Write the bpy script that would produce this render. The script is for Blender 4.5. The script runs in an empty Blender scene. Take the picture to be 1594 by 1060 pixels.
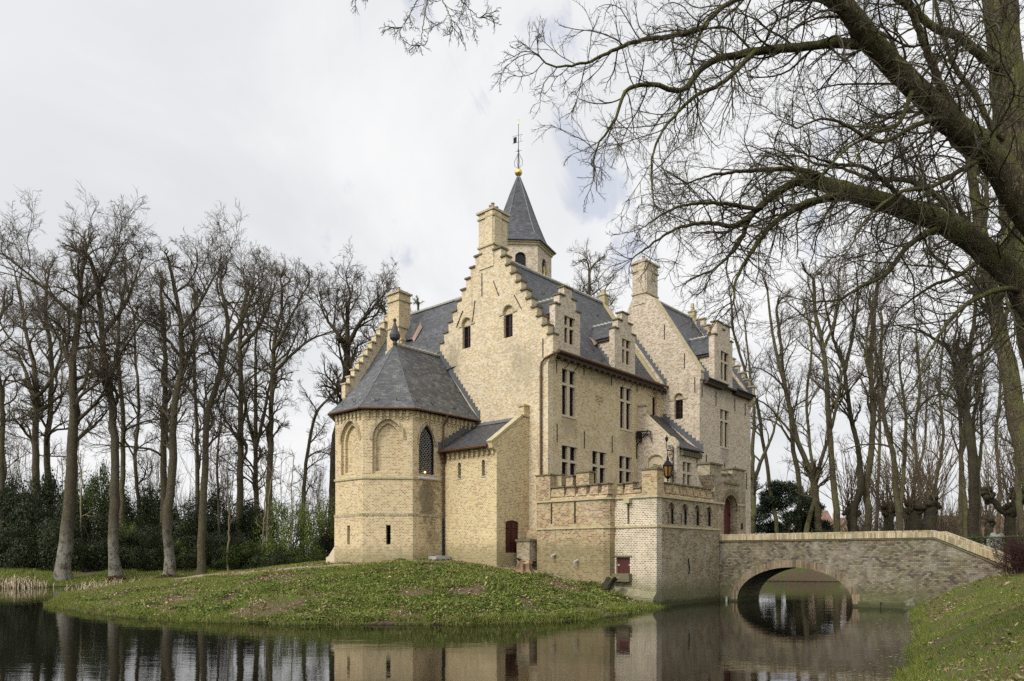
import bpy, bmesh, math, random
import numpy as np
from mathutils import Vector
from mathutils.geometry import tessellate_polygon

random.seed(7)
RNG = np.random.default_rng(11)
scene = bpy.context.scene
COL = scene.collection
PI = math.pi

# ------------------------------------------------------------------ survey: camera and the castle's own axes
FOC, PX0, PY0, EYE = 1154.0, 797.0, 865.0, 2.5
AR = math.radians(41.56)
RX, RY = math.sin(AR), math.cos(AR)          # castle u axis (along the window front)
LX, LY = -math.cos(AR), math.sin(AR)         # castle v axis (along the stepped gable)
CX, CY = 1.99, 40.98                         # corner of the main house
TH = math.atan2(RY, RX)


def c2w(u, v):
    return CX + RX * u + LX * v, CY + RY * u + LY * v


def at(px, py, d):
    return np.array([(px - PX0) / FOC * d, d, EYE + (PY0 - py) / FOC * d])


# ------------------------------------------------------------------ materials
def nodes(name):
    m = bpy.data.materials.new(name)
    m.use_nodes = True
    nt = m.node_tree
    for n in list(nt.nodes):
        nt.nodes.remove(n)
    return m, nt


class G:
    """small helper to write shader graphs"""
    def __init__(s, nt):
        s.nt = nt

    def n(s, t, ins=None, **kw):
        nd = s.nt.nodes.new(t)
        for k, v in kw.items():
            setattr(nd, k, v)
        for k, v in (ins or {}).items():
            sock = nd.inputs[k]
            if isinstance(v, bpy.types.NodeSocket):
                s.nt.links.new(v, sock)
            else:
                sock.default_value = v
        return nd

    def m(s, op, a, b=None, c=None, clamp=False):
        ins = {0: a}
        if b is not None:
            ins[1] = b
        if c is not None:
            ins[2] = c
        nd = s.n('ShaderNodeMath', ins, operation=op)
        nd.use_clamp = clamp
        return nd.outputs[0]

    def v(s, op, a, b=None):
        ins = {0: a}
        if b is not None:
            ins[1] = b
        nd = s.n('ShaderNodeVectorMath', ins, operation=op)
        return nd.outputs['Value'] if op in ('DOT_PRODUCT', 'LENGTH') else nd.outputs[0]

    def noise(s, vec, scale, detail=3, rough=.55, dist=0):
        nd = s.n('ShaderNodeTexNoise', {'Vector': vec, 'Scale': scale, 'Detail': detail, 'Roughness': rough, 'Distortion': dist})
        return nd.outputs['Fac']

    def ramp(s, fac, stops, interp='LINEAR'):
        nd = s.n('ShaderNodeValToRGB', {'Fac': fac})
        cr = nd.color_ramp
        cr.interpolation = interp
        while len(cr.elements) < len(stops):
            cr.elements.new(.5)
        for e, (p, c) in zip(cr.elements, stops):
            e.position = p
            e.color = (c[0], c[1], c[2], 1) if not isinstance(c, float) else (c, c, c, 1)
        return nd.outputs['Color']

    def mix(s, fac, a, b, blend='MIX'):
        nd = s.n('ShaderNodeMix', data_type='RGBA', blend_type=blend)
        for k, v in ((0, fac), (6, a), (7, b)):
            if isinstance(v, bpy.types.NodeSocket):
                s.nt.links.new(v, nd.inputs[k])
            elif k == 0:
                nd.inputs[k].default_value = v
            else:
                nd.inputs[k].default_value = (v[0], v[1], v[2], 1)
        return nd.outputs[2]

    def step(s, x, lo, hi):
        nd = s.n('ShaderNodeMapRange', {0: x, 1: lo, 2: hi, 3: 0.0, 4: 1.0})
        nd.interpolation_type = 'SMOOTHSTEP'
        return nd.outputs[0]

    def out(s, col, rough=.8, bump=None, bs=.3, bd=.02, spec=.3, metal=0., extra=None):
        ins = {'Base Color': col if isinstance(col, bpy.types.NodeSocket) else (*col, 1), 'Roughness': rough, 'Metallic': metal,
               'Specular IOR Level': spec}
        ins.update(extra or {})
        b = s.n('ShaderNodeBsdfPrincipled', ins)
        if bump is not None:
            bn = s.n('ShaderNodeBump', {'Height': bump, 'Strength': bs, 'Distance': bd})
            s.nt.links.new(bn.outputs[0], b.inputs['Normal'])
        o = s.n('ShaderNodeOutputMaterial')
        s.nt.links.new(b.outputs[0], o.inputs[0])
        return b


def masonry_uv(g):
    """metres along and up any flat face, read from its position and direction"""
    geo = g.n('ShaderNodeNewGeometry')
    P, N = geo.outputs['Position'], geo.outputs['True Normal']
    T = g.v('NORMALIZE', g.v('CROSS_PRODUCT', (0, 0, 1), N))
    u = g.v('DOT_PRODUCT', P, T)
    sp = g.n('ShaderNodeSeparateXYZ', {0: P}).outputs
    sn = g.n('ShaderNodeSeparateXYZ', {0: N}).outputs
    nz2 = g.m('MULTIPLY', sn[2], sn[2])
    s = g.m('SQRT', g.m('MAXIMUM', g.m('SUBTRACT', 1.0, nz2), .02))
    return P, u, g.m('DIVIDE', sp[2], s), sp


def courses(g, P, u, v, bw, bh, joint, wob=.004, shift=.5):
    wn = g.n('ShaderNodeTexNoise', {'Vector': P, 'Scale': 2.2, 'Detail': 2.0})
    sc = g.n('ShaderNodeSeparateXYZ', {0: wn.outputs['Color']}).outputs
    u = g.m('ADD', u, g.m('MULTIPLY', g.m('SUBTRACT', sc[0], .5), wob * 4))
    v = g.m('ADD', v, g.m('MULTIPLY', g.m('SUBTRACT', sc[1], .5), wob * 2))
    vr = g.m('DIVIDE', v, bh)
    row = g.m('FLOOR', vr)
    uu = g.m('ADD', g.m('DIVIDE', u, bw), g.m('MULTIPLY', row, shift))
    col = g.m('FLOOR', uu)
    cid = g.n('ShaderNodeCombineXYZ', {0: col, 1: row, 2: 0.0}).outputs[0]
    wnz = g.n('ShaderNodeTexWhiteNoise', {'Vector': cid}, noise_dimensions='2D')
    fx, fy = g.m('FRACT', uu), g.m('FRACT', vr)
    jx = g.m('LESS_THAN', fx, joint / bw)
    jy = g.m('LESS_THAN', fy, joint / bh)
    return wnz.outputs['Value'], g.m('MAXIMUM', jx, jy), wnz.outputs['Color']


def brick(name, pal, mortar, bw=.165, bh=.08, joint=.018, mort_amt=.75, tone=.35, stain_dark=None, green=0., lowgrime=0., tide=False, soot=.42, grey=.42, blotch=None):
    m, nt = nodes(name)
    g = G(nt)
    P, u, v, sp = masonry_uv(g)
    r, j, rc = courses(g, P, u, v, bw, bh, joint)
    n = len(pal)
    col = g.ramp(r, [(i / n, c) for i, c in enumerate(pal)], 'CONSTANT')
    big = g.noise(P, .55, 4, .62)
    mid = g.noise(P, 3.1, 3, .6)
    fine = g.noise(P, 26., 2, .6)
    tmul = g.m('ADD', 1 - tone * .5, g.m('MULTIPLY', g.m('ADD', g.m('MULTIPLY', big, .55), g.m('MULTIPLY', mid, .45)), tone))
    col = g.mix(g.m('MULTIPLY', j, mort_amt), col, mortar)
    if blotch:
        col = g.mix(g.m('MULTIPLY', g.step(g.noise(P, .9, 4, .65), .52, .64), blotch[0]), col, blotch[1])
    cc = g.n('ShaderNodeCombineColor', {0: tmul, 1: tmul, 2: tmul}).outputs[0]
    col = g.mix(1., col, cc, 'MULTIPLY')
    # fine soot streaks and weather
    mp = g.n('ShaderNodeMapping', {'Vector': P, 'Scale': (3.2, 3.2, .32)}).outputs[0]
    st = g.step(g.noise(mp, 1., 5, .7), .56, .76)
    col = g.mix(g.m('MULTIPLY', st, soot), col, (.10, .085, .06))
    # grey weathering and patches of paler repointing
    gw = g.m('MULTIPLY', g.step(g.noise(P, .8, 5, .7, .4), .46, .66), grey)
    col = g.mix(gw, col, g.mix(mid, (.25, .22, .165), (.46, .42, .34)))
    if green:
        gm = g.m('MULTIPLY', g.step(g.noise(P, 1.3, 5, .7), .48, .66), green)
        col = g.mix(gm, col, (.16, .17, .06))
    if lowgrime:
        k = g.m('SUBTRACT', 1.0, g.step(g.m('ADD', sp[2], g.m('MULTIPLY', mid, -1.1)), lowgrime - 1.0, lowgrime + .1))
        col = g.mix(g.m('MULTIPLY', k, .55), col, (.12, .115, .05))
    if stain_dark:
        for (cx, cy, cz, rx, rz, amt, scol) in stain_dark:
            dv = g.v('SUBTRACT', P, (cx, cy, cz))
            dv = g.v('MULTIPLY', dv, (1 / rx, 1 / rx, 1 / rz))
            dd = g.m('ADD', g.v('LENGTH', dv), g.m('MULTIPLY', g.m('SUBTRACT', g.noise(P, 2.6, 5, .75), .5), 2.4))
            k = g.m('SUBTRACT', 1.0, g.step(dd, .35, 1.05))
            col = g.mix(g.m('MULTIPLY', k, amt), col, scol)
    if tide:
        k = g.m('SUBTRACT', 1.0, g.step(g.m('ADD', sp[2], g.m('MULTIPLY', g.noise(P, 2., 4, .7), -.5)), -.12, .12))
        col = g.mix(g.m('MULTIPLY', k, .88), col, (.022, .023, .012))
        k2 = g.m('SUBTRACT', 1.0, g.step(g.m('ADD', sp[2], g.m('MULTIPLY', mid, -1.6)), -.4, .5))
        col = g.mix(g.m('MULTIPLY', k2, .45), col, (.09, .10, .04))
        sal = g.m('MULTIPLY', g.step(g.noise(P, 1.1, 5, .75, .6), .60, .74), .28)
        col = g.mix(sal, col, (.46, .44, .39))
    hgt = g.m('ADD', g.m('MULTIPLY', j, -.7), g.m('MULTIPLY', g.m('ADD', r, fine), .5))
    g.out(col, .88, hgt, .55, .012, .2)
    return m


def slate(name, pal, bw=.2, bh=.11, gap=.016, moss=0.):
    m, nt = nodes(name)
    g = G(nt)
    P, u, v, sp = masonry_uv(g)
    r, j, rc = courses(g, P, u, v, bw, bh, gap, .004)
    n = len(pal)
    col = g.ramp(r, [(i / n, c) for i, c in enumerate(pal)], 'CONSTANT')
    col = g.mix(g.m('MULTIPLY', j, .62), col, (.012, .012, .014))
    big = g.noise(P, .7, 4, .65)
    st = g.noise(g.n('ShaderNodeMapping', {'Vector': P, 'Scale': (2.6, 2.6, .35)}).outputs[0], 1., 4, .65)
    t = g.m('ADD', .42, g.m('ADD', g.m('MULTIPLY', big, .62), g.m('MULTIPLY', st, .55)))
    cc = g.n('ShaderNodeCombineColor', {0: t, 1: t, 2: t}).outputs[0]
    col = g.mix(1., col, cc, 'MULTIPLY')
    lich = g.m('MULTIPLY', g.step(g.noise(P, 5., 4, .7), .60, .74), .30)
    col = g.mix(lich, col, (.26, .26, .22))
    if moss:
        col = g.mix(g.m('MULTIPLY', g.step(g.noise(P, 1.1, 5, .7), .5, .7), moss), col, (.05, .05, .03))
    g.out(col, .55, g.m('ADD', g.m('MULTIPLY', j, -1.), g.m('MULTIPLY', r, .5)), .5, .012, .45)
    return m


def plain(name, col, rough=.7, var=.25, scale=6., metal=0., spec=.3, bump=.2, second=None, amt=.5):
    m, nt = nodes(name)
    g = G(nt)
    P = g.n('ShaderNodeNewGeometry').outputs['Position']
    nz = g.noise(P, scale, 4, .65)
    t = g.m('ADD', 1 - var, g.m('MULTIPLY', nz, 2 * var))
    cc = g.n('ShaderNodeCombineColor', {0: t, 1: t, 2: t}).outputs[0]
    c = g.mix(1., col, cc, 'MULTIPLY')
    if second:
        c = g.mix(g.m('MULTIPLY', g.step(g.noise(P, scale * .7, 5, .7), .47, .62), amt), c, second)
    g.out(c, rough, nz, bump, .02, spec, metal)
    return m


def planks(name, col):
    m, nt = nodes(name)
    g = G(nt)
    P, u, v, sp = masonry_uv(g)
    q = g.m('DIVIDE', u, .13)
    cid = g.n('ShaderNodeTexWhiteNoise', {'W': g.m('FLOOR', q)}, noise_dimensions='1D').outputs['Value']
    j = g.m('LESS_THAN', g.m('FRACT', q), .1)
    c = g.mix(cid, [x * .8 for x in col], [x * 1.25 for x in col])
    c = g.mix(g.m('MULTIPLY', j, .7), c, (.01, .006, .005))
    g.out(c, .5, g.m('MULTIPLY', j, -1.), .5, .01, .35)
    return m


def bark(name, base, green, gam=.6, pale=0., palez=6.):
    m, nt = nodes(name)
    g = G(nt)
    tc = g.n('ShaderNodeNewGeometry').outputs['Position']
    sp = g.n('ShaderNodeSeparateXYZ', {0: tc}).outputs
    mp = g.n('ShaderNodeMapping', {'Vector': tc, 'Scale': (9, 9, 2.2)}).outputs[0]
    n0 = g.noise(mp, 1.6, 6, .72)
    rdg = g.m('ABSOLUTE', g.m('SUBTRACT', g.noise(mp, 2.6, 4, .6, 1.2), .5))
    nz = g.m('ADD', g.m('MULTIPLY', n0, .6), g.m('MULTIPLY', rdg, 2.2))
    c = g.mix(g.step(nz, .2, .85), [x * .28 for x in base], [x * 1.75 for x in base])
    nzz = g.n('ShaderNodeSeparateXYZ', {0: g.n('ShaderNodeNewGeometry').outputs['True Normal']}).outputs[2]
    gm = g.m('MULTIPLY', g.step(g.m('ADD', g.noise(tc, 1.6, 5, .7), g.m('MULTIPLY', nzz, .12)), .42, .64), gam)
    c = g.mix(gm, c, green)
    if pale:
        k = g.m('MULTIPLY', g.step(g.noise(tc, 1.7, 5, .75), .40, .54), g.m('SUBTRACT', 1., g.step(sp[2], palez * .4, palez)))
        c = g.mix(g.m('MULTIPLY', k, pale), c, (.33, .32, .27))
    g.out(c, .9, nz, 1., .06, .12)
    return m


def leafmat(name, stops, rough=.55, trans=.25, spec=.35):
    m, nt = nodes(name)
    g = G(nt)
    geo = g.n('ShaderNodeNewGeometry')
    c = g.ramp(geo.outputs['Random Per Island'], stops)
    P = geo.outputs['Position']
    t = g.m('ADD', .65, g.m('MULTIPLY', g.noise(P, .8, 3), .7))
    cc = g.n('ShaderNodeCombineColor', {0: t, 1: t, 2: t}).outputs[0]
    c = g.mix(1., c, cc, 'MULTIPLY')
    b = g.n('ShaderNodeBsdfPrincipled', {'Base Color': c, 'Roughness': rough, 'Specular IOR Level': spec})
    tr = g.n('ShaderNodeBsdfTranslucent', {'Color': c})
    mx = g.n('ShaderNodeMixShader', {0: trans, 1: b.outputs[0], 2: tr.outputs[0]})
    o = g.n('ShaderNodeOutputMaterial')
    nt.links.new(mx.outputs[0], o.inputs[0])
    return m


def wpos(u, v, z):
    x, y = c2w(u, v)
    return x, y, z


M = {}
M['gable'] = brick('pale_brick', [(0.522, 0.423, 0.261), (0.468, 0.36, 0.207), (0.54, 0.468, 0.333), (0.369, 0.27, 0.158), (0.504, 0.414, 0.279), (0.495, 0.36, 0.18), (0.558, 0.486, 0.36), (0.405, 0.302, 0.18)], (.69, .61, .45), mort_amt=.85, tone=.5, joint=.018, grey=.22, lowgrime=3.5, stain_dark=[wpos(0, 7.6, 14.6) + (.9, 1.6, .5, (.17, .15, .11)), wpos(0, 1.9, 13.2) + (1.4, 1.6, .4, (.20, .18, .13))])
M['yellow'] = brick('yellow_brick', [(0.502, 0.4, 0.233), (0.465, 0.363, 0.205), (0.53, 0.428, 0.26), (0.456, 0.344, 0.186), (0.512, 0.409, 0.233), (0.539, 0.446, 0.288), (0.372, 0.27, 0.149), (0.493, 0.391, 0.223)], (.55, .47, .32), tone=.5, joint=.014, mort_amt=.5, blotch=(.5, (.58, .51, .38)), grey=.14, soot=.3, stain_dark=[wpos(1.9, 0, 10.0) + (.9, .8, .5, (.24, .20, .13)), wpos(7.9, 0, 9.9) + (.9, .9, .5, (.24, .20, .13)), wpos(5., 0, 13.2) + (3., .55, .55, (.20, .17, .12)), wpos(5, 0, 6.0) + (4.5, .8, .5, (.22, .19, .13))])  # includes one broad darker patch on the wall just below the eaves
M['wing'] = brick('pink_grey_brick', [(0.466, 0.387, 0.273), (0.44, 0.352, 0.246), (0.51, 0.44, 0.343), (0.299, 0.22, 0.154), (0.458, 0.378, 0.282), (0.422, 0.317, 0.211), (0.528, 0.466, 0.378), (0.317, 0.22, 0.15)], (.67, .60, .48), mort_amt=.85, tone=.5, joint=.018, grey=.34, stain_dark=[wpos(16, -2.78, 9.4) + (1., .9, .5, (.2, .18, .14)), wpos(15.5, -2.78, 13.6) + (4., .6, .5, (.2, .18, .14))])  # the wider patch darkens the wall top below the gutter
cs = [wpos(-3.9, 5.56, 5.6) + (1.0, 1.9, .72, (.07, .06, .045)), wpos(-3.6, 5.56, 3.6) + (.8, 1.1, .45, (.10, .085, .06))]
M['chapel'] = brick('chapel_brick', [(0.464, 0.361, 0.181), (0.43, 0.318, 0.146), (0.49, 0.387, 0.215), (0.344, 0.224, 0.103), (0.456, 0.344, 0.172), (0.413, 0.292, 0.138), (0.482, 0.387, 0.224), (0.284, 0.181, 0.095)], (.72, .63, .46), bw=.165, bh=.085, joint=.021, mort_amt=.85, tone=.3, stain_dark=cs, lowgrime=2.75, grey=.12, soot=.35)
M['annex'] = brick('annex_brick', [(0.493, 0.387, 0.185), (0.449, 0.334, 0.15), (0.51, 0.414, 0.22), (0.361, 0.246, 0.114), (0.475, 0.37, 0.176), (0.44, 0.317, 0.141), (0.502, 0.405, 0.229), (0.326, 0.211, 0.106)], (.73, .64, .46), bw=.165, bh=.085, joint=.02, mort_amt=.8, tone=.3, lowgrime=2.95, grey=.1, soot=.3)
M['bastion'] = brick('weathered_orange_brick', [(0.36, 0.248, 0.122), (0.297, 0.176, 0.081), (0.396, 0.293, 0.153), (0.207, 0.113, 0.059), (0.36, 0.27, 0.144), (0.297, 0.162, 0.077), (0.423, 0.333, 0.198), (0.171, 0.104, 0.063)], (.46, .40, .29), bw=.18, bh=.088, joint=.022, mort_amt=.8, tone=.6, green=.3, lowgrime=3.1, blotch=(.25, (.46, .38, .21)), grey=.25, soot=.5)
M['bastion2'] = brick('weathered_grey_brick', [(.27, .215, .13), (.23, .175, .10), (.31, .25, .16), (.17, .12, .07), (.27, .215, .135), (.22, .15, .09), (.33, .28, .195), (.13, .095, .065)], (.34, .30, .22), bw=.17, bh=.08, joint=.017, mort_amt=.6, tone=.6, green=.3, lowgrime=1.0, tide=True, blotch=(.4, (.44, .39, .29)))
M['white_joint'] = brick('white_jointed_brick', [(0.37, 0.282, 0.167), (0.334, 0.238, 0.132), (0.422, 0.343, 0.22), (0.238, 0.158, 0.097), (0.396, 0.317, 0.194), (0.317, 0.22, 0.123)], (.74, .69, .58), bw=.18, bh=.09, joint=.028, mort_amt=.9, tone=.5, green=.25, lowgrime=1.3, tide=True)
M['bridge'] = brick('bridge_brick', [(.175, .145, .098), (.145, .116, .076), (.205, .172, .115), (.095, .078, .057), (.165, .135, .088), (.13, .10, .068), (.23, .20, .145), (.062, .053, .046)], (.085, .07, .05), bw=.17, bh=.085, joint=.02, mort_amt=.8, tone=.6, green=.2, lowgrime=.6, tide=True, blotch=(.22, (.30, .275, .22)))
M['coping_brick'] = brick('coping_brick', [(.44, .36, .22), (.38, .30, .17), (.50, .42, .28), (.27, .20, .12), (.46, .38, .25), (.36, .28, .16)], (.22, .18, .13), bw=.085, bh=.6, joint=.016, mort_amt=.7, tone=.6, green=.5, soot=.55)
M['ring'] = brick('arch_brick', [(.20, .155, .10), (.165, .12, .075), (.24, .19, .115), (.11, .085, .058), (.185, .14, .088)], (.11, .09, .07), bw=.09, bh=.6, joint=.016, tone=.5, green=.2)
M['slate'] = slate('blue_slate', [(.050, .052, .059), (.064, .066, .073), (.040, .042, .048), (.088, .088, .090), (.056, .058, .063), (.044, .046, .052), (.060, .058, .055), (.030, .031, .036)], bw=.24, bh=.14, gap=.024)
M['slate2'] = slate('chapel_slate', [(.074, .076, .078), (.092, .093, .093), (.058, .060, .063), (.120, .119, .112), (.080, .081, .081), (.066, .062, .056), (.046, .047, .050)], bw=.26, bh=.15, gap=.026, moss=.2)
M['slate3'] = slate('dark_slate', [(.036, .036, .038), (.046, .046, .048), (.028, .028, .03), (.056, .055, .054)], bw=.2, bh=.13, moss=.3)
M['stone'] = plain('window_stone', (.47, .40, .29), .8, .18, 5)
M['capstone'] = plain('mossy_cap_stone', (.135, .115, .07), .9, .4, 7, second=(.12, .125, .05), amt=.7)
M['ledge'] = plain('ledge_stone', (.42, .36, .22), .9, .3, 5, second=(.2, .2, .1), amt=.4)
M['lead'] = plain('lead_flashing', (.11, .115, .125), .5, .3, 5, metal=.3)
M['ridge'] = plain('ridge_mortar', (.34, .33, .29), .8, .35, 9, second=(.12, .12, .11), amt=.5)
M['copper'] = plain('brown_copper', (.115, .062, .038), .45, .3, 4, metal=.5)
M['copper_new'] = plain('pale_copper', (.25, .165, .125), .5, .2, 6, metal=.4)
M['iron'] = plain('black_iron', (.016, .016, .017), .5, .3, 8, metal=.5)
M['redwood'] = plain('red_brown_frame', (.058, .020, .015), .45, .2, 9)
M['door'] = planks('dark_red_planks', (.062, .014, .010))
M['gold'] = plain('gilded_ball', (.72, .52, .14), .3, .08, 5, metal=.9)
M['pot'] = plain('chimney_pot', (.28, .20, .12), .85, .35, 8, second=(.12, .1, .07))
M['timber'] = plain('eaves_timber', (.055, .035, .024), .7, .3, 6)
M['niche'] = plain('niche_stone', (.50, .42, .29), .85, .2, 7, bump=.5)
M['amber'] = plain('amber_glass', (.30, .145, .025), .3, .15, 6)
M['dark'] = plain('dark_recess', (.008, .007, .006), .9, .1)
M['greystone'] = plain('grey_sill_stone', (.36, .35, .33), .8, .2, 6)
m, nt = nodes('window_glass'); g = G(nt)
geo = g.n('ShaderNodeNewGeometry')
g.out((.008, .008, .009), .08, g.noise(geo.outputs['Position'], 2.5, 2), .06, .02, .22)
M['glass'] = m
m, nt = nodes('leaded_glass'); g = G(nt)
P, u, v, sp = masonry_uv(g)
def _hexlead():
    s = .21
    a = g.m('DIVIDE', u, s); b = g.m('DIVIDE', v, s)
    d1 = g.m('ABSOLUTE', g.m('SUBTRACT', g.m('FRACT', g.m('ADD', a, b)), .5))
    d2 = g.m('ABSOLUTE', g.m('SUBTRACT', g.m('FRACT', g.m('SUBTRACT', a, b)), .5))
    d3 = g.m('ABSOLUTE', g.m('SUBTRACT', g.m('FRACT', g.m('MULTIPLY', a, 2.)), .5))
    k = g.m('MAXIMUM', g.m('MULTIPLY', g.m('LESS_THAN', d1, .07), g.m('GREATER_THAN', d2, .16)), g.m('MULTIPLY', g.m('LESS_THAN', d2, .07), g.m('GREATER_THAN', d1, .16)))
    return k
kk = _hexlead()
g.out(g.mix(kk, (.006, .006, .006), (.42, .42, .40)), .3, None, spec=.4)
M['leaded'] = m

# ------------------------------------------------------------------ mesh builder
class MB:
    def __init__(s):
        s.v, s.f = [], []

    def add(s, vs, fs):
        b = len(s.v)
        s.v += [tuple(x) for x in vs]
        s.f += [tuple(b + i for i in f) for f in fs]
        return s

    def box(s, u0, u1, v0, v1, z0, z1):
        return s.add([(u0, v0, z0), (u1, v0, z0), (u1, v1, z0), (u0, v1, z0), (u0, v0, z1), (u1, v0, z1), (u1, v1, z1), (u0, v1, z1)],
                     [(0, 3, 2, 1), (4, 5, 6, 7), (0, 1, 5, 4), (1, 2, 6, 5), (2, 3, 7, 6), (3, 0, 4, 7)])

    def prism(s, fr, outer, holes=(), d0=0., d1=.45, front=True, back=True):
        loops = [list(outer)] + [list(h) for h in holes]
        flat = [p for l in loops for p in l]
        tris = tessellate_polygon([[Vector((p[0], p[1], 0)) for p in l] for l in loops])
        n = len(flat)
        vs = [fr(p[0], p[1], d0) for p in flat] + [fr(p[0], p[1], d1) for p in flat]
        fs = []
        if front:
            fs += [tuple(t) for t in tris]
        if back:
            fs += [tuple(n + i for i in reversed(t)) for t in tris]
        b = 0
        for l in loops:
            k = len(l)
            for i in range(k):
                j = (i + 1) % k
                fs.append((b + i, b + j, n + b + j, n + b + i))
            b += k
        return s.add(vs, fs)

    def tube(s, path, r, n=6, cap=True):
        P = [Vector(p) for p in path]
        rs = r if isinstance(r, (list, tuple)) else [r] * len(P)
        vs, fs = [], []
        for i, p in enumerate(P):
            t = (P[min(i + 1, len(P) - 1)] - P[max(i - 1, 0)]).normalized()
            ref = Vector((0, 0, 1)) if abs(t.z) < .8 else Vector((1, 0, 0))
            a = t.cross(ref).normalized()
            b = t.cross(a)
            for k in range(n):
                w = 2 * PI * k / n
                vs.append(p + (a * math.cos(w) + b * math.sin(w)) * rs[i])
        for i in range(len(P) - 1):
            for k in range(n):
                fs.append((i * n + k, i * n + (k + 1) % n, (i + 1) * n + (k + 1) % n, (i + 1) * n + k))
        if cap:
            fs.append(tuple(range(n)))
            fs.append(tuple((len(P) - 1) * n + k for k in reversed(range(n))))
        return s.add(vs, fs)

    def lathe(s, c, prof, n=12, phase=0., cap=True):
        vs, fs = [], []
        for (r, z) in prof:
            for k in range(n):
                w = 2 * PI * k / n + phase
                vs.append((c[0] + r * math.cos(w), c[1] + r * math.sin(w), z))
        for i in range(len(prof) - 1):
            for k in range(n):
                fs.append((i * n + k, i * n + (k + 1) % n, (i + 1) * n + (k + 1) % n, (i + 1) * n + k))
        if cap:
            fs.append(tuple(reversed(range(n))))
            fs.append(tuple((len(prof) - 1) * n + k for k in range(n)))
        return s.add(vs, fs)

    def slab(s, pts, th):
        """a sheet with thickness, hung below the given polygon"""
        n = len(pts)
        a, b, c = Vector(pts[0]), Vector(pts[1]), Vector(pts[2])
        nn = (b - a).cross(c - a).normalized()
        if nn.z < 0:
            nn = -nn
        vs = [Vector(p) for p in pts] + [Vector(p) - nn * th for p in pts]
        fs = [tuple(range(n)), tuple(n + i for i in reversed(range(n)))]
        for i in range(n):
            j = (i + 1) % n
            fs.append((i, j, n + j, n + i))
        return s.add(vs, fs)


def fr(o, sd, nd):
    return lambda a, z, d: (o[0] + sd[0] * a + nd[0] * d, o[1] + sd[1] * a + nd[1] * d, z)


def FV(v0):
    return fr((0, v0), (1, 0), (0, 1))


def FU(u0):
    return fr((u0, 0), (0, 1), (1, 0))


def rect(a0, a1, z0, z1):
    return [(a0, z0), (a1, z0), (a1, z1), (a0, z1)]


def arch(a0, a1, z0, zs, zt, n=8, pointed=False):
    """opening with vertical sides from z0 to the spring zs and a round or pointed head to zt"""
    c = (a0 + a1) / 2
    w = (a1 - a0) / 2
    h = zt - zs
    pts = [(a0, z0), (a1, z0)]
    if pointed:
        # two arcs
        R = (w * w + h * h) / (2 * w)
        th = math.asin(min(1, h / R))
        for i in range(n + 1):
            t = th * i / n
            pts.append((a1 - R + R * math.cos(t), zs + R * math.sin(t)))
        for i in range(n - 1, -1, -1):
            t = th * i / n
            pts.append((a0 + R - R * math.cos(t), zs + R * math.sin(t)))
    else:
        for i in range(2 * n + 1):
            t = PI * i / (2 * n)
            pts.append((c + w * math.cos(t), zs + h * math.sin(t)))
    return pts


def mesh_obj(name, v, f, mat, parent=None, smooth=False, recalc=True):
    me = bpy.data.meshes.new(name)
    me.from_pydata(v, [], f)
    if recalc:
        bm = bmesh.new()
        bm.from_mesh(me)
        bmesh.ops.recalc_face_normals(bm, faces=bm.faces)
        bm.to_mesh(me)
        bm.free()
    if smooth:
        me.shade_smooth()
    me.materials.append(mat)
    o = bpy.data.objects.new(name, me)
    COL.objects.link(o)
    if parent:
        o.parent = parent
    return o


def tag(o, label, cat=None, group=None, kind=None):
    if label:
        o['label'] = label
    if cat:
        o['category'] = cat
    if group:
        o['group'] = group
    if kind:
        o['kind'] = kind
    return o


class Thing:
    """an Empty at the thing's base, in castle axes, that parents its parts"""
    def __init__(s, name, label, cat, org, group=None, castle=True):
        s.o = org
        e = bpy.data.objects.new(name, None)
        COL.objects.link(e)
        if castle:
            x, y = c2w(org[0], org[1])
            e.location = (x, y, org[2])
            e.rotation_euler = (0, 0, TH)
        else:
            e.location = org
        tag(e, label, cat, group)
        s.e = e

    def part(s, mb, name, mat, parent=None, smooth=False, label=None):
        o = s.o
        v = [(a - o[0], b - o[1], c - o[2]) for a, b, c in mb.v]
        ob = mesh_obj(name, v, mb.f, M[mat] if isinstance(mat, str) else mat, parent or s.e, smooth)
        if label:
            ob['label'] = label
        return ob


def step_outline(c, base, z0=20.48, n=11, dz=.578, h0=.74, dh=.387, shaft=None, skip_left=0, skip_right=0):
    """crow-stepped outline up both sides of a gable; base = z of the wall foot"""
    R = []
    for k in range(n - 1, -1, -1):
        zk = z0 - dz * k
        out = h0 + dh * k + .32
        R.append((out, zk - dz if k < n - 1 else zk - .95))
        R.append((out, zk))
    right = [(c - 4.57, base), (c - 4.57, z0 - dz * (n - 1) - 1.5)] + [(c - a, z) for a, z in R]
    left = [(c + a, z) for a, z in reversed(R)] + [(c + 4.57, z0 - dz * (n - 1) - 1.5), (c + 4.57, base)]
    return right + left


def step_caps(T, mat, frame, c, z0=20.48, n=11, dz=.578, h0=.74, dh=.387, d0=-.1, d1=.5, th=.1, sides=(-1, 1), first=0, parent=None):
    for k in range(first, n):
        zk = z0 - dz * k
        for sgn in sides:
            mb = MB()
            a0 = h0 + dh * k - dh + .30 if k else .42
            a1 = h0 + dh * k + .38
            lo, hi = sorted((c + sgn * a0, c + sgn * a1))
            mb.prism(frame, rect(lo, hi, zk + .001, zk + th), (), d0, d1)
            T.part(mb, 'step_cap', mat, parent)


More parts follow.
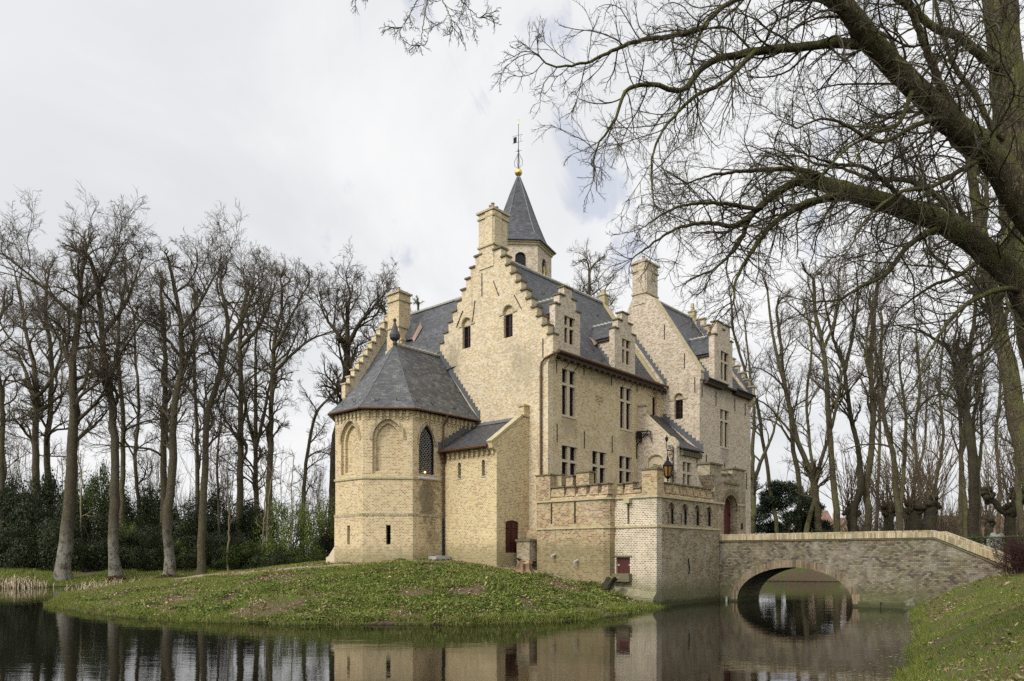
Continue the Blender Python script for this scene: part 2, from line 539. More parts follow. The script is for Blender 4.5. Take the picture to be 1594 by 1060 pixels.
def cross_window(T, frame, a0, a1, z0, z1, zt, parent=None, mull=None, depth=.2, mw=.26, jam=.09):
    """stone cross-window: jambs, mullion and transom, wooden casements, dark panes"""
    c = mull if mull is not None else (a0 + a1) / 2 - .03
    s = MB()
    s.prism(frame, rect(c - mw / 2, c + mw / 2, z0, z1), (), .05, depth + .12)
    s.prism(frame, rect(a0, c - mw / 2, zt - .075, zt + .075), (), .03, depth + .12)
    s.prism(frame, rect(c + mw / 2, a1, zt - .075, zt + .075), (), .03, depth + .12)
    s.prism(frame, rect(a1 - jam, a1 - .002, z0, zt - .078), (), .045, depth + .12)
    s.prism(frame, rect(a1 - jam, a1 - .002, zt + .078, z1), (), .045, depth + .12)
    s.prism(frame, rect(a0 - .08, a1 + .08, z1 + .002, z1 + .13), (), -.012, depth)
    s.prism(frame, rect(a0 - .06, a1 + .06, z0 - .12, z0 - .002), (), -.035, depth)
    w = T.part(s, 'window', 'stone', parent)
    subp = w if parent is None else parent
    fb = MB()
    pb = MB()
    t = .05
    for (x0, x1) in ((a0, c - mw / 2), (c + mw / 2, a1 - jam)):
        for (y0, y1) in ((z0, zt - .075), (zt + .075, z1)):
            fb.prism(frame, rect(x0 + .004, x1 - .004, y0 + .004, y1 - .004), [rect(x0 + t, x1 - t, y0 + t * 1.4, y1 - t)], depth - .01, depth + .07)
            if y0 == z0:
                ym = y0 + (y1 - y0) * .5
                fb.prism(frame, rect(x0 + t, x1 - t, ym - .02, ym + .02), (), depth + .01, depth + .05)
    pb.prism(frame, rect(a0 - .03, a1 + .03, z0 - .03, z1 + .03), (), depth + .045, depth + .075)
    T.part(fb, 'window_frame', 'redwood', subp)
    T.part(pb, 'window_pane', 'glass', subp)


def arched_light(T, frame, a0, a1, z0, zw, zt, hood=True, rows=3, tymp='yellow', depth=.2):
    """small red window set low in an arched recess with a brick tympanum over it and a hood mould"""
    f = MB()
    t = .042
    f.prism(frame, rect(a0 + .003, a1 - .003, z0 + .003, zw), [rect(a0 + t, a1 - t, z0 + t, zw - t)], depth - .03, depth + .06)
    c = (a0 + a1) / 2
    f.prism(frame, rect(c - .017, c + .017, z0 + t, zw - t), (), depth, depth + .04)
    for i in range(1, rows):
        z = z0 + t + (zw - z0 - 2 * t) * i / rows
        f.prism(frame, rect(a0 + t, c - .019, z - .016, z + .016), (), depth, depth + .04)
        f.prism(frame, rect(c + .019, a1 - t, z - .016, z + .016), (), depth, depth + .04)
    w = T.part(f, 'window', 'redwood')
    p = MB().prism(frame, rect(a0 - .04, a1 + .04, z0 - .04, zw + .02), (), depth + .042, depth + .09)
    T.part(p, 'window_pane', 'glass', w)
    ty = MB().prism(frame, rect(a0 - .04, a1 + .04, zw + .021, zt + .06), (), depth - .06, depth + .1)
    T.part(ty, 'tympanum', tymp, w)
    if hood:
        h = MB()
        r = (a1 - a0) / 2 + .07
        zs = zt - (a1 - a0) / 2
        h.tube([frame(c + r * math.cos(PI * i / 12), zs + r * math.sin(PI * i / 12), -.01) for i in range(13)], .06, 5)
        for sg in (-1, 1):
            h.prism(frame, rect(min(c + sg * (r - .05), c + sg * (r + .28)), max(c + sg * (r - .05), c + sg * (r + .28)), zs - .1, zs + .02), (), -.05, .08)
        T.part(h, 'hood_mould', 'ledge', w)


_anch = {}
def anchor(T, frame, a, z0, z1, tilt=0.):
    b = MB()
    dx = tilt * (z1 - z0)
    p0, p1 = frame(a - dx / 2, z0, -.03), frame(a + dx / 2, z1, -.03)
    b.tube([p0, p1], .028, 4)
    b.tube([frame(a, (z0 + z1) / 2, -.03), frame(a, (z0 + z1) / 2, .05)], .035, 4)
    T.part(b, 'wall_anchor', 'iron')


def soakers(mb, p0, p1, n, w, nrm, h=.2):
    """stepped lead along a roof edge against a wall: small upstands climbing from p0 to p1"""
    p0, p1 = Vector(p0), Vector(p1)
    nrm = Vector(nrm)
    for i in range(n):
        a = p0.lerp(p1, i / n)
        b = p0.lerp(p1, (i + 1) / n)
        q = [(a.x, a.y, a.z - .1), (b.x, b.y, b.z - .1), (b.x, b.y, b.z + h), (a.x, a.y, b.z + h)]
        vs = [Vector(x) for x in q] + [Vector(x) + nrm * w for x in q]
        mb.add(vs, [(0, 1, 2, 3), (7, 6, 5, 4), (0, 4, 5, 1), (1, 5, 6, 2), (2, 6, 7, 3), (3, 7, 4, 0)])


def hook(T, p, sd, parent=None):
    b = MB()
    p = Vector(p)
    sd = Vector(sd).normalized()
    pts = []
    for i in range(7):
        t = -.2 + 1.2 * PI * i / 6
        pts.append(p + sd * (.13 * math.cos(t + PI)) + Vector((0, 0, .13 + .13 * math.sin(t + PI))))
    b.tube(pts, .02, 4)
    T.part(b, 'roof_hook', 'iron', parent)
# ------------------------------------------------------------------ MAIN HOUSE (window front on v=0, stepped gable on u=0, rear wing along v)
RZ = 20.5
SL = 1.474                                    # roof pitch
H = Thing('castle_house', 'pale brick castle house with crow-stepped gable, slate roofs and slender spire, largest building', 'house', (0, 0, 2.2))
fac, gab = FV(0), FU(0)

U_WIN = [(1.27, 2.61), (7.2, 8.56)]
L_WIN = [(1.25, 2.73), (4.21, 5.7), (7.1, 8.56)]
holes = [rect(a, b, 10.5, 13.1) for a, b in U_WIN] + [rect(a, b, 6.25, 8.75) for a, b in L_WIN]
holes.append(arch(11.06, 11.62, 11.75, 13.15, 13.43))
w = MB().prism(fac, rect(.452, 12.3, 1.2, 14.0), holes, 0, .5)
H.part(w, 'facade_wall', 'yellow')
gh = [arch(6.02, 6.72, 15.15, 16.62, 16.97), arch(2.61, 3.31, 15.15, 16.62, 16.97)]
go = step_outline(4.57, 1.2)
w = MB().prism(gab, go, gh, 0, .45)
# corbelled kneeler bricks under the lowest right-hand step
for i in range(4):
    w.box(.004, .44, -.08 - .075 * i, -.001, 13.32 + .1 * i, 13.42 + .1 * i - .002)
H.part(w, 'gable_wall', 'gable')
step_caps(H, 'capstone', gab, 4.57)
# walls that close the house and its rear wing
w = MB()
w.box(.46, 12.3, 8.7, 9.14, 1.2, 14.0)
w.prism(FU(11.85), [(.5, 1.2), (8.69, 1.2), (8.69, 14.2), (4.57, 20.65), (.5, 14.6)], (), 0, .44)
w.box(-.02, .42, 9.145, 18.1, 1.2, 14.0)
w.box(8.6, 9.04, 9.145, 18.1, 1.2, 14.0)
H.part(w, 'rear_wall', 'gable')
w = MB().prism(FV(18.1), step_outline(4.5, 1.2), (), 0, .45)
H.part(w, 'rear_gable_wall', 'gable')
step_caps(H, 'ledge', FV(18.1), 4.5)

def roof_v(c, halfw, u0, u1, both=True, rz=RZ, sl=SL, flare=.42):
    """roof with its ridge along u, centred on v=c: slabs with a bell-cast foot"""
    b = MB()
    z_e = rz - sl * halfw
    for sg in ((-1, 1) if both else (-1,)):
        prof = [(0, rz), (halfw - 1.3, rz - sl * (halfw - 1.3)), (halfw - .6, z_e + sl * .6 + .06), (halfw, z_e + .22), (halfw + flare, z_e + .06)]
        for (a, za), (d, zd) in zip(prof[:-1], prof[1:]):
            b.slab([(u0, c + sg * a, za), (u1, c + sg * a, za), (u1, c + sg * d, zd), (u0, c + sg * d, zd)], .1)
    return b

H.part(roof_v(4.57, 4.57, .452, 11.9), 'main_roof', 'slate')
# rear wing roof, ridge along v at u = 4.5
b = MB()
for sg in (-1, 1):
    prof = [(0, RZ), (3.9, RZ - SL * 3.9), (4.95, 13.85)]
    for (a, za), (d, zd) in zip(prof[:-1], prof[1:]):
        b.slab([(4.5 + sg * a, 4.6, za), (4.5 + sg * a, 18.12, za), (4.5 + sg * d, 18.12, zd), (4.5 + sg * d, 9.2 if a > 0 else 4.6, zd)], .1)
H.part(b, 'rear_roof', 'slate')
b = MB()
for i in range(38):
    u = .5 + i * .3
    b.tube([(u, 4.57, RZ + .03), (u + .31, 4.57, RZ + .05)], [.11, .13], 7)
for i in range(44):
    v = 5.0 + i * .3
    b.tube([(4.5, v, RZ + .03), (4.5, v + .31, RZ + .05)], [.11, .13], 7)
H.part(b, 'ridge_tiles', 'ridge')
# coping and small finial at the far end of the main roof
b = MB()
n = 16
for i in range(n):
    t0, t1 = i / n, (i + 1) / n
    va, vb = 4.57 - 4.4 * t0, 4.57 - 4.4 * t1
    b.prism(FU(11.8), [(va, RZ - SL * (4.57 - va) - .1), (vb, RZ - SL * (4.57 - vb) - .1), (vb, RZ - SL * (4.57 - vb) + .24), (va, RZ - SL * (4.57 - va) + .24)], (), 0, .46)
b.box(11.78, 12.28, 4.32, 4.82, RZ - .1, RZ + .55)
b.box(11.72, 12.34, 4.26, 4.88, RZ + .552, RZ + .65)
b.box(11.9, 12.16, 4.44, 4.7, RZ + .652, RZ + 1.0)
H.part(b, 'end_coping', 'ledge')
# gutters, eaves boards, downpipe
b = MB()
for (u0, u1) in ((.46, 12.28),):
    b.tube([(u0 - .1, -.47, 13.84), (u1, -.47, 13.84)], .095, 8)
H.part(b, 'gutter', 'copper')
b = MB()
b.box(.47, 12.28, -.36, -.004, 13.56, 13.76)
for i in range(20):
    b.box(.7 + i * .6, .82 + i * .6, -.44, -.3, 13.4, 13.555)
H.part(b, 'eaves_board', 'timber')
b = MB()
b.tube([(.40, -.47, 13.84), (.30, -.5, 13.72), (.0, -.42, 13.62), (-.11, .1, 13.42), (-.12, .36, 13.22), (-.12, .42, 12.9), (-.12, .42, 6.8)], .065, 8)
for z in (12.4, 10.6, 8.8, 7.3):
    b.tube([(-.12, .42, z), (-.12, .42, z + .07)], .08, 8)
H.part(b, 'downpipe', 'copper')

for a, b_ in U_WIN:
    cross_window(H, fac, a, b_, 10.5, 13.1, 12.26)
for a, b_ in L_WIN:
    cross_window(H, fac, a, b_, 6.25, 8.75, 7.9)
for a, b_ in ((6.02, 6.72), (2.61, 3.31)):
    arched_light(H, gab, a, b_, 15.15, 16.52, 16.97, rows=2, tymp='gable')
arched_light(H, fac, 11.06, 11.62, 11.75, 13.1, 13.43, rows=3)

# dressed toothing beside the windows and a relieving course above the lower ones
rr = random.Random(3)
for (x0, x1, z0, z1) in [(a, c, 10.5, 13.1) for a, c in U_WIN] + [(a, c, 6.6, 8.75) for a, c in L_WIN]:
    for (xx, sg) in ((x1 + .004, 1), (x0 - .004, -1)):
        out = [(xx, z0), (xx, z1)]
        z = z1
        while z > z0 + .1:
            wd = rr.choice((.14, .22, .30))
            out += [(xx + sg * wd, z), (xx + sg * wd, z - .088), (xx + sg * .05, z - .0885), (xx + sg * .05, z - .176)]
            z -= .1765
        out = [p for p in out if p[1] >= z0 - .02]
        H.part(MB().prism(fac, out, (), -.006, .02), 'window_toothing', 'gable')

for (a, z0, z1) in ((.75, 12.75, 13.45), (3.34, 13.09, 13.5), (6.21, 13.0, 13.5), (9.14, 13.07, 13.5), (3.38, 8.8, 9.79), (6.28, 8.83, 9.84), (.8, 8.88, 9.89)):
    anchor(H, fac, a, z0, z1)
for (a, z0, z1, t) in ((5.05, 18.0, 19.4, 0.), (3.9, 17.75, 18.7, .45), (5.75, 16.5, 17.9, -.18), (2.2, 16.55, 17.5, .6), (6.95, 16.6, 17.5, -.6), (.35, 13.5, 14.6, 0.)):
    anchor(H, gab, a, z0, z1, t)
# slanting ties below the dormers
for off in (0, 5.93):
    for (a, dx) in ((1.5, .5), (2.35, .5)):
        b = MB().tube([(a + off - .1, -.04, 13.05), (a + off + .42, -.04, 13.5)], .016, 4)
        H.part(b, 'wall_tie', 'iron')
# interlaced brick knot set in the window front
b = MB()
for ph in (0, 1):
    pts = []
    for i in range(25):
        t = 2 * PI * i / 24
        a, c = .42 * math.cos(t), .16 * math.sin(t)
        ang = .5 if ph else -.5
        pts.append((4.93 + a * math.cos(ang) - c * math.sin(ang), -.012, 11.95 + (a * math.sin(ang) + c * math.cos(ang)) * .62))
    b.tube(pts, .028, 5, cap=False)
b.box(4.86, 5.0, -.04, .02, 11.62, 11.72)
H.part(b, 'knot_ornament', 'ledge')

# chimney on the gable
def chimney(T, u0, u1, v0, v1, zb, zt, l1, l2, mat, pots, lip=.07, pil=True):
    c = MB()
    c.box(u0, u1, v0, v1, zb, zt)
    if pil:
        du, dv = (u1 - u0), (v1 - v0)
        c.box(u0 - .06, u0 - .002, v0 + dv * .02, v0 + dv * .52, l1 + .1, zt - .02)
        c.box(u0 + du * .02, u0 + du * .52, v0 - .06, v0 - .002, l1 + .1, zt - .021)
    ch = T.part(c, 'chimney', mat)
    for (z, l, h) in ((l1, lip, .1), (l2, lip * 1.1, .1), (zt + .002, lip * 1.7, .12)):
        k = MB().box(u0 - l, u1 + l, v0 - l, v1 + l, z, z + h)
        T.part(k, 'chimney_ledge', 'ledge', ch)
    rr = random.Random(int(u0 * 100))
    for i in range(pots):
        t = (i + .5) / pots
        q = MB()
        uu, vv = (u0 + .2 + (u1 - u0 - .4) * ((i * .62) % 1), v0 + .15 + (v1 - v0 - .3) * t)
        hh = .22 + .22 * rr.random()
        q.lathe((uu, vv), [(.11, zt + .123), (.12, zt + .13 + hh * .4), (.09, zt + .13 + hh * .8), (.125, zt + .13 + hh), (.085, zt + .13 + hh)], 8)
        T.part(q, 'chimney_pot', 'pot', ch)
    q = MB().box(u0 + .12, u1 - .12, v0 + .12, v1 - .12, zt + .122, zt + .26)
    T.part(q, 'chimney_crown', 'pot', ch)

chimney(H, -.05, 1.2, 4.08, 5.28, 19.6, 22.9, 20.85, 22.55, 'gable', 5)
chimney(H, 2.05, 3.12, 15.2, 16.45, 14.5, 21.2, 18.75, 20.65, 'chapel', 5, pil=False)
b = MB()
for (z, a) in ((17.9, .3), (16.5, .5)):
    b.box(2.12, 2.62, 15.2 - a * .6, 15.197, z - 1.3, z - .1)
    b.box(2.06, 2.68, 15.15 - a * .6, 15.197, z - .098, z)
for (z, a) in ((18.3, .16), (17.3, .34), (16.5, .52)):
    b.box(2.1, 3.0, 16.452, 16.45 + a, z - 1.0, z)
H.part(b, 'chimney_buttress', 'chapel')
b = MB().slab([(3.14, 15.1, 19.3), (3.14, 14.2, 19.0), (2.45, 14.2, 17.75), (2.45, 15.1, 17.9)], .05)
H.part(b, 'chimney_saddle', 'slate')
b = MB().slab([(3.16, 14.2, 19.05), (3.2, 14.0, 18.75), (2.4, 14.0, 17.5), (2.42, 14.2, 17.8)], .03)
H.part(b, 'copper_valley', 'copper_new')

# dormers on the window front
def dormer(T, v0, base, sl, rz_at0, c0, profile, win, ridge_u, ridge_z, eave_z, left, right, wz, mat, vfront=-.03, extra_caps=True):
    """profile: list of (u0,u1,ztop) columns of the stepped front; win=(u0,u1); wz=(z0,z1,ztransom)"""
    F = FV(v0)
    out = []
    pr = profile
    out.append((pr[0][0], base))
    for (a, b_, z) in pr:
        out.append((a, z))
        out.append((b_, z))
    out.append((pr[-1][1], base))
    out = [p for i, p in enumerate(out) if i == 0 or p != out[i - 1]]
    m = MB().prism(F, list(reversed(out)), [rect(win[0], win[1], wz[0], wz[1])], vfront, .38)
    vback = (eave_z - rz_at0) / sl
    ch = lambda u: m.prism(FU(u), [(v0 + .382, base - .3), (v0 + vback - .1, eave_z), (v0 + .382, eave_z)], (), 0, .25)
    ch(left + .03)
    ch(right - .28)
    d = T.part(m, 'dormer', mat)
    r = MB()
    vr = v0 + (ridge_z - rz_at0) / sl
    ve = v0 + vback
    for (x, sg) in ((left - .1, -1), (right + .1, 1)):
        r.slab([(ridge_u, v0 + .36, ridge_z), (ridge_u, vr, ridge_z), (x, ve, eave_z - .1), (x, v0 + .36, eave_z - .1)], .09)
    T.part(r, 'dormer_roof', 'slate', d)
    e = MB()
    e.box(left - .1, left + .0, v0 + .36, v0 + vback - .35, eave_z - .3, eave_z - .2)
    T.part(e, 'dormer_eaves', 'timber', d)
    q = MB()
    k = 7
    for i in range(k):
        y0 = v0 + .38 + (vr - v0 - .4) * i / k
        y1 = v0 + .38 + (vr - v0 - .4) * (i + .92) / k
        q.tube([(ridge_u, y0, ridge_z + .02), (ridge_u, y1, ridge_z + .06)], [.085, .11], 6)
    T.part(q, 'dormer_ridge', 'ridge', d)
    fl = MB()
    soakers(fl, (left - .002 + .03, v0 + .05, base + .18 + (.1)), (left + .028, v0 + vback, eave_z - .05), 9, .025, (-1, 0, 0), .12)
    T.part(fl, 'dormer_flashing', 'lead', d)
    cl = MB().slab([(left - .02, ve - .45, eave_z - .3), (left - .02, ve - .02, eave_z + .02), (left - .25, ve + .0, eave_z + .1), (left - .3, ve - .4, eave_z - .5)], .02)
    T.part(cl, 'copper_valley', 'copper_new', d)
    for (a, b_, z) in pr:
        c = MB().prism(F, rect(a - .06, b_ + .06, z + .002, z + .085), (), vfront - .08, .44)
        T.part(c, 'step_cap', 'capstone', d)
    cross_window(T, F, win[0], win[1], wz[0], wz[1], wz[2], parent=d, mw=.2, jam=.06, depth=.16)
    return d

for off in (0, 5.93):
    dormer(H, 0, 13.78, SL, RZ - SL * 4.57, 4.57,
           [(.6 + off, .98 + off, 16.6), (.98 + off, 1.42 + off, 17.2), (1.42 + off, 2.15 + off, 17.75), (2.15 + off, 2.56 + off, 17.2), (2.56 + off, 2.95 + off, 16.6)],
           (1.45 + off, 2.46 + off), 1.78 + off, 17.35, 16.2, .6 + off, 2.95 + off, (14.6, 16.15, 15.57), 'wing')
# lead soakers where the main roof meets the wing gable, and behind the near gable
b = MB()
soakers(b, (12.28, -.35, 14.0), (12.28, 2.2, 17.6), 12, .03, (-1, 0, 0), .16)
soakers(b, (.48, .05, 14.05), (.48, 1.2, 15.75), 5, .03, (1, 0, 0), .16)
H.part(b, 'roof_flashing', 'lead')
nrm_up = Vector((0, -SL, 1)).normalized()
for (u, v) in ((3.5, .55), (3.6, 3.3), (6.3, 3.0), (5.2, 2.2), (3.4, 1.6), (6.0, .5), (9.6, 3.4), (10.2, 2.3)):
    z = RZ - SL * (4.57 - v)
    hook(H, (u, v - .04, z + .02), (1, 0, 0))
hook(H, (2.4, 16.5, 17.45), (0, -1, 0))
hook(H, (1.6, 13.5, 16.3), (0, -1, 0))

# stair turret with spire, six-sided, one face to the front
TC = (6.7, 8.0)
def hexpt(r, k):
    w_ = math.radians(225 - 30 + 60 * k)
    return (TC[0] + r * math.cos(w_), TC[1] + r * math.sin(w_))
tw = MB()
RT = 2.29
for k in range(6):
    p, q = hexpt(RT, k), hexpt(RT, k + 1)
    L_ = math.hypot(q[0] - p[0], q[1] - p[1])
    sd = ((q[0] - p[0]) / L_, (q[1] - p[1]) / L_)
    nd = (-sd[1], sd[0])
    if (TC[0] - p[0]) * nd[0] + (TC[1] - p[1]) * nd[1] < 0:
        nd = (-nd[0], -nd[1])
    f6 = fr(p, sd, nd)
    hs = []
    if k == 0:
        hs = [arch(L_ / 2 - .36, L_ / 2 + .36, 21.2, 22.35, 22.72, 6)]
    if k == 1:
        hs = [arch(L_ / 2 - .42, L_ / 2 + .34, 21.0, 22.2, 22.66, 6)]
    tw.prism(f6, rect(0, L_, 14.0, 23.35), hs, 0, .3)
    if k == 0:
        F0, L0 = f6, L_
    if k == 1:
        F1, L1 = f6, L_
tur = H.part(tw, 'stair_turret', 'wing')
for (F_, L_, lo, hi, z0, zs) in ((F0, L0, -.36, .36, 21.2, 21.8), (F1, L1, -.42, .34, 21.0, 22.1)):
    f = MB()
    a0, a1 = L_ / 2 + lo, L_ / 2 + hi
    f.prism(F_, rect(a0 + .003, a1 - .003, z0, zs), [rect(a0 + .06, a1 - .06, z0 + .06, zs - .06)], .12, .2)
    f.prism(F_, rect((a0 + a1) / 2 - .03, (a0 + a1) / 2 + .03, z0 + .06, zs - .06), (), .13, .19)
    H.part(f, 'turret_window_frame', 'redwood', tur)
    p = MB().prism(F_, rect(a0 - .05, a1 + .05, z0 - .05, 22.8), (), .205, .25)
    H.part(p, 'turret_window_pane', 'glass', tur)
# small gold-coloured turned shape set in the open window
b = MB()
p0 = F1(L1 / 2 - .05, 21.35, .06)
b.lathe((p0[0], p0[1]), [(.03, 21.35), (.11, 21.42), (.09, 21.7), (.13, 21.85), (.05, 21.98), (.07, 22.06), (.03, 22.14)], 8)
H.part(b, 'gold_shape', 'gold', tur)
b = MB()
ph = math.radians(225 - 30)
b.lathe(TC, [(RT + .003, 23.15), (RT + .1, 23.2), (RT + .1, 23.32), (RT + .2, 23.34), (RT + .2, 23.42), (RT - .5, 23.43)], 6, ph)
H.part(b, 'turret_cornice', 'ledge', tur)
b = MB()
b.lathe(TC, [(RT + .34, 23.43), (RT + .34, 23.47), (RT + .02, 23.75), (1.95, 24.1), (1.72, 24.6), (1.38, 25.4), (1.0, 26.4), (.55, 27.6), (.1, 28.7)], 6, ph)
H.part(b, 'spire', 'slate', tur)
b = MB()
for k in range(6):
    pts = []
    for (r, z) in [(RT + .34, 23.47), (RT + .02, 23.76), (1.95, 24.11), (1.72, 24.61), (1.38, 25.41), (1.0, 26.41), (.55, 27.61), (.1, 28.71)]:
        x, y = hexpt(r, k)
        pts.append((x, y, z + .01))
    b.tube(pts, .03, 5)
H.part(b, 'spire_hips', 'lead', tur)
b = MB()
b.lathe(TC, [(.12, 28.6), (.07, 28.8)], 8)
prof = [(.26 * math.sin(PI * i / 12) + .005, 29.02 - .26 * math.cos(PI * i / 12)) for i in range(13)]
b.lathe(TC, prof, 14)
H.part(b, 'gold_ball', 'gold', tur, smooth=True)
b = MB()
x, y = TC
b.tube([(x, y, 29.2), (x, y, 32.7)], [.035, .015], 6)
for k in range(4):
    ca, sa = math.cos(k * PI / 2 + .4), math.sin(k * PI / 2 + .4)
    b.tube([(x + ca * .03, y + sa * .03, 29.3), (x + ca * .28, y + sa * .28, 29.5), (x + ca * .3, y + sa * .3, 29.8), (x + ca * .12, y + sa * .12, 30.15), (x + ca * .03, y + sa * .03, 30.35)], .018, 4)
    b.tube([(x, y, 30.5), (x + ca * .22, y + sa * .22, 30.5 + .02)], .015, 4)
b.lathe(TC, [(.02, 30.42), (.07, 30.5), (.02, 30.58)], 6)
va, vb = (-.86 * .8, .86 * .35), (.3, -.12)
def wv(t, z):                       # vane turns with the wind, about the picture plane
    return (x - t * RX * .0 + t * .7 * -.66, y + t * .7 * .75, z)
b.add([wv(.18, 31.12), wv(.5, 31.02), wv(.5, 31.42), wv(.18, 31.5)] + [(p[0] + .015, p[1] + .012, p[2]) for p in (wv(.18, 31.12), wv(.5, 31.02), wv(.5, 31.42), wv(.18, 31.5))],
      [(0, 1, 2, 3), (7, 6, 5, 4), (0, 4, 5, 1), (1, 5, 6, 2), (2, 6, 7, 3), (3, 7, 4, 0)])
b.tube([wv(.6, 31.5), wv(-.4, 31.66)], .012, 4)
b.tube([wv(.6, 31.0), wv(-.4, 31.2)], .012, 4)
b.tube([wv(-.3, 31.18), wv(-.15, 31.42), wv(-.3, 31.62)], .01, 4)
H.part(b, 'weathervane', 'iron', tur)
b = MB().lathe(TC, [(.01, 32.3), (.05, 32.38), (.035, 32.5), (.05, 32.6), (.01, 32.66)], 6)
H.part(b, 'gilded_cockerel', 'gold', tur)

# ------------------------------------------------------------------ RIGHT WING
WG = Thing('castle_wing', 'pinkish brick castle wing with plain sloping gable, tall chimney and one dormer', 'house', (12.3, -2.78, 2.2))
gw, fw = FU(12.3), FV(-2.78)
wc = 1.76
out = [(-2.78, 1.2), (-2.78, 13.95), (-2.86, 14.05), (-2.86, 14.62), (.6, 20.1), (1.2, 20.5), (2.31, 20.5), (2.72, 19.7), (6.3, 14.4), (6.3, 1.2)]
# the lower part behind the main house is left as one sheet
w = MB().prism(gw, out, [arch(-1.57, -.95, 11.6, 12.95, 13.28)], 0, .45)
WG.part(w, 'gable_wall', 'wing')
hs = [rect(15.29, 16.64, 9.98, 12.52), rect(15.3, 16.6, 5.9, 7.5)]
w = MB().prism(fw, [(12.752, 1.2), (19.738, 1.2), (19.738, 14.1), (12.752, 14.1)], hs, 0, .45)
WG.part(w, 'facade_wall', 'wing')
w = MB().box(12.752, 19.73, 5.9, 6.3, 1.2, 14.1)
WG.part(w, 'rear_wall', 'wing')
w = MB().prism(FU(19.74), step_outline(wc, 1.2), (), 0, .38)
WG.part(w, 'stepped_gable_wall', 'wing')
step_caps(WG, 'ledge', FU(19.74), wc, d1=.44)
w = MB()
w.box(19.72, 20.12, wc - .25, wc + .25, 20.5, 21.2)
w.box(19.67, 20.17, wc - .3, wc + .3, 21.201, 21.3)
w.box(19.82, 20.02, wc - .1, wc + .1, 21.301, 21.9)
WG.part(w, 'gable_finial', 'ledge')
WG.part(roof_v(wc, 4.56, 12.755, 19.735, rz=20.68, flare=.4), 'wing_roof', 'slate')
b = MB()
for i in range(24):
    u = 12.8 + i * .3
    b.tube([(u, wc, 20.71), (u + .31, wc, 20.73)], [.11, .13], 7)
WG.part(b, 'ridge_tiles', 'ridge')
b = MB()
n = 18
for i in range(n):
    a0, a1 = -2.9 + 3.45 * i / n, -2.9 + 3.45 * (i + 1) / n
    f_ = lambda a: 14.58 + 1.585 * (a + 2.86)
    b.prism(gw, [(a0, f_(a0)), (a1, f_(a1)), (a1, f_(a1) + .12), (a0, f_(a0) + .12)], (), -.05, .5)
WG.part(b, 'gable_coping', 'ledge')
chimney(WG, 12.26, 13.85, 1.24, 2.31, 19.9, 22.75, 20.6, 22.2, 'wing', 3)
arched_light(WG, gw, -1.57, -.95, 11.6, 12.9, 13.28, tymp='wing')
cross_window(WG, fw, 15.29, 16.64, 9.98, 12.52, 11.8, mw=.28)
cross_window(WG, fw, 15.3, 16.6, 5.9, 7.5, 6.9, mw=.24)
dormer(WG, -2.78, 13.95, SL, 20.68 - SL * 4.54, wc,
       [(14.35, 14.7, 17.4), (14.7, 15.55, 18.35), (15.55, 15.85, 17.95), (15.85, 16.72, 18.35), (16.72, 17.1, 17.4)],
       (15.3, 16.54), 15.7, 17.72, 16.3, 14.35, 17.1, (14.55, 16.5, 15.83), 'wing')
b = MB()
b.tube([(12.76, -3.24, 14.08), (15.45, -3.24, 14.08)], .08, 8)
b.tube([(17.0, -3.24, 14.08), (20.0, -3.24, 14.08)], .08, 8)
WG.part(b, 'gutter', 'iron')
b = MB()
for (u0, u1) in ((12.76, 15.3), (17.12, 19.73)):
    b.box(u0, u1, -3.12, -2.784, 13.8, 13.98)
WG.part(b, 'eaves_board', 'timber')
b = MB()
soakers(b, (19.71, -3.1, 14.2), (19.71, 1.3, 20.2), 16, .03, (-1, 0, 0), .16)
WG.part(b, 'roof_flashing', 'lead')
for (a, z0, z1) in ((12.6, 12.9, 13.8), (14.6, 12.6, 13.6), (17.5, 12.7, 13.6), (19.2, 12.6, 13.5), (13.2, 8.3, 9.2), (17.6, 7.7, 8.8), (19.4, 7.3, 8.5), (15.9, 8.0, 8.9)):
    anchor(WG, fw, a, z0, z1)
for (a, z0, z1) in ((-.2, 17.1, 18.1), (-1.7, 14.9, 15.9), (-2.45, 13.2, 14.2)):
    anchor(WG, gw, a, z0, z1)

# ------------------------------------------------------------------ PORCH in the corner
PO = Thing('entrance_porch', 'small brick porch with curved coping and dark lean-to roof above the bastion', 'porch', (9.27, -2.78, 2.6))
fp = FU(9.27)
cur = [(-2.31 - .5 * math.sin(t * PI / 2 / 6), 9.9 - .62 * (1 - math.cos(t * PI / 2 / 6))) for t in range(1, 7)]
out = [(-2.78, 3.2), (-2.78, 9.27)] + list(reversed(cur)) + [(-2.31, 9.9), (-.55, 11.55), (-.002, 11.55), (-.002, 3.2)]
nic = arch(-1.83, -.76, 6.3, 8.45, 8.86)
w = MB().prism(fp, out, [nic], 0, .4)
w.box(9.27, 9.67, -.42, -.02, 11.552, 12.15)
w.prism(FV(-2.78), [(9.672, 3.2), (12.298, 3.2), (12.298, 9.05), (9.672, 9.05)], [rect(10.08, 11.24, 6.95, 8.42)], 0, .4)
PO.part(w, 'wall', 'wing')
cross_window(PO, FV(-2.78), 10.08, 11.24, 6.95, 8.42, 7.75, mw=.22, jam=.06)
b = MB()
b.slab([(9.6, -.02, 11.85), (12.29, -.02, 11.85), (12.29, -1.9, 9.98), (9.6, -1.9, 9.98)], .1)
b.slab([(9.6, -1.9, 9.98), (12.29, -1.9, 9.98), (12.29, -3.12, 9.22), (9.6, -3.12, 9.22)], .1)
PO.part(b, 'roof', 'slate3')
b = MB()
pts = [(-.6, 11.55), (-2.31, 9.92)] + [(a, z + .02) for a, z in cur]
b.tube([(9.36, a, z) for a, z in pts], .075, 6)
b.box(9.2, 9.74, -.5, .0, 12.152, 12.24)
b.box(9.2, 9.74, -.62, -.43, 11.552, 11.64)
PO.part(b, 'coping', 'ledge')
b = MB()
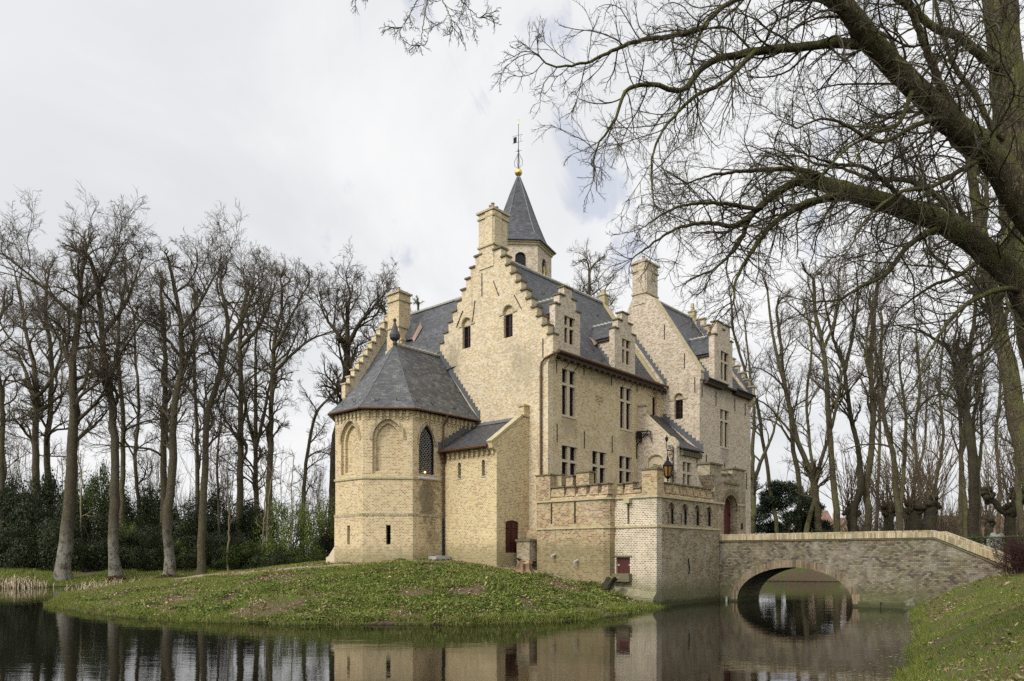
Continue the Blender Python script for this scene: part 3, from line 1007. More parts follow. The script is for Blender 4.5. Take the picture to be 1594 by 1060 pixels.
soakers(b, (12.27, -3.05, 9.35), (12.27, -.1, 11.85), 11, .03, (-1, 0, 0), .2)
PO.part(b, 'roof_flashing', 'lead')
b = MB()
for i in range(12):
    b.box(9.72 + i * .22, 9.83 + i * .22, -3.0, -2.784, 8.8, 9.03)
b.box(9.68, 12.28, -2.96, -2.786, 9.035, 9.12)
PO.part(b, 'corbel_table', 'capstone')
b = MB().prism(fp, nic, (), .1, .18)
nb = PO.part(b, 'niche', 'niche')
b = MB()
b.tube([fp(a, z, -.01) for a, z in [(-1.9, 6.3)] + arch(-1.9, -.69, 6.3, 8.48, 8.95)[2:][::-1] + [(-.69, 6.3)]], .05, 5)
PO.part(b, 'niche_moulding', 'niche', nb)
b = MB()
rr = random.Random(5)
for i in range(46):
    t = 2 * PI * i / 23
    q = .12 + .3 * ((i * .37) % 1)
    c0 = (-1.3 + q * math.cos(t), 7.95 + q * .9 * math.sin(t))
    b.tube([fp(c0[0], c0[1], .1), fp(c0[0] + .09 * math.cos(t + 1), c0[1] + .09 * math.sin(t + 1), .03), fp(c0[0] + .13 * math.cos(t + 2), c0[1] + .1 * math.sin(t + 2), .09)], [.035, .045, .02], 5)
PO.part(b, 'carved_crest', 'ledge', nb)
anchor(PO, FV(-2.78), 11.9, 8.2, 9.0)

# ------------------------------------------------------------------ CHAPEL with a three-sided end
CH = Thing('castle_chapel', 'yellow brick chapel with polygonal end, blind pointed arches and grey slate roof', 'chapel', (-3.5, 8.76, 2.2))
ua, va, A_ = -5.01, 5.56, 1.91
u1, v1 = ua - A_, va + A_
v2 = 10.05
v3 = v2 + A_
f3 = FV(va)
S2 = 1 / math.sqrt(2)
f2 = fr((ua, va), (-S2, S2), (S2, S2))
f1 = FU(u1)
L2 = A_ * math.sqrt(2)
ar3 = arch(-4.55, -3.32, 7.08, 8.75, 9.87, 8, True)
w = MB()
w.prism(f3, rect(ua, 0, 1.0, 10.55), [ar3], 0, .35)
ar2 = arch(.5, 2.19, 7.05, 8.95, 10.07, 8, True)
ar2i = arch(.68, 2.01, 7.18, 8.9, 9.84, 8, True)
sl2 = rect(1.19, 1.44, 3.13, 4.19)
ar1 = arch(7.84 - .02, 9.5, 7.05, 8.95, 10.07, 8, True)
ar1i = arch(8.0, 9.32, 7.18, 8.9, 9.84, 8, True)
sl1 = rect(8.6, 8.86, 3.13, 4.19)
# outer leaf with the full arches, second leaf with the inner order, solid back
w.prism(f2, rect(.0, L2, 1.0, 10.55), [ar2, sl2], 0, .16)
w.prism(f2, rect(.07, L2 - .07, 1.0, 10.5), [ar2i, sl2], .162, .32)
w.prism(f2, rect(.14, L2 - .14, 1.0, 10.5), [sl2], .322, .62)
w.prism(f1, rect(v1, v2, 1.0, 10.55), [ar1, sl1], 0, .16)
w.prism(f1, rect(v1 + .07, v2 - .07, 1.0, 10.5), [ar1i, sl1], .162, .32)
w.prism(f1, rect(v1 + .14, v2 - .14, 1.0, 10.5), [sl1], .322, .62)
w.prism(fr((u1, v2), (S2, S2), (S2, -S2)), rect(0, L2, 1.0, 10.55), (), .0, .3)
w.box(ua, -.01, v3 - .3, v3, 1.0, 10.55)
cw = CH.part(w, 'wall', 'chapel')
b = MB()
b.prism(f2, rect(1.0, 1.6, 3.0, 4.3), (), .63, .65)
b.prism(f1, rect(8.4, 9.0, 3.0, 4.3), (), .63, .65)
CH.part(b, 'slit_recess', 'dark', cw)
# string courses and slightly proud plinth
def ring(z0, z1, d):
    b = MB()
    b.prism(f3, rect(ua - d * .41, -.02, z0, z1), (), -d, -.002)
    b.prism(f2, rect(-d * .41, L2 + d * .41, z0, z1), (), -d, -.002)
    b.prism(f1, rect(v1 - d * .41, v2 + d * .41, z0, z1), (), -d, -.002)
    return b
CH.part(ring(6.74, 6.86, .07), 'upper_string', 'ledge', cw)
CH.part(ring(4.7, 4.84, .075), 'lower_string', 'coping_brick', cw)
b = ring(1.0, 4.695, .05)
b2 = MB()
b2.prism(f3, rect(ua - .02, -.02, 1.0, 4.695), (), -.05, -.002)
b2.prism(f2, rect(-.02, L2 + .02, 1.0, 4.695), [sl2], -.05, -.002)
b2.prism(f1, rect(v1 - .02, v2 + .02, 1.0, 4.695), [sl1], -.05, -.002)
CH.part(b2, 'plinth', 'chapel', cw)
b = MB()
def voussoir(frame, a0, a1, zs, zt, gap=.04, d=-.035, wd=.16):
    o = arch(a0 - wd, a1 + wd, zs - .05, zs, zt + wd * 1.25, 8, True)
    i = arch(a0 - .0, a1 + .0, zs - .05, zs, zt, 8, True)
    poly = o[2:] + list(reversed(i[2:]))
    poly = [o[1]] + o[2:] + [o[0], i[0]] + list(reversed(i[2:])) + [i[1]]
    b.prism(frame, poly, (), d, .05)
voussoir(f2, .5, 2.19, 8.95, 10.07)
voussoir(f1, 7.82, 9.5, 8.95, 10.07)
voussoir(f3, -4.55, -3.32, 8.75, 9.87)
CH.part(b, 'arch_surround', 'coping_brick', cw)
b = MB()
for (frame, a0, a1) in ((f3, ua + .15, -.1), (f2, .1, L2 - .1), (f1, v1 + .1, v2 - .1)):
    n = max(3, int((a1 - a0) / .33))
    for i in range(n):
        a = a0 + (a1 - a0) * (i + .5) / n
        b.prism(frame, rect(a - .07, a + .07, 10.1 + .06, 10.5), (), -.13, -.002)
        b.prism(frame, rect(a - .055, a + .055, 10.02, 10.158), (), -.07, -.002)
    b.prism(frame, rect(a0 - .12, a1 + .1, 10.36, 10.5), (), -.06, -.0025)
CH.part(b, 'corbel_table', 'chapel', cw)
# pointed window
b = MB().prism(f3, arch(-4.57, -3.3, 7.05, 8.75, 9.9, 8, True), (), .2, .23)
wn = CH.part(b, 'window_pane', 'leaded')
b = MB()
b.prism(f3, arch(-4.548, -3.322, 7.082, 8.75, 9.868, 8, True), [arch(-4.47, -3.4, 7.13, 8.72, 9.74, 8, True)], .13, .198)
CH.part(b, 'window_frame', 'iron', wn)
b = MB()
b.add([f3(a, z, d) for a, z, d in ((-4.6, 7.07, .2), (-3.2, 7.07, .2), (-3.1, 6.85, -.14), (-4.66, 6.85, -.14), (-4.6, 6.78, .2), (-3.2, 6.78, .2), (-3.1, 6.78, -.14), (-4.66, 6.78, -.14))],
      [(0, 1, 2, 3), (7, 6, 5, 4), (3, 2, 6, 7), (0, 3, 7, 4), (1, 5, 6, 2), (0, 4, 5, 1)])
CH.part(b, 'window_sill', 'greystone', wn)
# roof: ridge along u at v = 8.76, hipped round the three-sided end
cv = (va + v3) / 2
pk = (-3.62, cv, 15.05)
ov = .36
o4 = ov * .41
e = [(0 - .01, va - ov, 10.62), (ua - o4, va - ov, 10.62), (u1 - ov, v1 - o4, 10.62), (u1 - ov, v2 + o4, 10.62), (ua - o4, v3 + ov, 10.62), (-.01, v3 + ov, 10.62)]
def toward(p, t, dz):
    q = (pk[0] if p[0] < -1 else -.01, pk[1], pk[2])
    return tuple(a + (b_ - a) * t for a, b_ in zip(p, q))[:2] + (p[2] + (q[2] - p[2]) * t - dz,)
mid = [toward(p, .22, .16) for p in e]
mi2 = [toward(p, .5, .12) for p in e]
rg = (-.01, cv, pk[2])
b = MB()
for i in range(5):
    top = [pk, pk] if 1 <= i <= 3 else ([rg, pk] if i == 0 else [pk, rg])
    for (p0, p1, q1, q0) in ((e[i], e[i + 1], mid[i + 1], mid[i]), (mid[i], mid[i + 1], mi2[i + 1], mi2[i])):
        b.slab([p0, p1, q1, q0], .07)
    if 1 <= i <= 3:
        b.slab([mi2[i], mi2[i + 1], pk], .07)
    else:
        b.slab([mi2[i], mi2[i + 1], top[1], top[0]], .07)
rf = CH.part(b, 'roof', 'slate2')
b = MB()
for i in (1, 2, 3, 4):
    b.tube([e[i], mid[i], mi2[i], pk], .028, 5)
CH.part(b, 'roof_hips', 'lead', rf)
b = MB()
for i in range(11):
    u = pk[0] + .1 + i * .32
    b.tube([(u, cv, pk[2] + .03), (u + .34, cv, pk[2] + .07)], [.09, .125], 7)
CH.part(b, 'ridge_tiles', 'ridge', rf)
b = MB()
b.lathe((pk[0], cv), [(.1, pk[2] - .1), (.14, pk[2] + .05), (.12, pk[2] + .2), (.3, pk[2] + .36), (.33, pk[2] + .55), (.27, pk[2] + .7), (.2, pk[2] + .85), (.09, pk[2] + 1.25), (.05, pk[2] + 1.33), (.1, pk[2] + 1.42), (.1, pk[2] + 1.5), (.03, pk[2] + 1.58)], 12)
CH.part(b, 'finial', 'slate3', rf)
b = MB()
for i in range(1, 4):
    b.tube([(p[0], p[1], p[2] - .05) for p in (e[i], e[i + 1])], .07, 8)
b.tube([(e[0][0], e[0][1], e[0][2] - .05), (e[1][0], e[1][1], e[1][2] - .05)], .07, 8)
CH.part(b, 'gutter', 'copper', rf)
b = MB()
soakers(b, (-.03, va - ov, 10.75), (-.03, cv, 15.15), 17, .03, (-1, 0, 0), .2)
CH.part(b, 'roof_flashing', 'lead', rf)
for t in (.12, .35, .68, .9):
    p, q = Vector(e[0]), Vector(e[1])
    m_ = p.lerp(q, t) + Vector((0, .35, .45))
    hook(CH, m_, (1, 0, 0), rf)
for t in (.3, .7):
    m_ = Vector(e[1]).lerp(Vector(e[2]), t) + Vector((.3, .3, .42))
    hook(CH, m_, (-1, 1, 0), rf)
    m_ = Vector(e[2]).lerp(Vector(e[3]), t) + Vector((.3, 0, .42))
    hook(CH, m_, (0, 1, 0), rf)
for (uu, vv, zz) in ((-2.4, 7.8, 13.5), (-1.2, 7.6, 13.1), (-4.2, 8.0, 13.4)):
    hook(CH, (uu, vv, zz), (1, 0, 0), rf)
b = MB()
b.tube([(-2.75, va - .42, 10.55), (-2.78, va - .3, 10.2), (-2.8, va - .13, 9.95), (-2.8, va - .13, 4.6)], .055, 8)
for z in (9.2, 7.2, 5.6):
    b.tube([(-2.8, va - .13, z), (-2.8, va - .13, z + .07)], .07, 8)
b.box(-3.0, -2.62, va - .3, va - .06, 8.05, 8.4)
b.box(-2.93, -2.69, va - .26, va - .08, 7.82, 8.048)
CH.part(b, 'downpipe', 'copper')
b = MB().tube([(-2.8, va - .13, 4.6), (-2.8, va - .13, 2.42)], .068, 8)
CH.part(b, 'downpipe_foot', 'iron')
b = MB()
prof = [(.055 * math.sin(PI * i / 8) + .002, 7.2 - .055 * math.cos(PI * i / 8)) for i in range(9)]
b.lathe((-4.0, va + .1), prof, 8)
mm, nt = nodes('small_lamp'); g = G(nt)
em = g.n('ShaderNodeEmission', {'Color': (1, .62, .25, 1), 'Strength': 4.})
oo = g.n('ShaderNodeOutputMaterial'); nt.links.new(em.outputs[0], oo.inputs[0])
CH.part(b, 'lamp_bulb', mm, wn)

# ------------------------------------------------------------------ ANNEX (lean-to between chapel and gable)
AN = Thing('lean_to_annex', 'low brick annex with slate lean-to roof and dark red cellar door', 'annex', (-2.69, 1.38, 2.4))
fa = FU(-2.69)
va0, va1 = 1.38, va - .008
s1, s2 = arch(4.12, 4.37, 6.87, 7.62, 7.75), arch(2.26, 2.5, 6.87, 7.62, 7.75)
w = MB().prism(fa, rect(va0, va1, 1.2, 8.42), [s1, s2], 0, .38)
fs = FV(va0)
dr = [(-1.98, 2.66), (-.85, 2.66), (-.85, 4.3), (-1.0, 4.4), (-1.42, 4.45), (-1.83, 4.4), (-1.98, 4.3)]
w.prism(fs, [(-2.309, 1.2), (-.003, 1.2), (-.003, 10.3), (-.62, 10.25), (-2.309, 9.04)], [dr], 0, .38)
w.box(-2.69, -2.311, va0, va0 + .38, 8.42, 8.5)
w.box(-.42, -.01, va0 + .0, va0 + .36, 10.302, 10.9)
w.prism(fs, [(-3.0, 8.3), (-2.311, 7.9), (-2.311, 9.04), (-3.08, 8.54)], (), .003, .375)
aw = AN.part(w, 'wall', 'annex')
b = MB()
b.slab([(-3.12, va0 + .3, 8.52), (-3.12, va1, 8.52), (-.01, va1, 10.35), (-.01, va0 + .3, 10.35)], .09)
AN.part(b, 'roof', 'slate3')
b = MB()
b.slab([(-3.14, va0 - .06, 8.66), (-3.14, va0 + .36, 8.66), (-.6, va0 + .36, 10.42), (-.6, va0 - .06, 10.42)], .12)
b.box(-.7, -.01, va0 - .06, va0 + .42, 10.31, 10.4)
b.box(-.48, -.01, va0 - .06, va0 + .42, 10.902, 11.0)
AN.part(b, 'gable_coping', 'ledge')
b = MB()
b.slab([(-.35, va0 + .4, 10.2), (-.35, va1, 10.2), (-.012, va1, 10.45), (-.012, va0 + .4, 10.45)], .03)
soakers(b, (-3.1, va1 - .02, 8.62), (-.02, va1 - .02, 10.45), 11, .03, (0, -1, 0), .22)
AN.part(b, 'roof_flashing', 'lead')
b = MB().tube([(-3.14, va0 + .3, 8.42), (-3.14, va1 - .05, 8.42)], .075, 8)
AN.part(b, 'gutter', 'copper')
b = MB()
for i in range(11):
    a = va0 + .2 + i * .38
    b.prism(fa, rect(a - .06, a + .06, 8.0, 8.38), (), -.14, -.002)
b.prism(fa, rect(va0 + .02, va1, 8.26, 8.4), (), -.08, -.0025)
AN.part(b, 'corbel_table', 'annex', aw)
for (a0, a1) in ((4.12, 4.37), (2.26, 2.5)):
    b = MB().prism(fa, rect(a0 - .05, a1 + .05, 6.8, 7.85), (), .16, .2)
    w_ = AN.part(b, 'window_pane', 'leaded')
    b = MB().prism(fa, rect(a0 - .05, a1 + .05, 6.8, 6.868), (), -.03, .2)
    AN.part(b, 'window_sill', 'greystone', w_)
b = MB().prism(fs, [(a, z - .01) for a, z in dr], (), .09, .15)
d = AN.part(b, 'door', 'door')
b = MB()
for (a0, a1) in ((-2.0, -1.6), (-1.2, -.82)):
    for z in (3.98, 2.86):
        b.prism(fs, rect(a0, a1, z, z + .05), (), .07, .088)
b.prism(fs, rect(-1.43, -1.40, 2.7, 4.4), (), .08, .0885)
AN.part(b, 'strap_hinges', 'iron', d)
# ------------------------------------------------------------------ BASTION (crenellated forecourt wall standing in the water)
BA = Thing('bastion_wall', 'weathered crenellated brick forecourt wall rising straight from the moat', 'wall', (-.3, -7.01, 0))
vB, uB, uA = -7.01, -.3, -.9
fA, fB, fR = FU(uA), FU(uB), FV(vB)
w = MB()
slA = [rect(-1.02, -.90, 4.18, 5.3), rect(-2.58, -2.46, 4.18, 5.3)]
# left block, its near corner chamfered
w.prism(fA, rect(-4.3, .05, .4, 5.36), slA, 0, .6)
w.add([(uA, -4.3, .2), (uA + .22, -4.55, .2), (uB + .3, -4.62, .2), (uB + .3, -4.3, .2), (uA, -4.3, 5.36), (uA + .22, -4.55, 5.36), (uB + .3, -4.62, 5.36), (uB + .3, -4.3, 5.36)],
      [(0, 1, 5, 4), (1, 2, 6, 5), (2, 3, 7, 6), (4, 5, 6, 7)])
w.box(uA + .602, .35, -4.3, .05, .4, 5.35)
wA = BA.part(w, 'flank_wall', 'bastion')
slB = [rect(-5.47, -5.34, 4.08, 5.3)]
hatch = rect(-5.5, -4.68, 1.6, 2.42)
w = MB().prism(fB, rect(vB, -4.45, -1.2, 5.36), slB + [hatch], 0, .5)
# mossy battered foot
w.add([(uB - .42, vB - .002, -1.2), (uB - .42, -4.6, -1.2), (uB - .32, -4.6, .62), (uB - .32, vB - .002, .42), (uB - .003, -4.6, .95), (uB - .003, vB - .002, .72), (uB - .003, vB - .002, -1.2), (uB - .003, -4.6, -1.2)],
      [(0, 3, 2, 1), (3, 5, 4, 2), (0, 6, 5, 3), (1, 2, 4, 7)])
wB = BA.part(w, 'end_wall', 'white_joint')
bl = [(1.11, .66), (2.46, .68), (3.81, .66), (5.16, .62)]
hs = [arch(c - wd / 2, c + wd / 2, 4.1, 4.75, 5.16, 6, True) for c, wd in bl]
w = MB().prism(fR, rect(uB + .502, 6.952, -1.2, 5.36), hs, 0, .14)
w.prism(fR, rect(uB + .502, 6.952, -1.2, 5.3), (), .142, .5)
wR = BA.part(w, 'water_wall', 'bastion2')
b = MB()
for c, wd in bl:
    b.prism(fR, rect(c - .12, c - .04, 4.1, 4.72), (), .125, .1415)
    b.prism(fR, rect(c + wd / 2 - .06, c + wd / 2 - .003, 4.1, 4.9), (), .05, .1415)
BA.part(b, 'blind_slits', 'dark', wR)
b = MB()
for c, wd in bl:
    pts = arch(c - wd / 2 - .05, c + wd / 2 + .05, 4.1, 4.75, 5.22, 6, True)[2:]
    b.tube([fR(a, z, -.005) for a, z in pts], .05, 5)
    for sg in (-1, 1):
        x = c + sg * (wd / 2 + .1)
        b.prism(fR, rect(x - .13, x + .13, 4.66, 4.74), (), -.045, -.002)
BA.part(b, 'arch_hoods', 'bastion2', wR)
# string courses
b = MB()
for z, d in ((5.36, .09), (3.9, .06)):
    h = .1
    b.prism(fA, rect(-4.36, .06, z, z + h), (), -d, .05)
    b.add([(uA - d, -4.36, z), (uA + .2, -4.55 - d, z), (uB, -4.62 - d, z), (uB + .0, -4.3, z), (uA - d, -4.36, z + h), (uA + .2, -4.55 - d, z + h), (uB, -4.62 - d, z + h), (uB, -4.3, z + h)],
          [(0, 1, 5, 4), (1, 2, 6, 5), (4, 5, 6, 7), (3, 2, 1, 0)])
    b.prism(fB, rect(vB - d, -4.65, z + .001, z + h + .001), (), -d, .05)
    b.prism(fR, rect(uB - d + .001, 6.95 if z > 5 else 6.45, z + .002, z + h + .002), (), -d - .001, .05)
b.prism(fR, rect(8.72, 9.82, 5.4, 5.5), (), -.06, .05)
BA.part(b, 'string_course', 'ledge')
# sloping parapet foot and merlons
b = MB()
def parapet(frame, a0, a1, merl, z0=5.462, zg=5.75, d0=.06, th=.42, mat=None):
    b.add([frame(a, z, d) for a, z, d in ((a0, z0, .0), (a1, z0, .0), (a1, zg, d0 + .12), (a0, zg, d0 + .12), (a0, z0, th + .1), (a1, z0, th + .1), (a1, zg, th + .1), (a0, zg, th + .1))],
          [(0, 1, 2, 3), (7, 6, 5, 4), (3, 2, 6, 7), (0, 3, 7, 4), (1, 5, 6, 2), (0, 4, 5, 1)])
    for (m0, m1, zt) in merl:
        m0, m1 = sorted((m0, m1))
        q = .05
        b.add([frame(a, z, d) for a, z, d in ((m0 - q, zg - .12, d0 - .02), (m1 + q, zg - .12, d0 - .02), (m1, zt, d0 + .04), (m0, zt, d0 + .04), (m0 - q, zg - .12, th + .06), (m1 + q, zg - .12, th + .06), (m1, zt, th + .06), (m0, zt, th + .06))],
              [(0, 1, 2, 3), (7, 6, 5, 4), (3, 2, 6, 7), (0, 3, 7, 4), (1, 5, 6, 2), (0, 4, 5, 1)])
mA = [(-.92, -1.72, 6.12), (-1.93, -2.44, 6.1), (-2.69, -3.18, 6.09), (-3.45, -3.9, 6.12), (-4.18, -4.52, 6.12)]
parapet(fA, -4.5, -.86, mA)
b.prism(fA, rect(-.86, .12, 5.463, 6.82), (), .02, .55)
b.prism(fA, rect(-3.06, -2.23, 5.763, 6.86), (), .5, .95)
b.prism(fA, rect(-1.98, -1.55, 5.763, 6.72), (), .52, .95)
b.prism(fA, rect(-1.2, -.9, 5.5, 6.85), (), .56, .95)
mB = [(-4.72, -5.0, 6.1), (-5.17, -5.62, 6.14), (-5.72, -6.05, 5.86)]
parapet(fB, -6.2, -4.66, mB)
b.prism(fB, rect(-7.06, -6.2, 5.463, 6.72), (), -.03, .62)
mR = [(.76 + .73 * i, .76 + .73 * i + .52, 6.1) for i in range(7)]
parapet(fR, .33, 5.85, mR)
pp = BA.part(b, 'parapet', 'bastion')
c = MB()
def caps(frame, merl, d0=.0, d1=.54, t=.07):
    for (m0, m1, zt) in merl:
        m0, m1 = sorted((m0, m1))
        c.prism(frame, rect(m0 - .05, m1 + .05, zt + .001, zt + t), (), d0, d1)
caps(fA, mA)
caps(fB, mB)
caps(fR, mR)
caps(fA, [(-.86, .12, 6.82)], -.04, .6)
caps(fA, [(-3.06, -2.23, 6.86)], .44, 1.0)
caps(fA, [(-1.98, -1.55, 6.72)], .46, 1.0)
caps(fA, [(-1.2, -.9, 6.85)], .5, 1.0)
caps(fB, [(-7.06, -6.2, 6.72)], -.09, .68, .08)
BA.part(c, 'parapet_caps', 'capstone', pp)
b = MB().prism(fB, hatch, (), .12, .18)
d = BA.part(b, 'hatch_door', 'door')
b = MB()
for (a0, a1) in ((-5.48, -5.36), (-4.82, -4.7)):
    b.prism(fB, rect(a0, a1, 2.0, 2.07), (), .1, .118)
BA.part(b, 'hatch_hinges', 'greystone', d)
b = MB()
b.prism(fB, rect(-5.62, -4.58, 2.422, 2.52), (), -.03, .3)
b.prism(fB, rect(-5.62, -4.6, 1.2, 1.598), (), -.3, .3)
BA.part(b, 'hatch_sill', 'capstone', d)
b = MB()
b.prism(fB, rect(-5.62, -5.30, 5.12, 5.34), (), -.3, .2)
BA.part(b, 'spout_stone', 'ledge')
for (uu, vv, zz) in ((-.95, -1.2, 2.55), (-.95, -2.7, 2.25)):
    b = MB().tube([(uu + .3, vv, zz + .1), (uu - .3, vv, zz - .1)], .07, 8)
    BA.part(b, 'drain_spout', 'greystone')
for v0_, z0_ in ((2.3, 2.2),):
    b = MB().tube([(2.9, vB - .02, 2.35), (2.86, vB - .06, 2.1), (2.95, vB - .05, 1.75), (2.9, vB - .02, 1.55)], .03, 5)
    BA.part(b, 'wall_hook', 'iron')

# gatehouse at the castle end of the bridge
GA = Thing('gatehouse', 'small brick gateway with round-arched dark red door at the bridge end', 'gateway', (7.85, vB, 2.6))
do = arch(6.97, 8.72, 2.76, 5.09, 5.96)
w = MB()
w.prism(fR, [(6.956, -1.2), (9.8, -1.2), (9.8, 6.9), (6.956, 6.9)], [do], -.02, .7)
w.prism(fR, rect(5.86, 6.95, 5.47, 6.9), (), -.02, .7)
w.prism(fR, rect(5.3, 6.72, 6.902, 7.5), (), .0, .72)
w.prism(fR, rect(8.1, 9.72, 6.902, 7.45), (), .0, .72)
w.prism(fR, rect(6.722, 7.3, 6.902, 7.02), (), .05, .7)
w.prism(fR, rect(7.5, 8.098, 6.902, 7.1), (), .05, .7)
w.prism(fR, [(5.3, 6.9), (5.858, 6.2), (5.858, 6.9)], (), .02, .7)
gw_ = GA.part(w, 'wall', 'bastion2')
b = MB()
b.prism(fR, rect(5.22, 6.8, 7.502, 7.6), (), -.07, .8)
b.prism(fR, rect(8.02, 9.8, 7.452, 7.55), (), -.07, .8)
b.prism(fR, rect(6.802, 7.4, 7.022, 7.1), (), -.03, .8)
b.prism(fR, rect(7.42, 8.018, 7.102, 7.17), (), -.03, .8)
b.prism(fR, rect(6.96, 8.9, 6.55, 6.65), (), -.07, .0)
GA.part(b, 'coping', 'capstone', gw_)
b = MB()
o = arch(6.97 - .32, 8.72 + .32, 5.05, 5.09, 6.3)[2:]
i_ = arch(6.97, 8.72, 5.05, 5.09, 5.96)[2:]
b.prism(fR, o + list(reversed(i_)), (), -.035, .05)
GA.part(b, 'arch_ring', 'ring', gw_)
b = MB().prism(fR, [(a, z) for a, z in arch(6.972, 8.718, 2.76, 5.09, 5.955)], (), .42, .5)
d = GA.part(b, 'gate_door', 'door')
b = MB()
b.prism(fR, rect(8.55, 8.62, 4.8, 4.95), (), .38, .415)
b.prism(fR, rect(8.55, 8.62, 3.2, 3.35), (), .38, .415)
GA.part(b, 'door_fitting', 'iron', d)
b = MB().prism(fR, rect(9.18, 9.34, 4.05, 4.4), (), -.08, -.022)
GA.part(b, 'letter_box', 'iron')

# ------------------------------------------------------------------ BRIDGE
BR = Thing('arched_bridge', 'grey-brown brick footbridge with one low arch and pale brick coping', 'bridge', (6.46, -11.2, 0))
ub0, ub1 = 6.46, 9.3
fb = fr((ub0, 0), (0, 1), (1, 0))
def ell(a0, a1, z0, zt, n=24):
    c, r = (a0 + a1) / 2, abs(a1 - a0) / 2
    return [(c + r * math.cos(PI * i / n), z0 + (zt - z0) * math.sin(PI * i / n)) for i in range(n + 1)]
tun = [(-14.05, -1.4)] + list(reversed([p for p in ell(-14.05, -8.06, .12, 1.9)])) + [(-8.06, -1.4)]
tun = [(-14.05, -1.4)] + list(reversed(ell(-14.05, -8.06, .12, 1.9))) + [(-8.06, -1.4)]
prof = [(-7.03, -1.4), (-7.03, 2.72), (-17.6, 2.72), (-20.4, 2.2), (-20.4, -1.4)]
body = prof[:1] + prof[1:5] + tun
w = MB().prism(fb, body, (), 0, ub1 - ub0)
top = lambda v: 3.34 if v > -17.62 else 3.34 - (-17.62 - v) * (3.34 - 1.98) / 2.95
par = [(-7.03, 2.722), (-7.03, 3.34), (-17.62, 3.34), (-20.4, top(-20.4)), (-20.4, 2.2), (-17.6, 2.722)]
w.prism(fb, par, (), .001, .38)
w.prism(fb, par, (), ub1 - ub0 - .38, ub1 - ub0 - .001)
w.prism(fb, rect(-15.35, -14.35, -1.4, .28), (), -.22, -.002)
w.prism(fb, rect(-20.0, -15.352, -1.4, .16), (), -.16, -.002)
bw_ = BR.part(w, 'body', 'bridge')
b = MB()
for d0, d1 in ((-.09, .46), (ub1 - ub0 - .46, ub1 - ub0 + .09)):
    z = lambda v: top(v)
    b.prism(fb, [(-7.03, 3.342), (-17.64, 3.342), (-20.62, 1.96), (-20.62, 2.33), (-17.56, 3.68), (-7.03, 3.68)], (), d0, d1)
BR.part(b, 'coping', 'coping_brick')
b = MB()
b.prism(fb, [(-7.03, 3.26), (-17.6, 3.26), (-20.4, 1.93), (-20.4, 1.99), (-17.6, 3.338), (-7.03, 3.338)], (), -.05, -.002)
BR.part(b, 'coping_drip', 'capstone')
b = MB()
o = ell(-14.45, -7.66, .1, 2.28)
i_ = ell(-14.05, -8.06, .12, 1.9)
b.prism(fb, o + list(reversed(i_)), (), -.025, .2)
BR.part(b, 'arch_ring', 'ring')
b = MB().tube([(6.3, -7.5, -.8), (6.3, -7.5, .25)], .06, 6)
BR.part(b, 'mooring_post', 'greystone')

# ------------------------------------------------------------------ LANTERN and iron bracket, drain slab, brick box, steps
def scroll(c, r0, r1, turns, frm, n=14):
    pts = []
    for i in range(n):
        t = i / (n - 1)
        a = turns * 2 * PI * t
        r = r0 + (r1 - r0) * t
        pts.append(frm(c[0] + r * math.cos(a), c[1] + r * math.sin(a), 0))
    return pts
LA = Thing('wall_lantern', 'black iron lantern with amber glass hung from a scrolled bracket on the porch corner', 'lantern', (8.55, -2.58, 7.3))
lx, ly = 8.55, -2.58
fl_ = fr((0, ly), (1, 0), (0, 1))
b = MB()
ph = PI / 6
b.lathe((lx, ly), [(.33, 8.0), (.36, 8.04), (.24, 8.2), (.1, 8.36), (.07, 8.55), (.03, 8.7)], 6, ph)
b.lathe((lx, ly), [(.17, 7.3), (.2, 7.36), (.2, 7.4)], 6, ph)
b.lathe((lx, ly), [(.02, 7.05), (.07, 7.14), (.04, 7.2), (.14, 7.3)], 6, ph)
for k in range(6):
    ca, sa = math.cos(ph + k * PI / 3), math.sin(ph + k * PI / 3)
    b.tube([(lx + .19 * ca, ly + .19 * sa, 7.38), (lx + .31 * ca, ly + .31 * sa, 8.02)], .05, 5)
LA.part(b, 'lantern_frame', 'iron')
b = MB().lathe((lx, ly), [(.175, 7.4), (.29, 8.0)], 6, ph, cap=False)
LA.part(b, 'lantern_glass', 'amber')
b = MB()
b.tube([(lx, ly, 8.7), (lx, ly, 9.0)], .03, 6)
b.tube([(lx - .1, ly, 9.0), (9.27, ly, 9.0)], .035, 6)
b.tube([(9.2, ly, 7.0), (9.2, ly, 9.3)], .035, 6)
b.tube([(lx + .05, ly, 7.75 - .15), (9.27, ly, 7.75 - .3)], .03, 6)
for c_, r_ in (((8.85, 8.75), .2), ((9.05, 8.5), .15), ((8.7, 9.2), .16), ((9.0, 9.2), .2)):
    b.tube(scroll(c_, r_, .03, 1.4, fl_), .022, 5)
b.tube([(lx - .05, ly, 9.0), (lx - .15, ly, 9.2), (lx - .12, ly, 9.55)], .025, 5)
b.lathe((lx - .12, ly), [(.02, 9.5), (.09, 9.6), (.11, 9.75), (.04, 9.8), (.01, 9.95)], 6)
LA.part(b, 'lantern_bracket', 'iron')

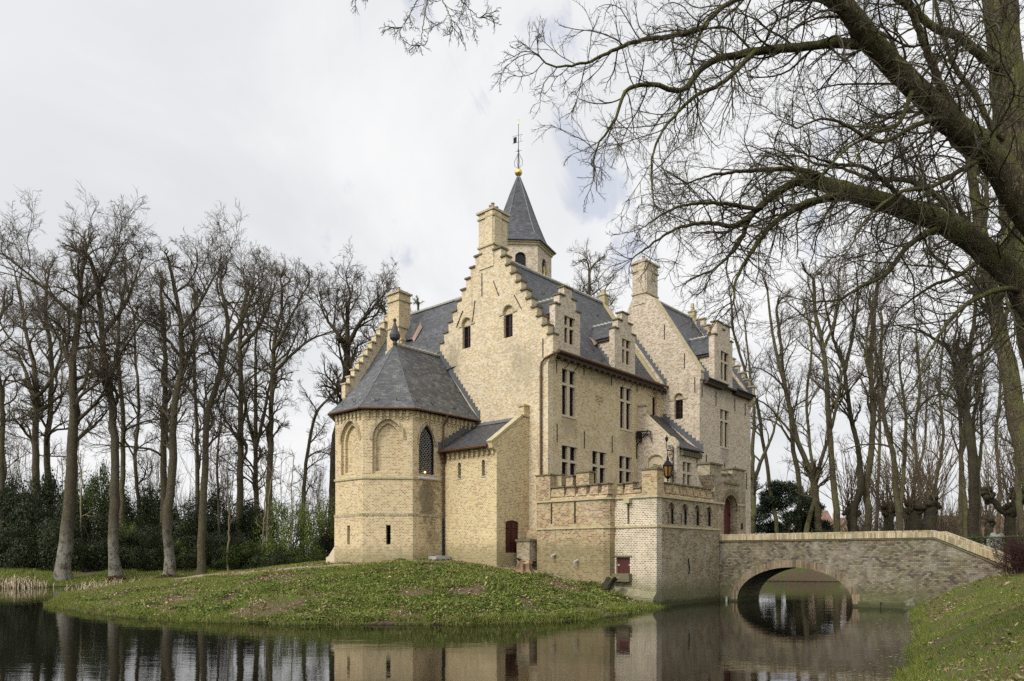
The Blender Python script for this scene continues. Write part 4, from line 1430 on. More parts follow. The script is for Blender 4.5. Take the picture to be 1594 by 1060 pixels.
IB = Thing('iron_bracket', 'black wrought iron hoist bracket fixed to the window front beside the porch', 'bracket', (9.1, -.1, 9.8))
b = MB()
b.tube([(9.05, -.06, 8.75), (9.05, -.06, 10.5)], .04, 6)
b.tube([(8.95, -.1, 10.45), (9.1, -.9, 10.45), (9.1, -1.1, 10.35)], .045, 6)
b.tube([(9.05, -.06, 9.6), (9.08, -.5, 10.1), (9.1, -.85, 10.42)], .03, 6)
b.box(8.92, 9.2, -.35, -.08, 10.05, 10.42)
IB.part(b, 'bracket_arm', 'iron')
b = MB()
fq = fr((9.1, 0), (0, 1), (1, 0))
for c_, r_ in (((-.6, 10.2), .16), ((-.9, 10.15), .13), ((-.3, 9.85), .14)):
    b.tube(scroll(c_, r_, .03, 1.4, fq), .024, 5)
b.tube([(9.1, -1.05, 10.4), (9.1, -1.1, 9.75)], .03, 5)
IB.part(b, 'scrollwork', 'iron')

BX = Thing('brick_box', 'small mossy brick trough with a flat stone lid beside the cellar door', 'trough', (-1.0, .5, 2.4))
b = MB()
b.box(-1.35, -.02, .2, 1.12, 2.2, 3.28)
BX.part(b, 'body', 'bastion2')
b = MB().box(-1.42, -.0, .12, 1.18, 3.282, 3.4)
BX.part(b, 'lid', 'capstone')
b = MB()
b.add([(-.3, .1, 3.75), (-.3, 1.36, 3.75), (-.002, 1.36, 4.05), (-.002, .1, 4.05), (-.3, .1, 2.0), (-.3, 1.36, 2.0), (-.002, 1.36, 2.0), (-.002, .1, 2.0)],
      [(0, 1, 2, 3), (4, 5, 1, 0), (0, 3, 7, 4), (1, 5, 6, 2)])
H.part(b, 'gable_plinth', 'bastion')

SB = Thing('drain_slab', 'grey stone slab lying under the chapel downpipe', 'slab', (-2.9, 5.0, 2.4))
b = MB()
b.box(-3.9, -2.75, 4.85, 5.5, 2.3, 2.47)
b.box(-3.5, -2.9, 5.0, 5.3, 2.471, 2.5)
SB.part(b, 'slab', 'greystone')

ST = Thing('stone_steps', 'worn pale stone steps with a sloping side wall behind the chapel end', 'steps', (-6.5, 11.0, 2.1))
b = MB()
for i in range(4):
    b.box(-6.66, -5.6, 10.02, 11.1 - .22 * i, 1.8 + .16 * i if i else 1.6, 1.8 + .16 * (i + 1) + .3 - .001)
ST.part(b, 'treads', 'niche')
b = MB()
fx_ = fr((-6.9, 0), (0, 1), (1, 0))
b.prism(fx_, [(10.08, 1.6), (10.08, 3.02), (10.18, 3.02), (10.78, 2.45), (11.0, 2.4), (11.0, 1.6)], (), 0, .22)
ST.part(b, 'side_wall', 'niche')
# ------------------------------------------------------------------ TERRAIN
ISL = np.array([(-25.1, 41.2), (-23.2, 37.2), (-18, 32.1), (-15.2, 29.8), (-12.1, 28.0), (-8.1, 27.0), (-4.6, 26.8), (-2.3, 26.9), (1.3, 27.9), (4.0, 30.2), (5.7, 33.2), (6.9, 35.6), (7.35, 36.6),
                (9.0, 39.4), (12.6, 43.9), (13.2, 44.7), (13.4, 46.6), (14.4, 49.2), (17.6, 54.0), (18.6, 57.5), (17, 61), (12, 63.5), (4, 65), (-8, 64), (-17, 61), (-24.5, 57.5), (-28.2, 54.3), (-29.4, 51), (-28, 46)])
OUT = np.array([(19.62, 36.06), (16.6, 30.5), (13.2, 24.04), (11.1, 20.4), (9.36, 17.48), (7.86, 14.79), (5.6, 10.6), (3.4, 6.3), (1.6, 3.0), (-.6, .9), (-6, -.8), (-16, -3), (-40, -2), (-64, 10), (-66, 34), (-52, 50), (-43.5, 56.4), (-40, 57.2), (-37.2, 57.9), (-36.4, 59.8),
                (-33, 60.5), (-29, 61.1), (-25, 63.4), (-18, 67.4), (-8, 70.5), (6, 72.6), (18, 73.2), (26, 72.2), (31.5, 71.3), (33.4, 69), (31, 62), (26.5, 51), (23.8, 44), (22.4, 39.5), (21.2, 37.4)])


def sdist(poly, X, Y):
    """signed distance to a polygon, positive inside"""
    d = np.full(X.shape, 1e9)
    ins = np.zeros(X.shape, bool)
    n = len(poly)
    for i in range(n):
        ax, ay = poly[i]
        bx, by = poly[(i + 1) % n]
        ex, ey = bx - ax, by - ay
        t = np.clip(((X - ax) * ex + (Y - ay) * ey) / (ex * ex + ey * ey), 0, 1)
        d = np.minimum(d, (X - ax - t * ex) ** 2 + (Y - ay - t * ey) ** 2)
        c = ((ay > Y) != (by > Y)) & (X < (bx - ax) * (Y - ay) / (by - ay + 1e-12) + ax)
        ins ^= c
    d = np.sqrt(d)
    return np.where(ins, d, -d)


_tab = np.random.default_rng(5).random((256, 256))
def vnoise(X, Y, s, o=0):
    x, y = X / s + o * 17.3, Y / s + o * 9.7
    xi, yi = np.floor(x).astype(int), np.floor(y).astype(int)
    fx, fy = x - xi, y - yi
    fx, fy = fx * fx * (3 - 2 * fx), fy * fy * (3 - 2 * fy)
    T = lambda a, b: _tab[a % 256, b % 256]
    return (T(xi, yi) * (1 - fx) + T(xi + 1, yi) * fx) * (1 - fy) + (T(xi, yi + 1) * (1 - fx) + T(xi + 1, yi + 1) * fx) * fy


def ground(X, Y, rough=True):
    X, Y = np.asarray(X, float), np.asarray(Y, float)
    wx = X + .35 * (vnoise(X, Y, 1.3, 1) - .5) + .9 * (vnoise(X, Y, 5, 2) - .5) * (X < 5)
    wy = Y + .35 * (vnoise(X, Y, 1.3, 3) - .5)
    di = sdist(ISL, wx, wy)
    do = -sdist(OUT, wx, wy)
    q_ = np.clip(di / 15., 0, 1)
    zi = np.interp(X, [-26, -18, -12, -8, -3, 1.5], [1.45, 1.75, 2.0, 2.13, 2.36, 2.58]) * (1 - (1 - q_) ** 1.45) + .09 * np.clip(di / .2, 0, 1)
    P = np.interp(X, [-60, -30, 5, 12, 60], [1.25, 1.3, 2.3, 2.5, 2.5])
    P = np.where(Y > 68, np.minimum(P, 2.0), P)
    S = np.interp(X, [-30, 5, 10], [.22, .5, .58])
    zo = P * np.tanh(S * do / P) + .05 * np.clip(do / .2, 0, 1)
    zw = -np.minimum(1.3, .45 * np.minimum(-di, -do))
    z = np.where(di > 0, zi, np.where(do > 0, zo, zw))
    if rough:
        a = np.clip(np.maximum(di, do) / 1.0, 0, 1)
        z = z + a * (.15 * (vnoise(X, Y, 2.3, 4) - .5) + .09 * (vnoise(X, Y, .8, 5) - .5)) * np.where(di > 9, .45, 1.)
    return z


def gz(x, y):
    return float(ground(np.array([x]), np.array([y]))[0])


def on_ground(px, py, d0=8., d1=120.):
    """where the sight line through a photo pixel first meets the ground"""
    D = np.linspace(d0, d1, 3000)
    X = (px - PX0) / FOC * D
    Z = EYE + (PY0 - py) / FOC * D
    h = ground(X, D)
    k = np.argmax(Z <= h)
    return X[k], D[k], h[k]


PATH = np.array([(-23.5, 51.5)] + [c2w(u, v) for u, v in ((-10.2, 15.5), (-9.0, 11.8), (-8.3, 8.8), (-7.4, 6.6), (-5.6, 4.9), (-4.0, 3.6), (-3.5, 1.4), (-2.2, .3), (-1.9, -1.2), (-1.7, -3.0))])
def worn(X, Y):
    d = np.full(X.shape, 1e9)
    for (ax, ay), (bx, by) in zip(PATH[:-1], PATH[1:]):
        ex, ey = bx - ax, by - ay
        t = np.clip(((X - ax) * ex + (Y - ay) * ey) / (ex * ex + ey * ey), 0, 1)
        d = np.minimum(d, np.hypot(X - ax - t * ex, Y - ay - t * ey))
    w_ = 1.0 + .9 * np.clip((-X - 8) / 8, 0, 1)
    return np.clip(1.25 - d / w_ + .55 * (vnoise(X, Y, 1.1, 25) - .5), 0, 1)
def bare(X, Y):
    b_ = .6 * vnoise(X, Y, 2.1, 26) + .4 * vnoise(X, Y, .7, 27)
    return np.clip((b_ - .53) * 5, 0, 1) * (Y > 20)


def np_mesh(name, V, F, mat, parent=None, smooth=False):
    """V (n,3), F (m,k) all of one size"""
    me = bpy.data.meshes.new(name)
    V = np.ascontiguousarray(V, np.float32)
    F = np.ascontiguousarray(F, np.int32)
    m, k = F.shape
    me.vertices.add(len(V))
    me.vertices.foreach_set('co', V.ravel())
    me.loops.add(m * k)
    me.loops.foreach_set('vertex_index', F.ravel())
    me.polygons.add(m)
    me.polygons.foreach_set('loop_start', np.arange(0, m * k, k, dtype=np.int32))
    me.polygons.foreach_set('loop_total', np.full(m, k, np.int32))
    me.update(calc_edges=True)
    if smooth:
        me.shade_smooth()
    me.materials.append(mat)
    o = bpy.data.objects.new(name, me)
    COL.objects.link(o)
    if parent:
        o.parent = parent
    return o


xs = np.unique(np.concatenate([np.array([-1500, -900, -500, -300, -200, -140, -110, -90]), np.arange(-76, -32, .8), np.arange(-32, 26, .3), np.arange(26, 60, .8), np.array([60, 66, 75, 90, 110, 140, 200, 300, 500, 900, 1500])]))
ys = np.unique(np.concatenate([np.array([-300, -120, -50, -25]), np.arange(-12, 6, .6), np.arange(6, 46, .3), np.arange(46, 100, .8), np.array([100, 108, 120, 140, 170, 220, 300, 450, 700, 1100, 2000])]))
GX, GY = np.meshgrid(xs, ys)
GZ = ground(GX, GY)
nx, ny = len(xs), len(ys)
idx = np.arange(nx * ny).reshape(ny, nx)
F = np.stack([idx[:-1, :-1], idx[:-1, 1:], idx[1:, 1:], idx[1:, :-1]], -1).reshape(-1, 4)
m, nt = nodes('earth_and_grass'); g = G(nt)
geo = g.n('ShaderNodeNewGeometry')
P = geo.outputs['Position']
sp = g.n('ShaderNodeSeparateXYZ', {0: P}).outputs
n1, n2, n3 = g.noise(P, 1.1, 5, .65), g.noise(P, 6., 4, .7), g.noise(P, .25, 3, .6)
gr = g.mix(n2, (.035, .055, .012), (.11, .145, .032))
so = g.mix(n2, (.050, .036, .022), (.150, .112, .070))
k = g.step(g.m('ADD', n1, g.m('MULTIPLY', g.m('SUBTRACT', n2, .5), .6)), .40, .58)
c = g.mix(k, so, gr)
sand = g.mix(n2, (.19, .145, .095), (.38, .315, .22))
at_ = g.n('ShaderNodeAttribute', attribute_name='worn').outputs['Fac']
ab_ = g.n('ShaderNodeAttribute', attribute_name='bare').outputs['Fac']
c = g.mix(g.step(g.m('ADD', ab_, g.m('MULTIPLY', g.m('SUBTRACT', n2, .5), .5)), .35, .6), c, so)
c = g.mix(g.m('MULTIPLY', g.step(g.m('ADD', at_, g.m('MULTIPLY', g.m('SUBTRACT', n2, .5), .7)), .3, .6), .95), c, sand)
# mud at the waterline
mud = g.m('SUBTRACT', 1.0, g.step(g.m('ADD', sp[2], g.m('MULTIPLY', n2, .16)), .06, .20))
c = g.mix(mud, c, (.018, .014, .009))
g.out(c, .95, n2, .8, .08, .1)
M['ground'] = m
gnd = np_mesh('ground', np.stack([GX.ravel(), GY.ravel(), GZ.ravel()], -1), F, m, smooth=True)
for nm_, vals in (('worn', worn(GX, GY)), ('bare', bare(GX, GY))):
    at0 = gnd.data.attributes.new(nm_, 'FLOAT', 'POINT')
    at0.data.foreach_set('value', np.ascontiguousarray(vals.ravel(), np.float32))
tag(gnd, 'grassy banks and castle mound around the moat', kind='structure')

# ------------------------------------------------------------------ WATER
m, nt = nodes('moat_water'); g = G(nt)
P = g.n('ShaderNodeNewGeometry').outputs['Position']
mp1 = g.n('ShaderNodeMapping', {'Vector': P, 'Scale': (.9, 2.6, 1)}).outputs[0]
mp2 = g.n('ShaderNodeMapping', {'Vector': P, 'Scale': (.25, .6, 1), 'Rotation': (0, 0, .3)}).outputs[0]
h = g.m('ADD', g.m('MULTIPLY', g.noise(mp1, 2.3, 3, .55), .35), g.noise(mp2, 1.6, 3, .5))
amp = g.step(g.noise(P, .12, 3, .6), .35, .65)
b = g.n('ShaderNodeBsdfPrincipled', {'Base Color': (.005, .0045, .003, 1), 'Roughness': .02, 'IOR': 1.27, 'Specular IOR Level': .5})
bn = g.n('ShaderNodeBump', {'Height': h, 'Strength': g.m('ADD', .06, g.m('MULTIPLY', amp, .10)), 'Distance': .05})
nt.links.new(bn.outputs[0], b.inputs['Normal'])
o = g.n('ShaderNodeOutputMaterial'); nt.links.new(b.outputs[0], o.inputs[0])
M['water'] = m
wtr = np_mesh('moat_water', np.array([(-80, -14, 0), (60, -14, 0), (60, 95, 0), (-80, 95, 0)]), np.array([[0, 1, 2, 3]]), m)
tag(wtr, 'still dark moat water mirroring the castle and trees', kind='structure')

# ------------------------------------------------------------------ GRASS, GROUND COVER, LITTER
def inside_castle(X, Y):
    dx, dy = X - CX, Y - CY
    u, v = dx * RX + dy * RY, dx * LX + dy * LY
    return ((u > -1.3) & (v > -7.2)) | ((u > -2.8) & (v > 1.3) & (u < 3)) | ((u > -7.1) & (v > 5.4) & (v < 12.2) & (u - v * 0 > -12.4 - 0) & (u + 7.0 > (7.47 - v)) )


def blades(name, X, Y, hgt, wid, lean, mat, zoff=-.01, seed=1):
    r = np.random.default_rng(seed)
    n = len(X)
    Z = ground(X, Y) + zoff
    a = r.random(n) * 2 * PI
    l = a + r.normal(0, .8, n)
    h = hgt * (.5 + r.random(n))
    w = wid * (.6 + .8 * r.random(n))
    ln = lean * r.random(n)
    ca, sa = np.cos(a), np.sin(a)
    p0 = np.stack([X - ca * w, Y - sa * w, Z], -1)
    p1 = np.stack([X + ca * w, Y + sa * w, Z], -1)
    tx = np.stack([X + np.cos(l) * ln * h * 1.0, Y + np.sin(l) * ln * h * 1.0, Z + h * np.sqrt(np.maximum(.15, 1 - ln * ln * .6))], -1)
    V = np.stack([p0, p1, tx], 1).reshape(-1, 3)
    return np_mesh(name, V, np.arange(3 * n).reshape(-1, 3), mat)


def leaflets(name, X, Y, size, tilt, mat, zlo, zhi, seed=2, Z0=None):
    r = np.random.default_rng(seed)
    n = len(X)
    Z = (ground(X, Y) if Z0 is None else Z0) + zlo + (zhi - zlo) * r.random(n) * (.35 + 1.5 * vnoise(X, Y, .9, 30) ** 2)
    a = r.random(n) * 2 * PI
    s = size * np.clip(np.exp(r.normal(-.1, .42, n)), .35, 2.6)
    e1 = np.stack([np.cos(a), np.sin(a), r.normal(0, tilt, n)], -1)
    e2 = np.stack([-np.sin(a), np.cos(a), r.normal(0, tilt, n)], -1)
    C = np.stack([X, Y, Z], -1)
    s = s[:, None]
    V = np.stack([C - e1 * s, C - e2 * s * .55, C + e1 * s, C + e2 * s * .55], 1).reshape(-1, 3)
    return np_mesh(name, V, np.arange(4 * n).reshape(-1, 4), mat)


M['grass'] = leafmat('bank_grass', [(0, (.075, .115, .016)), (.45, (.145, .195, .028)), (.75, (.21, .235, .05)), (.92, (.29, .25, .09)), (1, (.38, .31, .16))], .6, .3, .2)
M['cover'] = leafmat('ground_cover', [(0, (.055, .082, .016)), (.4, (.12, .165, .028)), (.75, (.20, .235, .05)), (.93, (.27, .26, .09)), (1, (.33, .27, .14))], .6, .3, .2)
M['litter'] = leafmat('dead_leaves', [(0, (.10, .060, .033)), (.4, (.20, .13, .075)), (.8, (.32, .235, .15)), (1, (.50, .42, .31))], .8, .1, .1)
r = np.random.default_rng(21)
# right bank: points by depth so that near ground is denser
def scatter(n, box, keep, seed):
    r = np.random.default_rng(seed)
    x0, x1, y0, y1 = box
    X = x0 + (x1 - x0) * r.random(n)
    Y = y0 + (y1 - y0) * r.random(n)
    k = keep(X, Y, r)
    return X[k], Y[k]
def fov(X, Y, mrg=1.05):
    return (Y > 1) & (np.abs(X) < mrg * .70 * Y + 1.)
X, Y = scatter(620000, (5, 30, 8, 37), lambda X, Y, r: fov(X, Y) & (-sdist(OUT, X, Y) > .12) & (r.random(len(X)) < np.clip((17 / Y) ** 1.3, 0, 1)) & (vnoise(X, Y, .5, 7) > .22), 31)
tag(blades('bank_grass', X, Y, .075, .007, 1.0, M['grass'], seed=3), 'short mossy grass on the sloping near bank', kind='stuff')
X, Y = scatter(60000, (5, 30, 8, 37), lambda X, Y, r: fov(X, Y) & (-sdist(OUT, X, Y) > .2) & (vnoise(X, Y, 1.3, 8) + .5 * r.random(len(X)) > .78), 33)
tag(leaflets('fallen_leaves', X, Y, .038, .35, M['litter'], .02, .07, 5), 'pale dead leaves scattered on the near bank', kind='stuff')
X, Y = scatter(620000, (-27, 8, 26, 46), lambda X, Y, r: (sdist(ISL, X, Y) > .05) & ~inside_castle(X, Y) & (worn(X, Y) < .45 + .3 * r.random(len(X))) & (bare(X, Y) < .35 + .6 * r.random(len(X))) & (vnoise(X, Y, 1.6, 9) * .6 + vnoise(X, Y, .55, 10) * .4 + .22 * np.clip((X + 14) / 18, -.6, .5) > .46 + .14 * r.random(len(X))), 35)
k = np.random.default_rng(3).random(len(X)) < np.clip(1.15 - (Y - 36) / 9, .12, 1)
tag(leaflets('ground_cover', X[k], Y[k], .042, .5, M['cover'], .01, .12, 6), 'low green leafy ground cover on the castle mound', kind='stuff')
X, Y = scatter(330000, (-31, 7, 26, 52), lambda X, Y, r: (sdist(ISL, X, Y) > .05) & ~inside_castle(X, Y) & (worn(X, Y) < .4 + .5 * r.random(len(X))) & (bare(X, Y) < .3 + .7 * r.random(len(X))) & (vnoise(X, Y, 1.2, 12) + .55 * np.clip((-X - 2) / 14, -.4, .6) > .42 + .35 * r.random(len(X))), 37)
tag(blades('mound_grass', X, Y, .13, .012, 1.0, M['grass'], seed=9), 'fresh grass on the castle mound', kind='stuff')
X, Y = scatter(110000, (-26, 8, 26, 45), lambda X, Y, r: (sdist(ISL, X, Y) > .1) & ~inside_castle(X, Y) & (vnoise(X, Y, 1.0, 14) + .4 * r.random(len(X)) + .35 * bare(X, Y) > .74), 39)
tag(leaflets('leaf_litter', X, Y, .036, .45, M['litter'], .02, .10, 8), 'brown leaf litter on the castle mound', kind='stuff')
X, Y = scatter(420000, (-28, 8, 24, 46), lambda X, Y, r: (np.abs(sdist(ISL, X, Y) - .12) < .38) & (vnoise(X, Y, .6, 18) > .3), 51)
tag(blades('mound_edge_grass', X, Y, .22, .011, 1.3, M['grass'], zoff=.0, seed=13), 'rank grass overhanging the water along the mound', kind='stuff')
X, Y = scatter(240000, (5, 22, 9, 37), lambda X, Y, r: (np.abs(-sdist(OUT, X, Y) - .05) < .3) & (vnoise(X, Y, .5, 19) > .25), 53)
tag(blades('bank_edge_grass', X, Y, .16, .008, 1.3, M['grass'], zoff=.0, seed=14), 'rank grass overhanging the water along the near bank', kind='stuff')
# far bank grass under the trees, left
X, Y = scatter(150000, (-62, -14, 55, 84), lambda X, Y, r: (-sdist(OUT, X, Y) > .1) & (-sdist(OUT, X, Y) < 14) & (vnoise(X, Y, 2., 15) > .3), 41)
tag(blades('far_bank_grass', X, Y, .2, .028, .8, M['grass'], seed=11), 'grass on the far bank under the tall trees', kind='stuff')

# duckweed and floating bits by the near bank
M['scum'] = leafmat('floating_bits', [(0, (.16, .17, .09)), (1, (.36, .34, .25))], .8, .1, .2)
X, Y = scatter(60000, (4, 20, 8, 36), lambda X, Y, r: (-sdist(OUT, X, Y) < -.02) & (-sdist(OUT, X, Y) > -1.5) & (r.random(len(X)) < .5 * np.exp(sdist(OUT, X, Y) * -2.2)) & (vnoise(X, Y, .6, 16) > .42), 43)
tag(leaflets('floating_plants', X, Y, .03, .03, M['scum'], .006, .012, 12, Z0=np.zeros(len(X))), 'pale floating weed along the near waterline', kind='stuff')

# straw-coloured broken reeds
M['reed'] = leafmat('dry_reed', [(0, (.30, .23, .14)), (.6, (.46, .37, .24)), (1, (.60, .52, .38))], .8, .1, .1)
def reeds(name, label, pts, n, hgt, seed):
    r = np.random.default_rng(seed)
    V, Fq = [], []
    P_ = np.array(pts, float)
    base = P_.mean(0)
    b0 = np.array([base[0], base[1], 0.])
    for i in range(n):
        k = r.integers(len(P_) - 1)
        t = r.random()
        q = P_[k] * (1 - t) + P_[k + 1] * t + r.normal(0, .45, 2)
        z = max(0., gz(q[0], q[1]) - .05)
        h = hgt * (.5 + .7 * r.random())
        a = r.random() * 2 * PI
        d = np.array([math.cos(a), math.sin(a), 0])
        p0 = np.array([q[0], q[1], z])
        p1 = p0 + np.array([0, 0, h]) + d * h * .35 * r.random()
        br = r.random()
        p2 = p1 + d * h * (.3 + .7 * br) + np.array([0, 0, -h * (.2 + .75 * br)]) if r.random() < .75 else p1 + d * .1 + np.array([0, 0, h * .3])
        w_ = np.array([.028, .0, 0])
        s = len(V)
        for p, ww in ((p0, 1), (p1, .9), (p2, .5)):
            V += [p - w_ * ww - b0, p + w_ * ww - b0, p + np.array([0, .028 * ww, .0]) - b0]
        for a_ in range(2):
            for b_ in range(3):
                Fq.append((s + a_ * 3 + b_, s + a_ * 3 + (b_ + 1) % 3, s + a_ * 3 + 3 + (b_ + 1) % 3, s + a_ * 3 + 3 + b_))
    o = np_mesh(name, np.array(V), np.array(Fq), M['reed'])
    o.location = b0
    tag(o, label, 'reeds', 'dry reeds at the water edge')
reeds('reed_clump', 'long fringe of broken straw-coloured reeds along the far left bank', [(-49, 53.5), (-43.5, 57), (-40, 57.6), (-37, 58.2)], 420, .62, 3)
reeds('reed_clump', 'short clump of dry reeds at the back edge of the castle mound', [(-29.4, 51.0), (-28.6, 53.6), (-26.6, 55.8)], 240, .62, 4)

# stone revetment across the water, seen through the bridge arch
RV = Thing('stone_revetment', 'low mossy cobbled embankment across the water seen through the bridge arch', 'embankment', (29, 71.5, 0), castle=False)
b = MB()
pl = [(10, 73.2), (18, 73.5), (22, 73.1), (26, 72.5), (29.5, 71.9), (31.6, 71.6), (33.6, 69.6)]
for (p, q) in zip(pl[:-1], pl[1:]):
    ex, ey = q[0] - p[0], q[1] - p[1]
    l = math.hypot(ex, ey)
    nxx, nyy = -ey / l, ex / l
    for s_ in (1,):
        b.add([(p[0] - .1 * nxx, p[1] - .5, -.4), (q[0] - .1 * nxx, q[1] - .5, -.4), (q[0], q[1] + .7, .55), (p[0], p[1] + .7, .55), (p[0], p[1] + 1.4, .5), (q[0], q[1] + 1.4, .5)],
              [(0, 1, 2, 3), (3, 2, 5, 4)])
M['cobble'] = brick('cobbles', [(.22, .2, .14), (.17, .16, .1), (.26, .24, .17), (.13, .14, .07)], (.06, .07, .03), bw=.3, bh=.16, joint=.05, green=.5)
RV.part(b, 'cobbles', 'cobble')
# ------------------------------------------------------------------ TREES
M['bark_left'] = bark('oak_bark', (.150, .122, .083), (.13, .13, .055), .55)
M['bark_pale'] = bark('lichen_bark', (.130, .105, .075), (.11, .115, .05), .4, .6, 6.)
M['bark_right'] = bark('mossy_bark', (.115, .092, .060), (.12, .122, .045), .7)
M['bark_dark'] = bark('dark_bark', (.066, .053, .038), (.07, .072, .03), .45)
M['bark_near'] = bark('near_bark', (.145, .118, .075), (.15, .16, .042), .75)
M['twig_left'] = plain('oak_twigs', (.088, .070, .046), .9, .3, .8)
M['twig_right'] = plain('beech_twigs', (.066, .052, .034), .9, .3, .8)
M['twig_near'] = plain('lime_twigs', (.058, .047, .032), .9, .3, 1.5, second=(.085, .088, .026), amt=.55)
M['twig_brown'] = plain('brown_thicket', (.125, .092, .058), .9, .3, .8)
M['twig_red'] = plain('red_brown_twigs', (.050, .022, .016), .8, .3, 3)
M['stem_pale'] = plain('pale_stems', (.20, .17, .10), .8, .3, 2)


def nrm(a):
    return a / np.maximum(np.linalg.norm(a, axis=-1, keepdims=True), 1e-9)


def grow(r, P, D, L, R, nseg, wig, up, tip=.35, droop_end=0.):
    n = len(P)
    pts = np.zeros((n, nseg + 1, 3))
    pts[:, 0] = P
    D = D.copy()
    bend = r.normal(0, wig, (n, 3))
    for s in range(nseg):
        bend = .5 * bend + r.normal(0, wig, (n, 3))
        D = nrm(D + bend + np.array([0, 0, up - droop_end * s / nseg]))
        pts[:, s + 1] = pts[:, s] + D * (L / nseg)[:, None]
    t = np.linspace(0, 1, nseg + 1)
    rad = R[:, None] * (1 - (1 - tip) * t)[None]
    return pts, rad


def kids(r, pts, rad, L, per, t0, t1, ang, angsd, lenf, rf, rmin, upb=0., shape=.6):
    n, k = pts.shape[0], pts.shape[1] - 1
    i = np.repeat(np.arange(n), per)
    m = len(i)
    base = np.tile((np.arange(per) + .5) / per, n)
    t = t0 + (t1 - t0) * np.clip(base + r.normal(0, .3 / per, m), 0, 1)
    f = np.clip(t, 0, .9999) * k
    s = np.floor(f).astype(int)
    w = (f - s)[:, None]
    P = pts[i, s] * (1 - w) + pts[i, s + 1] * w
    T = nrm(pts[i, s + 1] - pts[i, s])
    Q = nrm(np.cross(T, r.normal(0, 1, (m, 3))))
    Q = nrm(Q + np.array([0, 0, upb]))
    a = np.abs(r.normal(ang, angsd, m))[:, None]
    D = nrm(T * np.cos(a) + Q * np.sin(a))
    Rp = rad[i, s] * (1 - w[:, 0]) + rad[i, s + 1] * w[:, 0]
    Lc = L[i] * lenf * (1.1 - shape * t) * (.65 + .7 * r.random(m))
    return P, D, Lc, np.maximum(Rp * rf * (.75 + .4 * r.random(m)), rmin)


def tubes(pts, rad, sides):
    n, k = pts.shape[:2]
    T = np.zeros_like(pts)
    T[:, 1:-1] = pts[:, 2:] - pts[:, :-2]
    T[:, 0] = pts[:, 1] - pts[:, 0]
    T[:, -1] = pts[:, -1] - pts[:, -2]
    T = nrm(T)
    ov = nrm(pts[:, -1] - pts[:, 0])
    ref = np.where(np.abs(ov[:, 2:3]) > .75, np.array([[1., .1, 0]]), np.array([[0, .1, 1.]]))[:, None]
    A = nrm(np.cross(T, ref))
    B = np.cross(T, A)
    w = np.arange(sides) * 2 * PI / sides
    V = pts[:, :, None] + rad[:, :, None, None] * (A[:, :, None] * np.cos(w)[None, None, :, None] + B[:, :, None] * np.sin(w)[None, None, :, None])
    ii = np.arange(n)[:, None, None] * k * sides + np.arange(k - 1)[None, :, None] * sides
    a = np.arange(sides)[None, None]
    b = (np.arange(sides) + 1) % sides
    b = b[None, None]
    Fq = np.stack([ii + a, ii + b, ii + sides + b, ii + sides + a], -1)
    return V.reshape(-1, 3), Fq.reshape(-1, 4)


class Acc:
    def __init__(s):
        s.V, s.F, s.n = [], [], 0

    def add(s, V, Fq):
        s.V.append(V)
        s.F.append(Fq + s.n)
        s.n += len(V)

    def make(s, name, mat, parent, org, smooth=True):
        return np_mesh(name, np.concatenate(s.V) - np.array(org), np.concatenate(s.F), M[mat], parent, smooth)


def resample(P, R, k, wob=0., r=None):
    P = np.asarray(P, float)
    # smooth (Catmull-Rom) then even spacing
    Q, RR = [], []
    E = np.vstack([2 * P[0] - P[1], P, 2 * P[-1] - P[-2]])
    for i in range(1, len(E) - 2):
        for t in np.linspace(0, 1, 8, endpoint=False):
            p0, p1, p2, p3 = E[i - 1:i + 3]
            Q.append(.5 * (2 * p1 + (p2 - p0) * t + (2 * p0 - 5 * p1 + 4 * p2 - p3) * t * t + (3 * p1 - p0 - 3 * p2 + p3) * t ** 3))
    Q.append(P[-1])
    Q = np.array(Q)
    d = np.concatenate([[0], np.cumsum(np.linalg.norm(np.diff(Q, axis=0), axis=1))])
    s = np.linspace(0, d[-1], k)
    out = np.stack([np.interp(s, d, Q[:, j]) for j in range(3)], -1)
    if wob and r is not None:
        nz = r.normal(0, wob, (k, 3))
        nz[0] = nz[-1] = 0
        out += nz
    rad = np.interp(s / d[-1], np.linspace(0, 1, len(R)), R)
    return out, rad, d[-1]


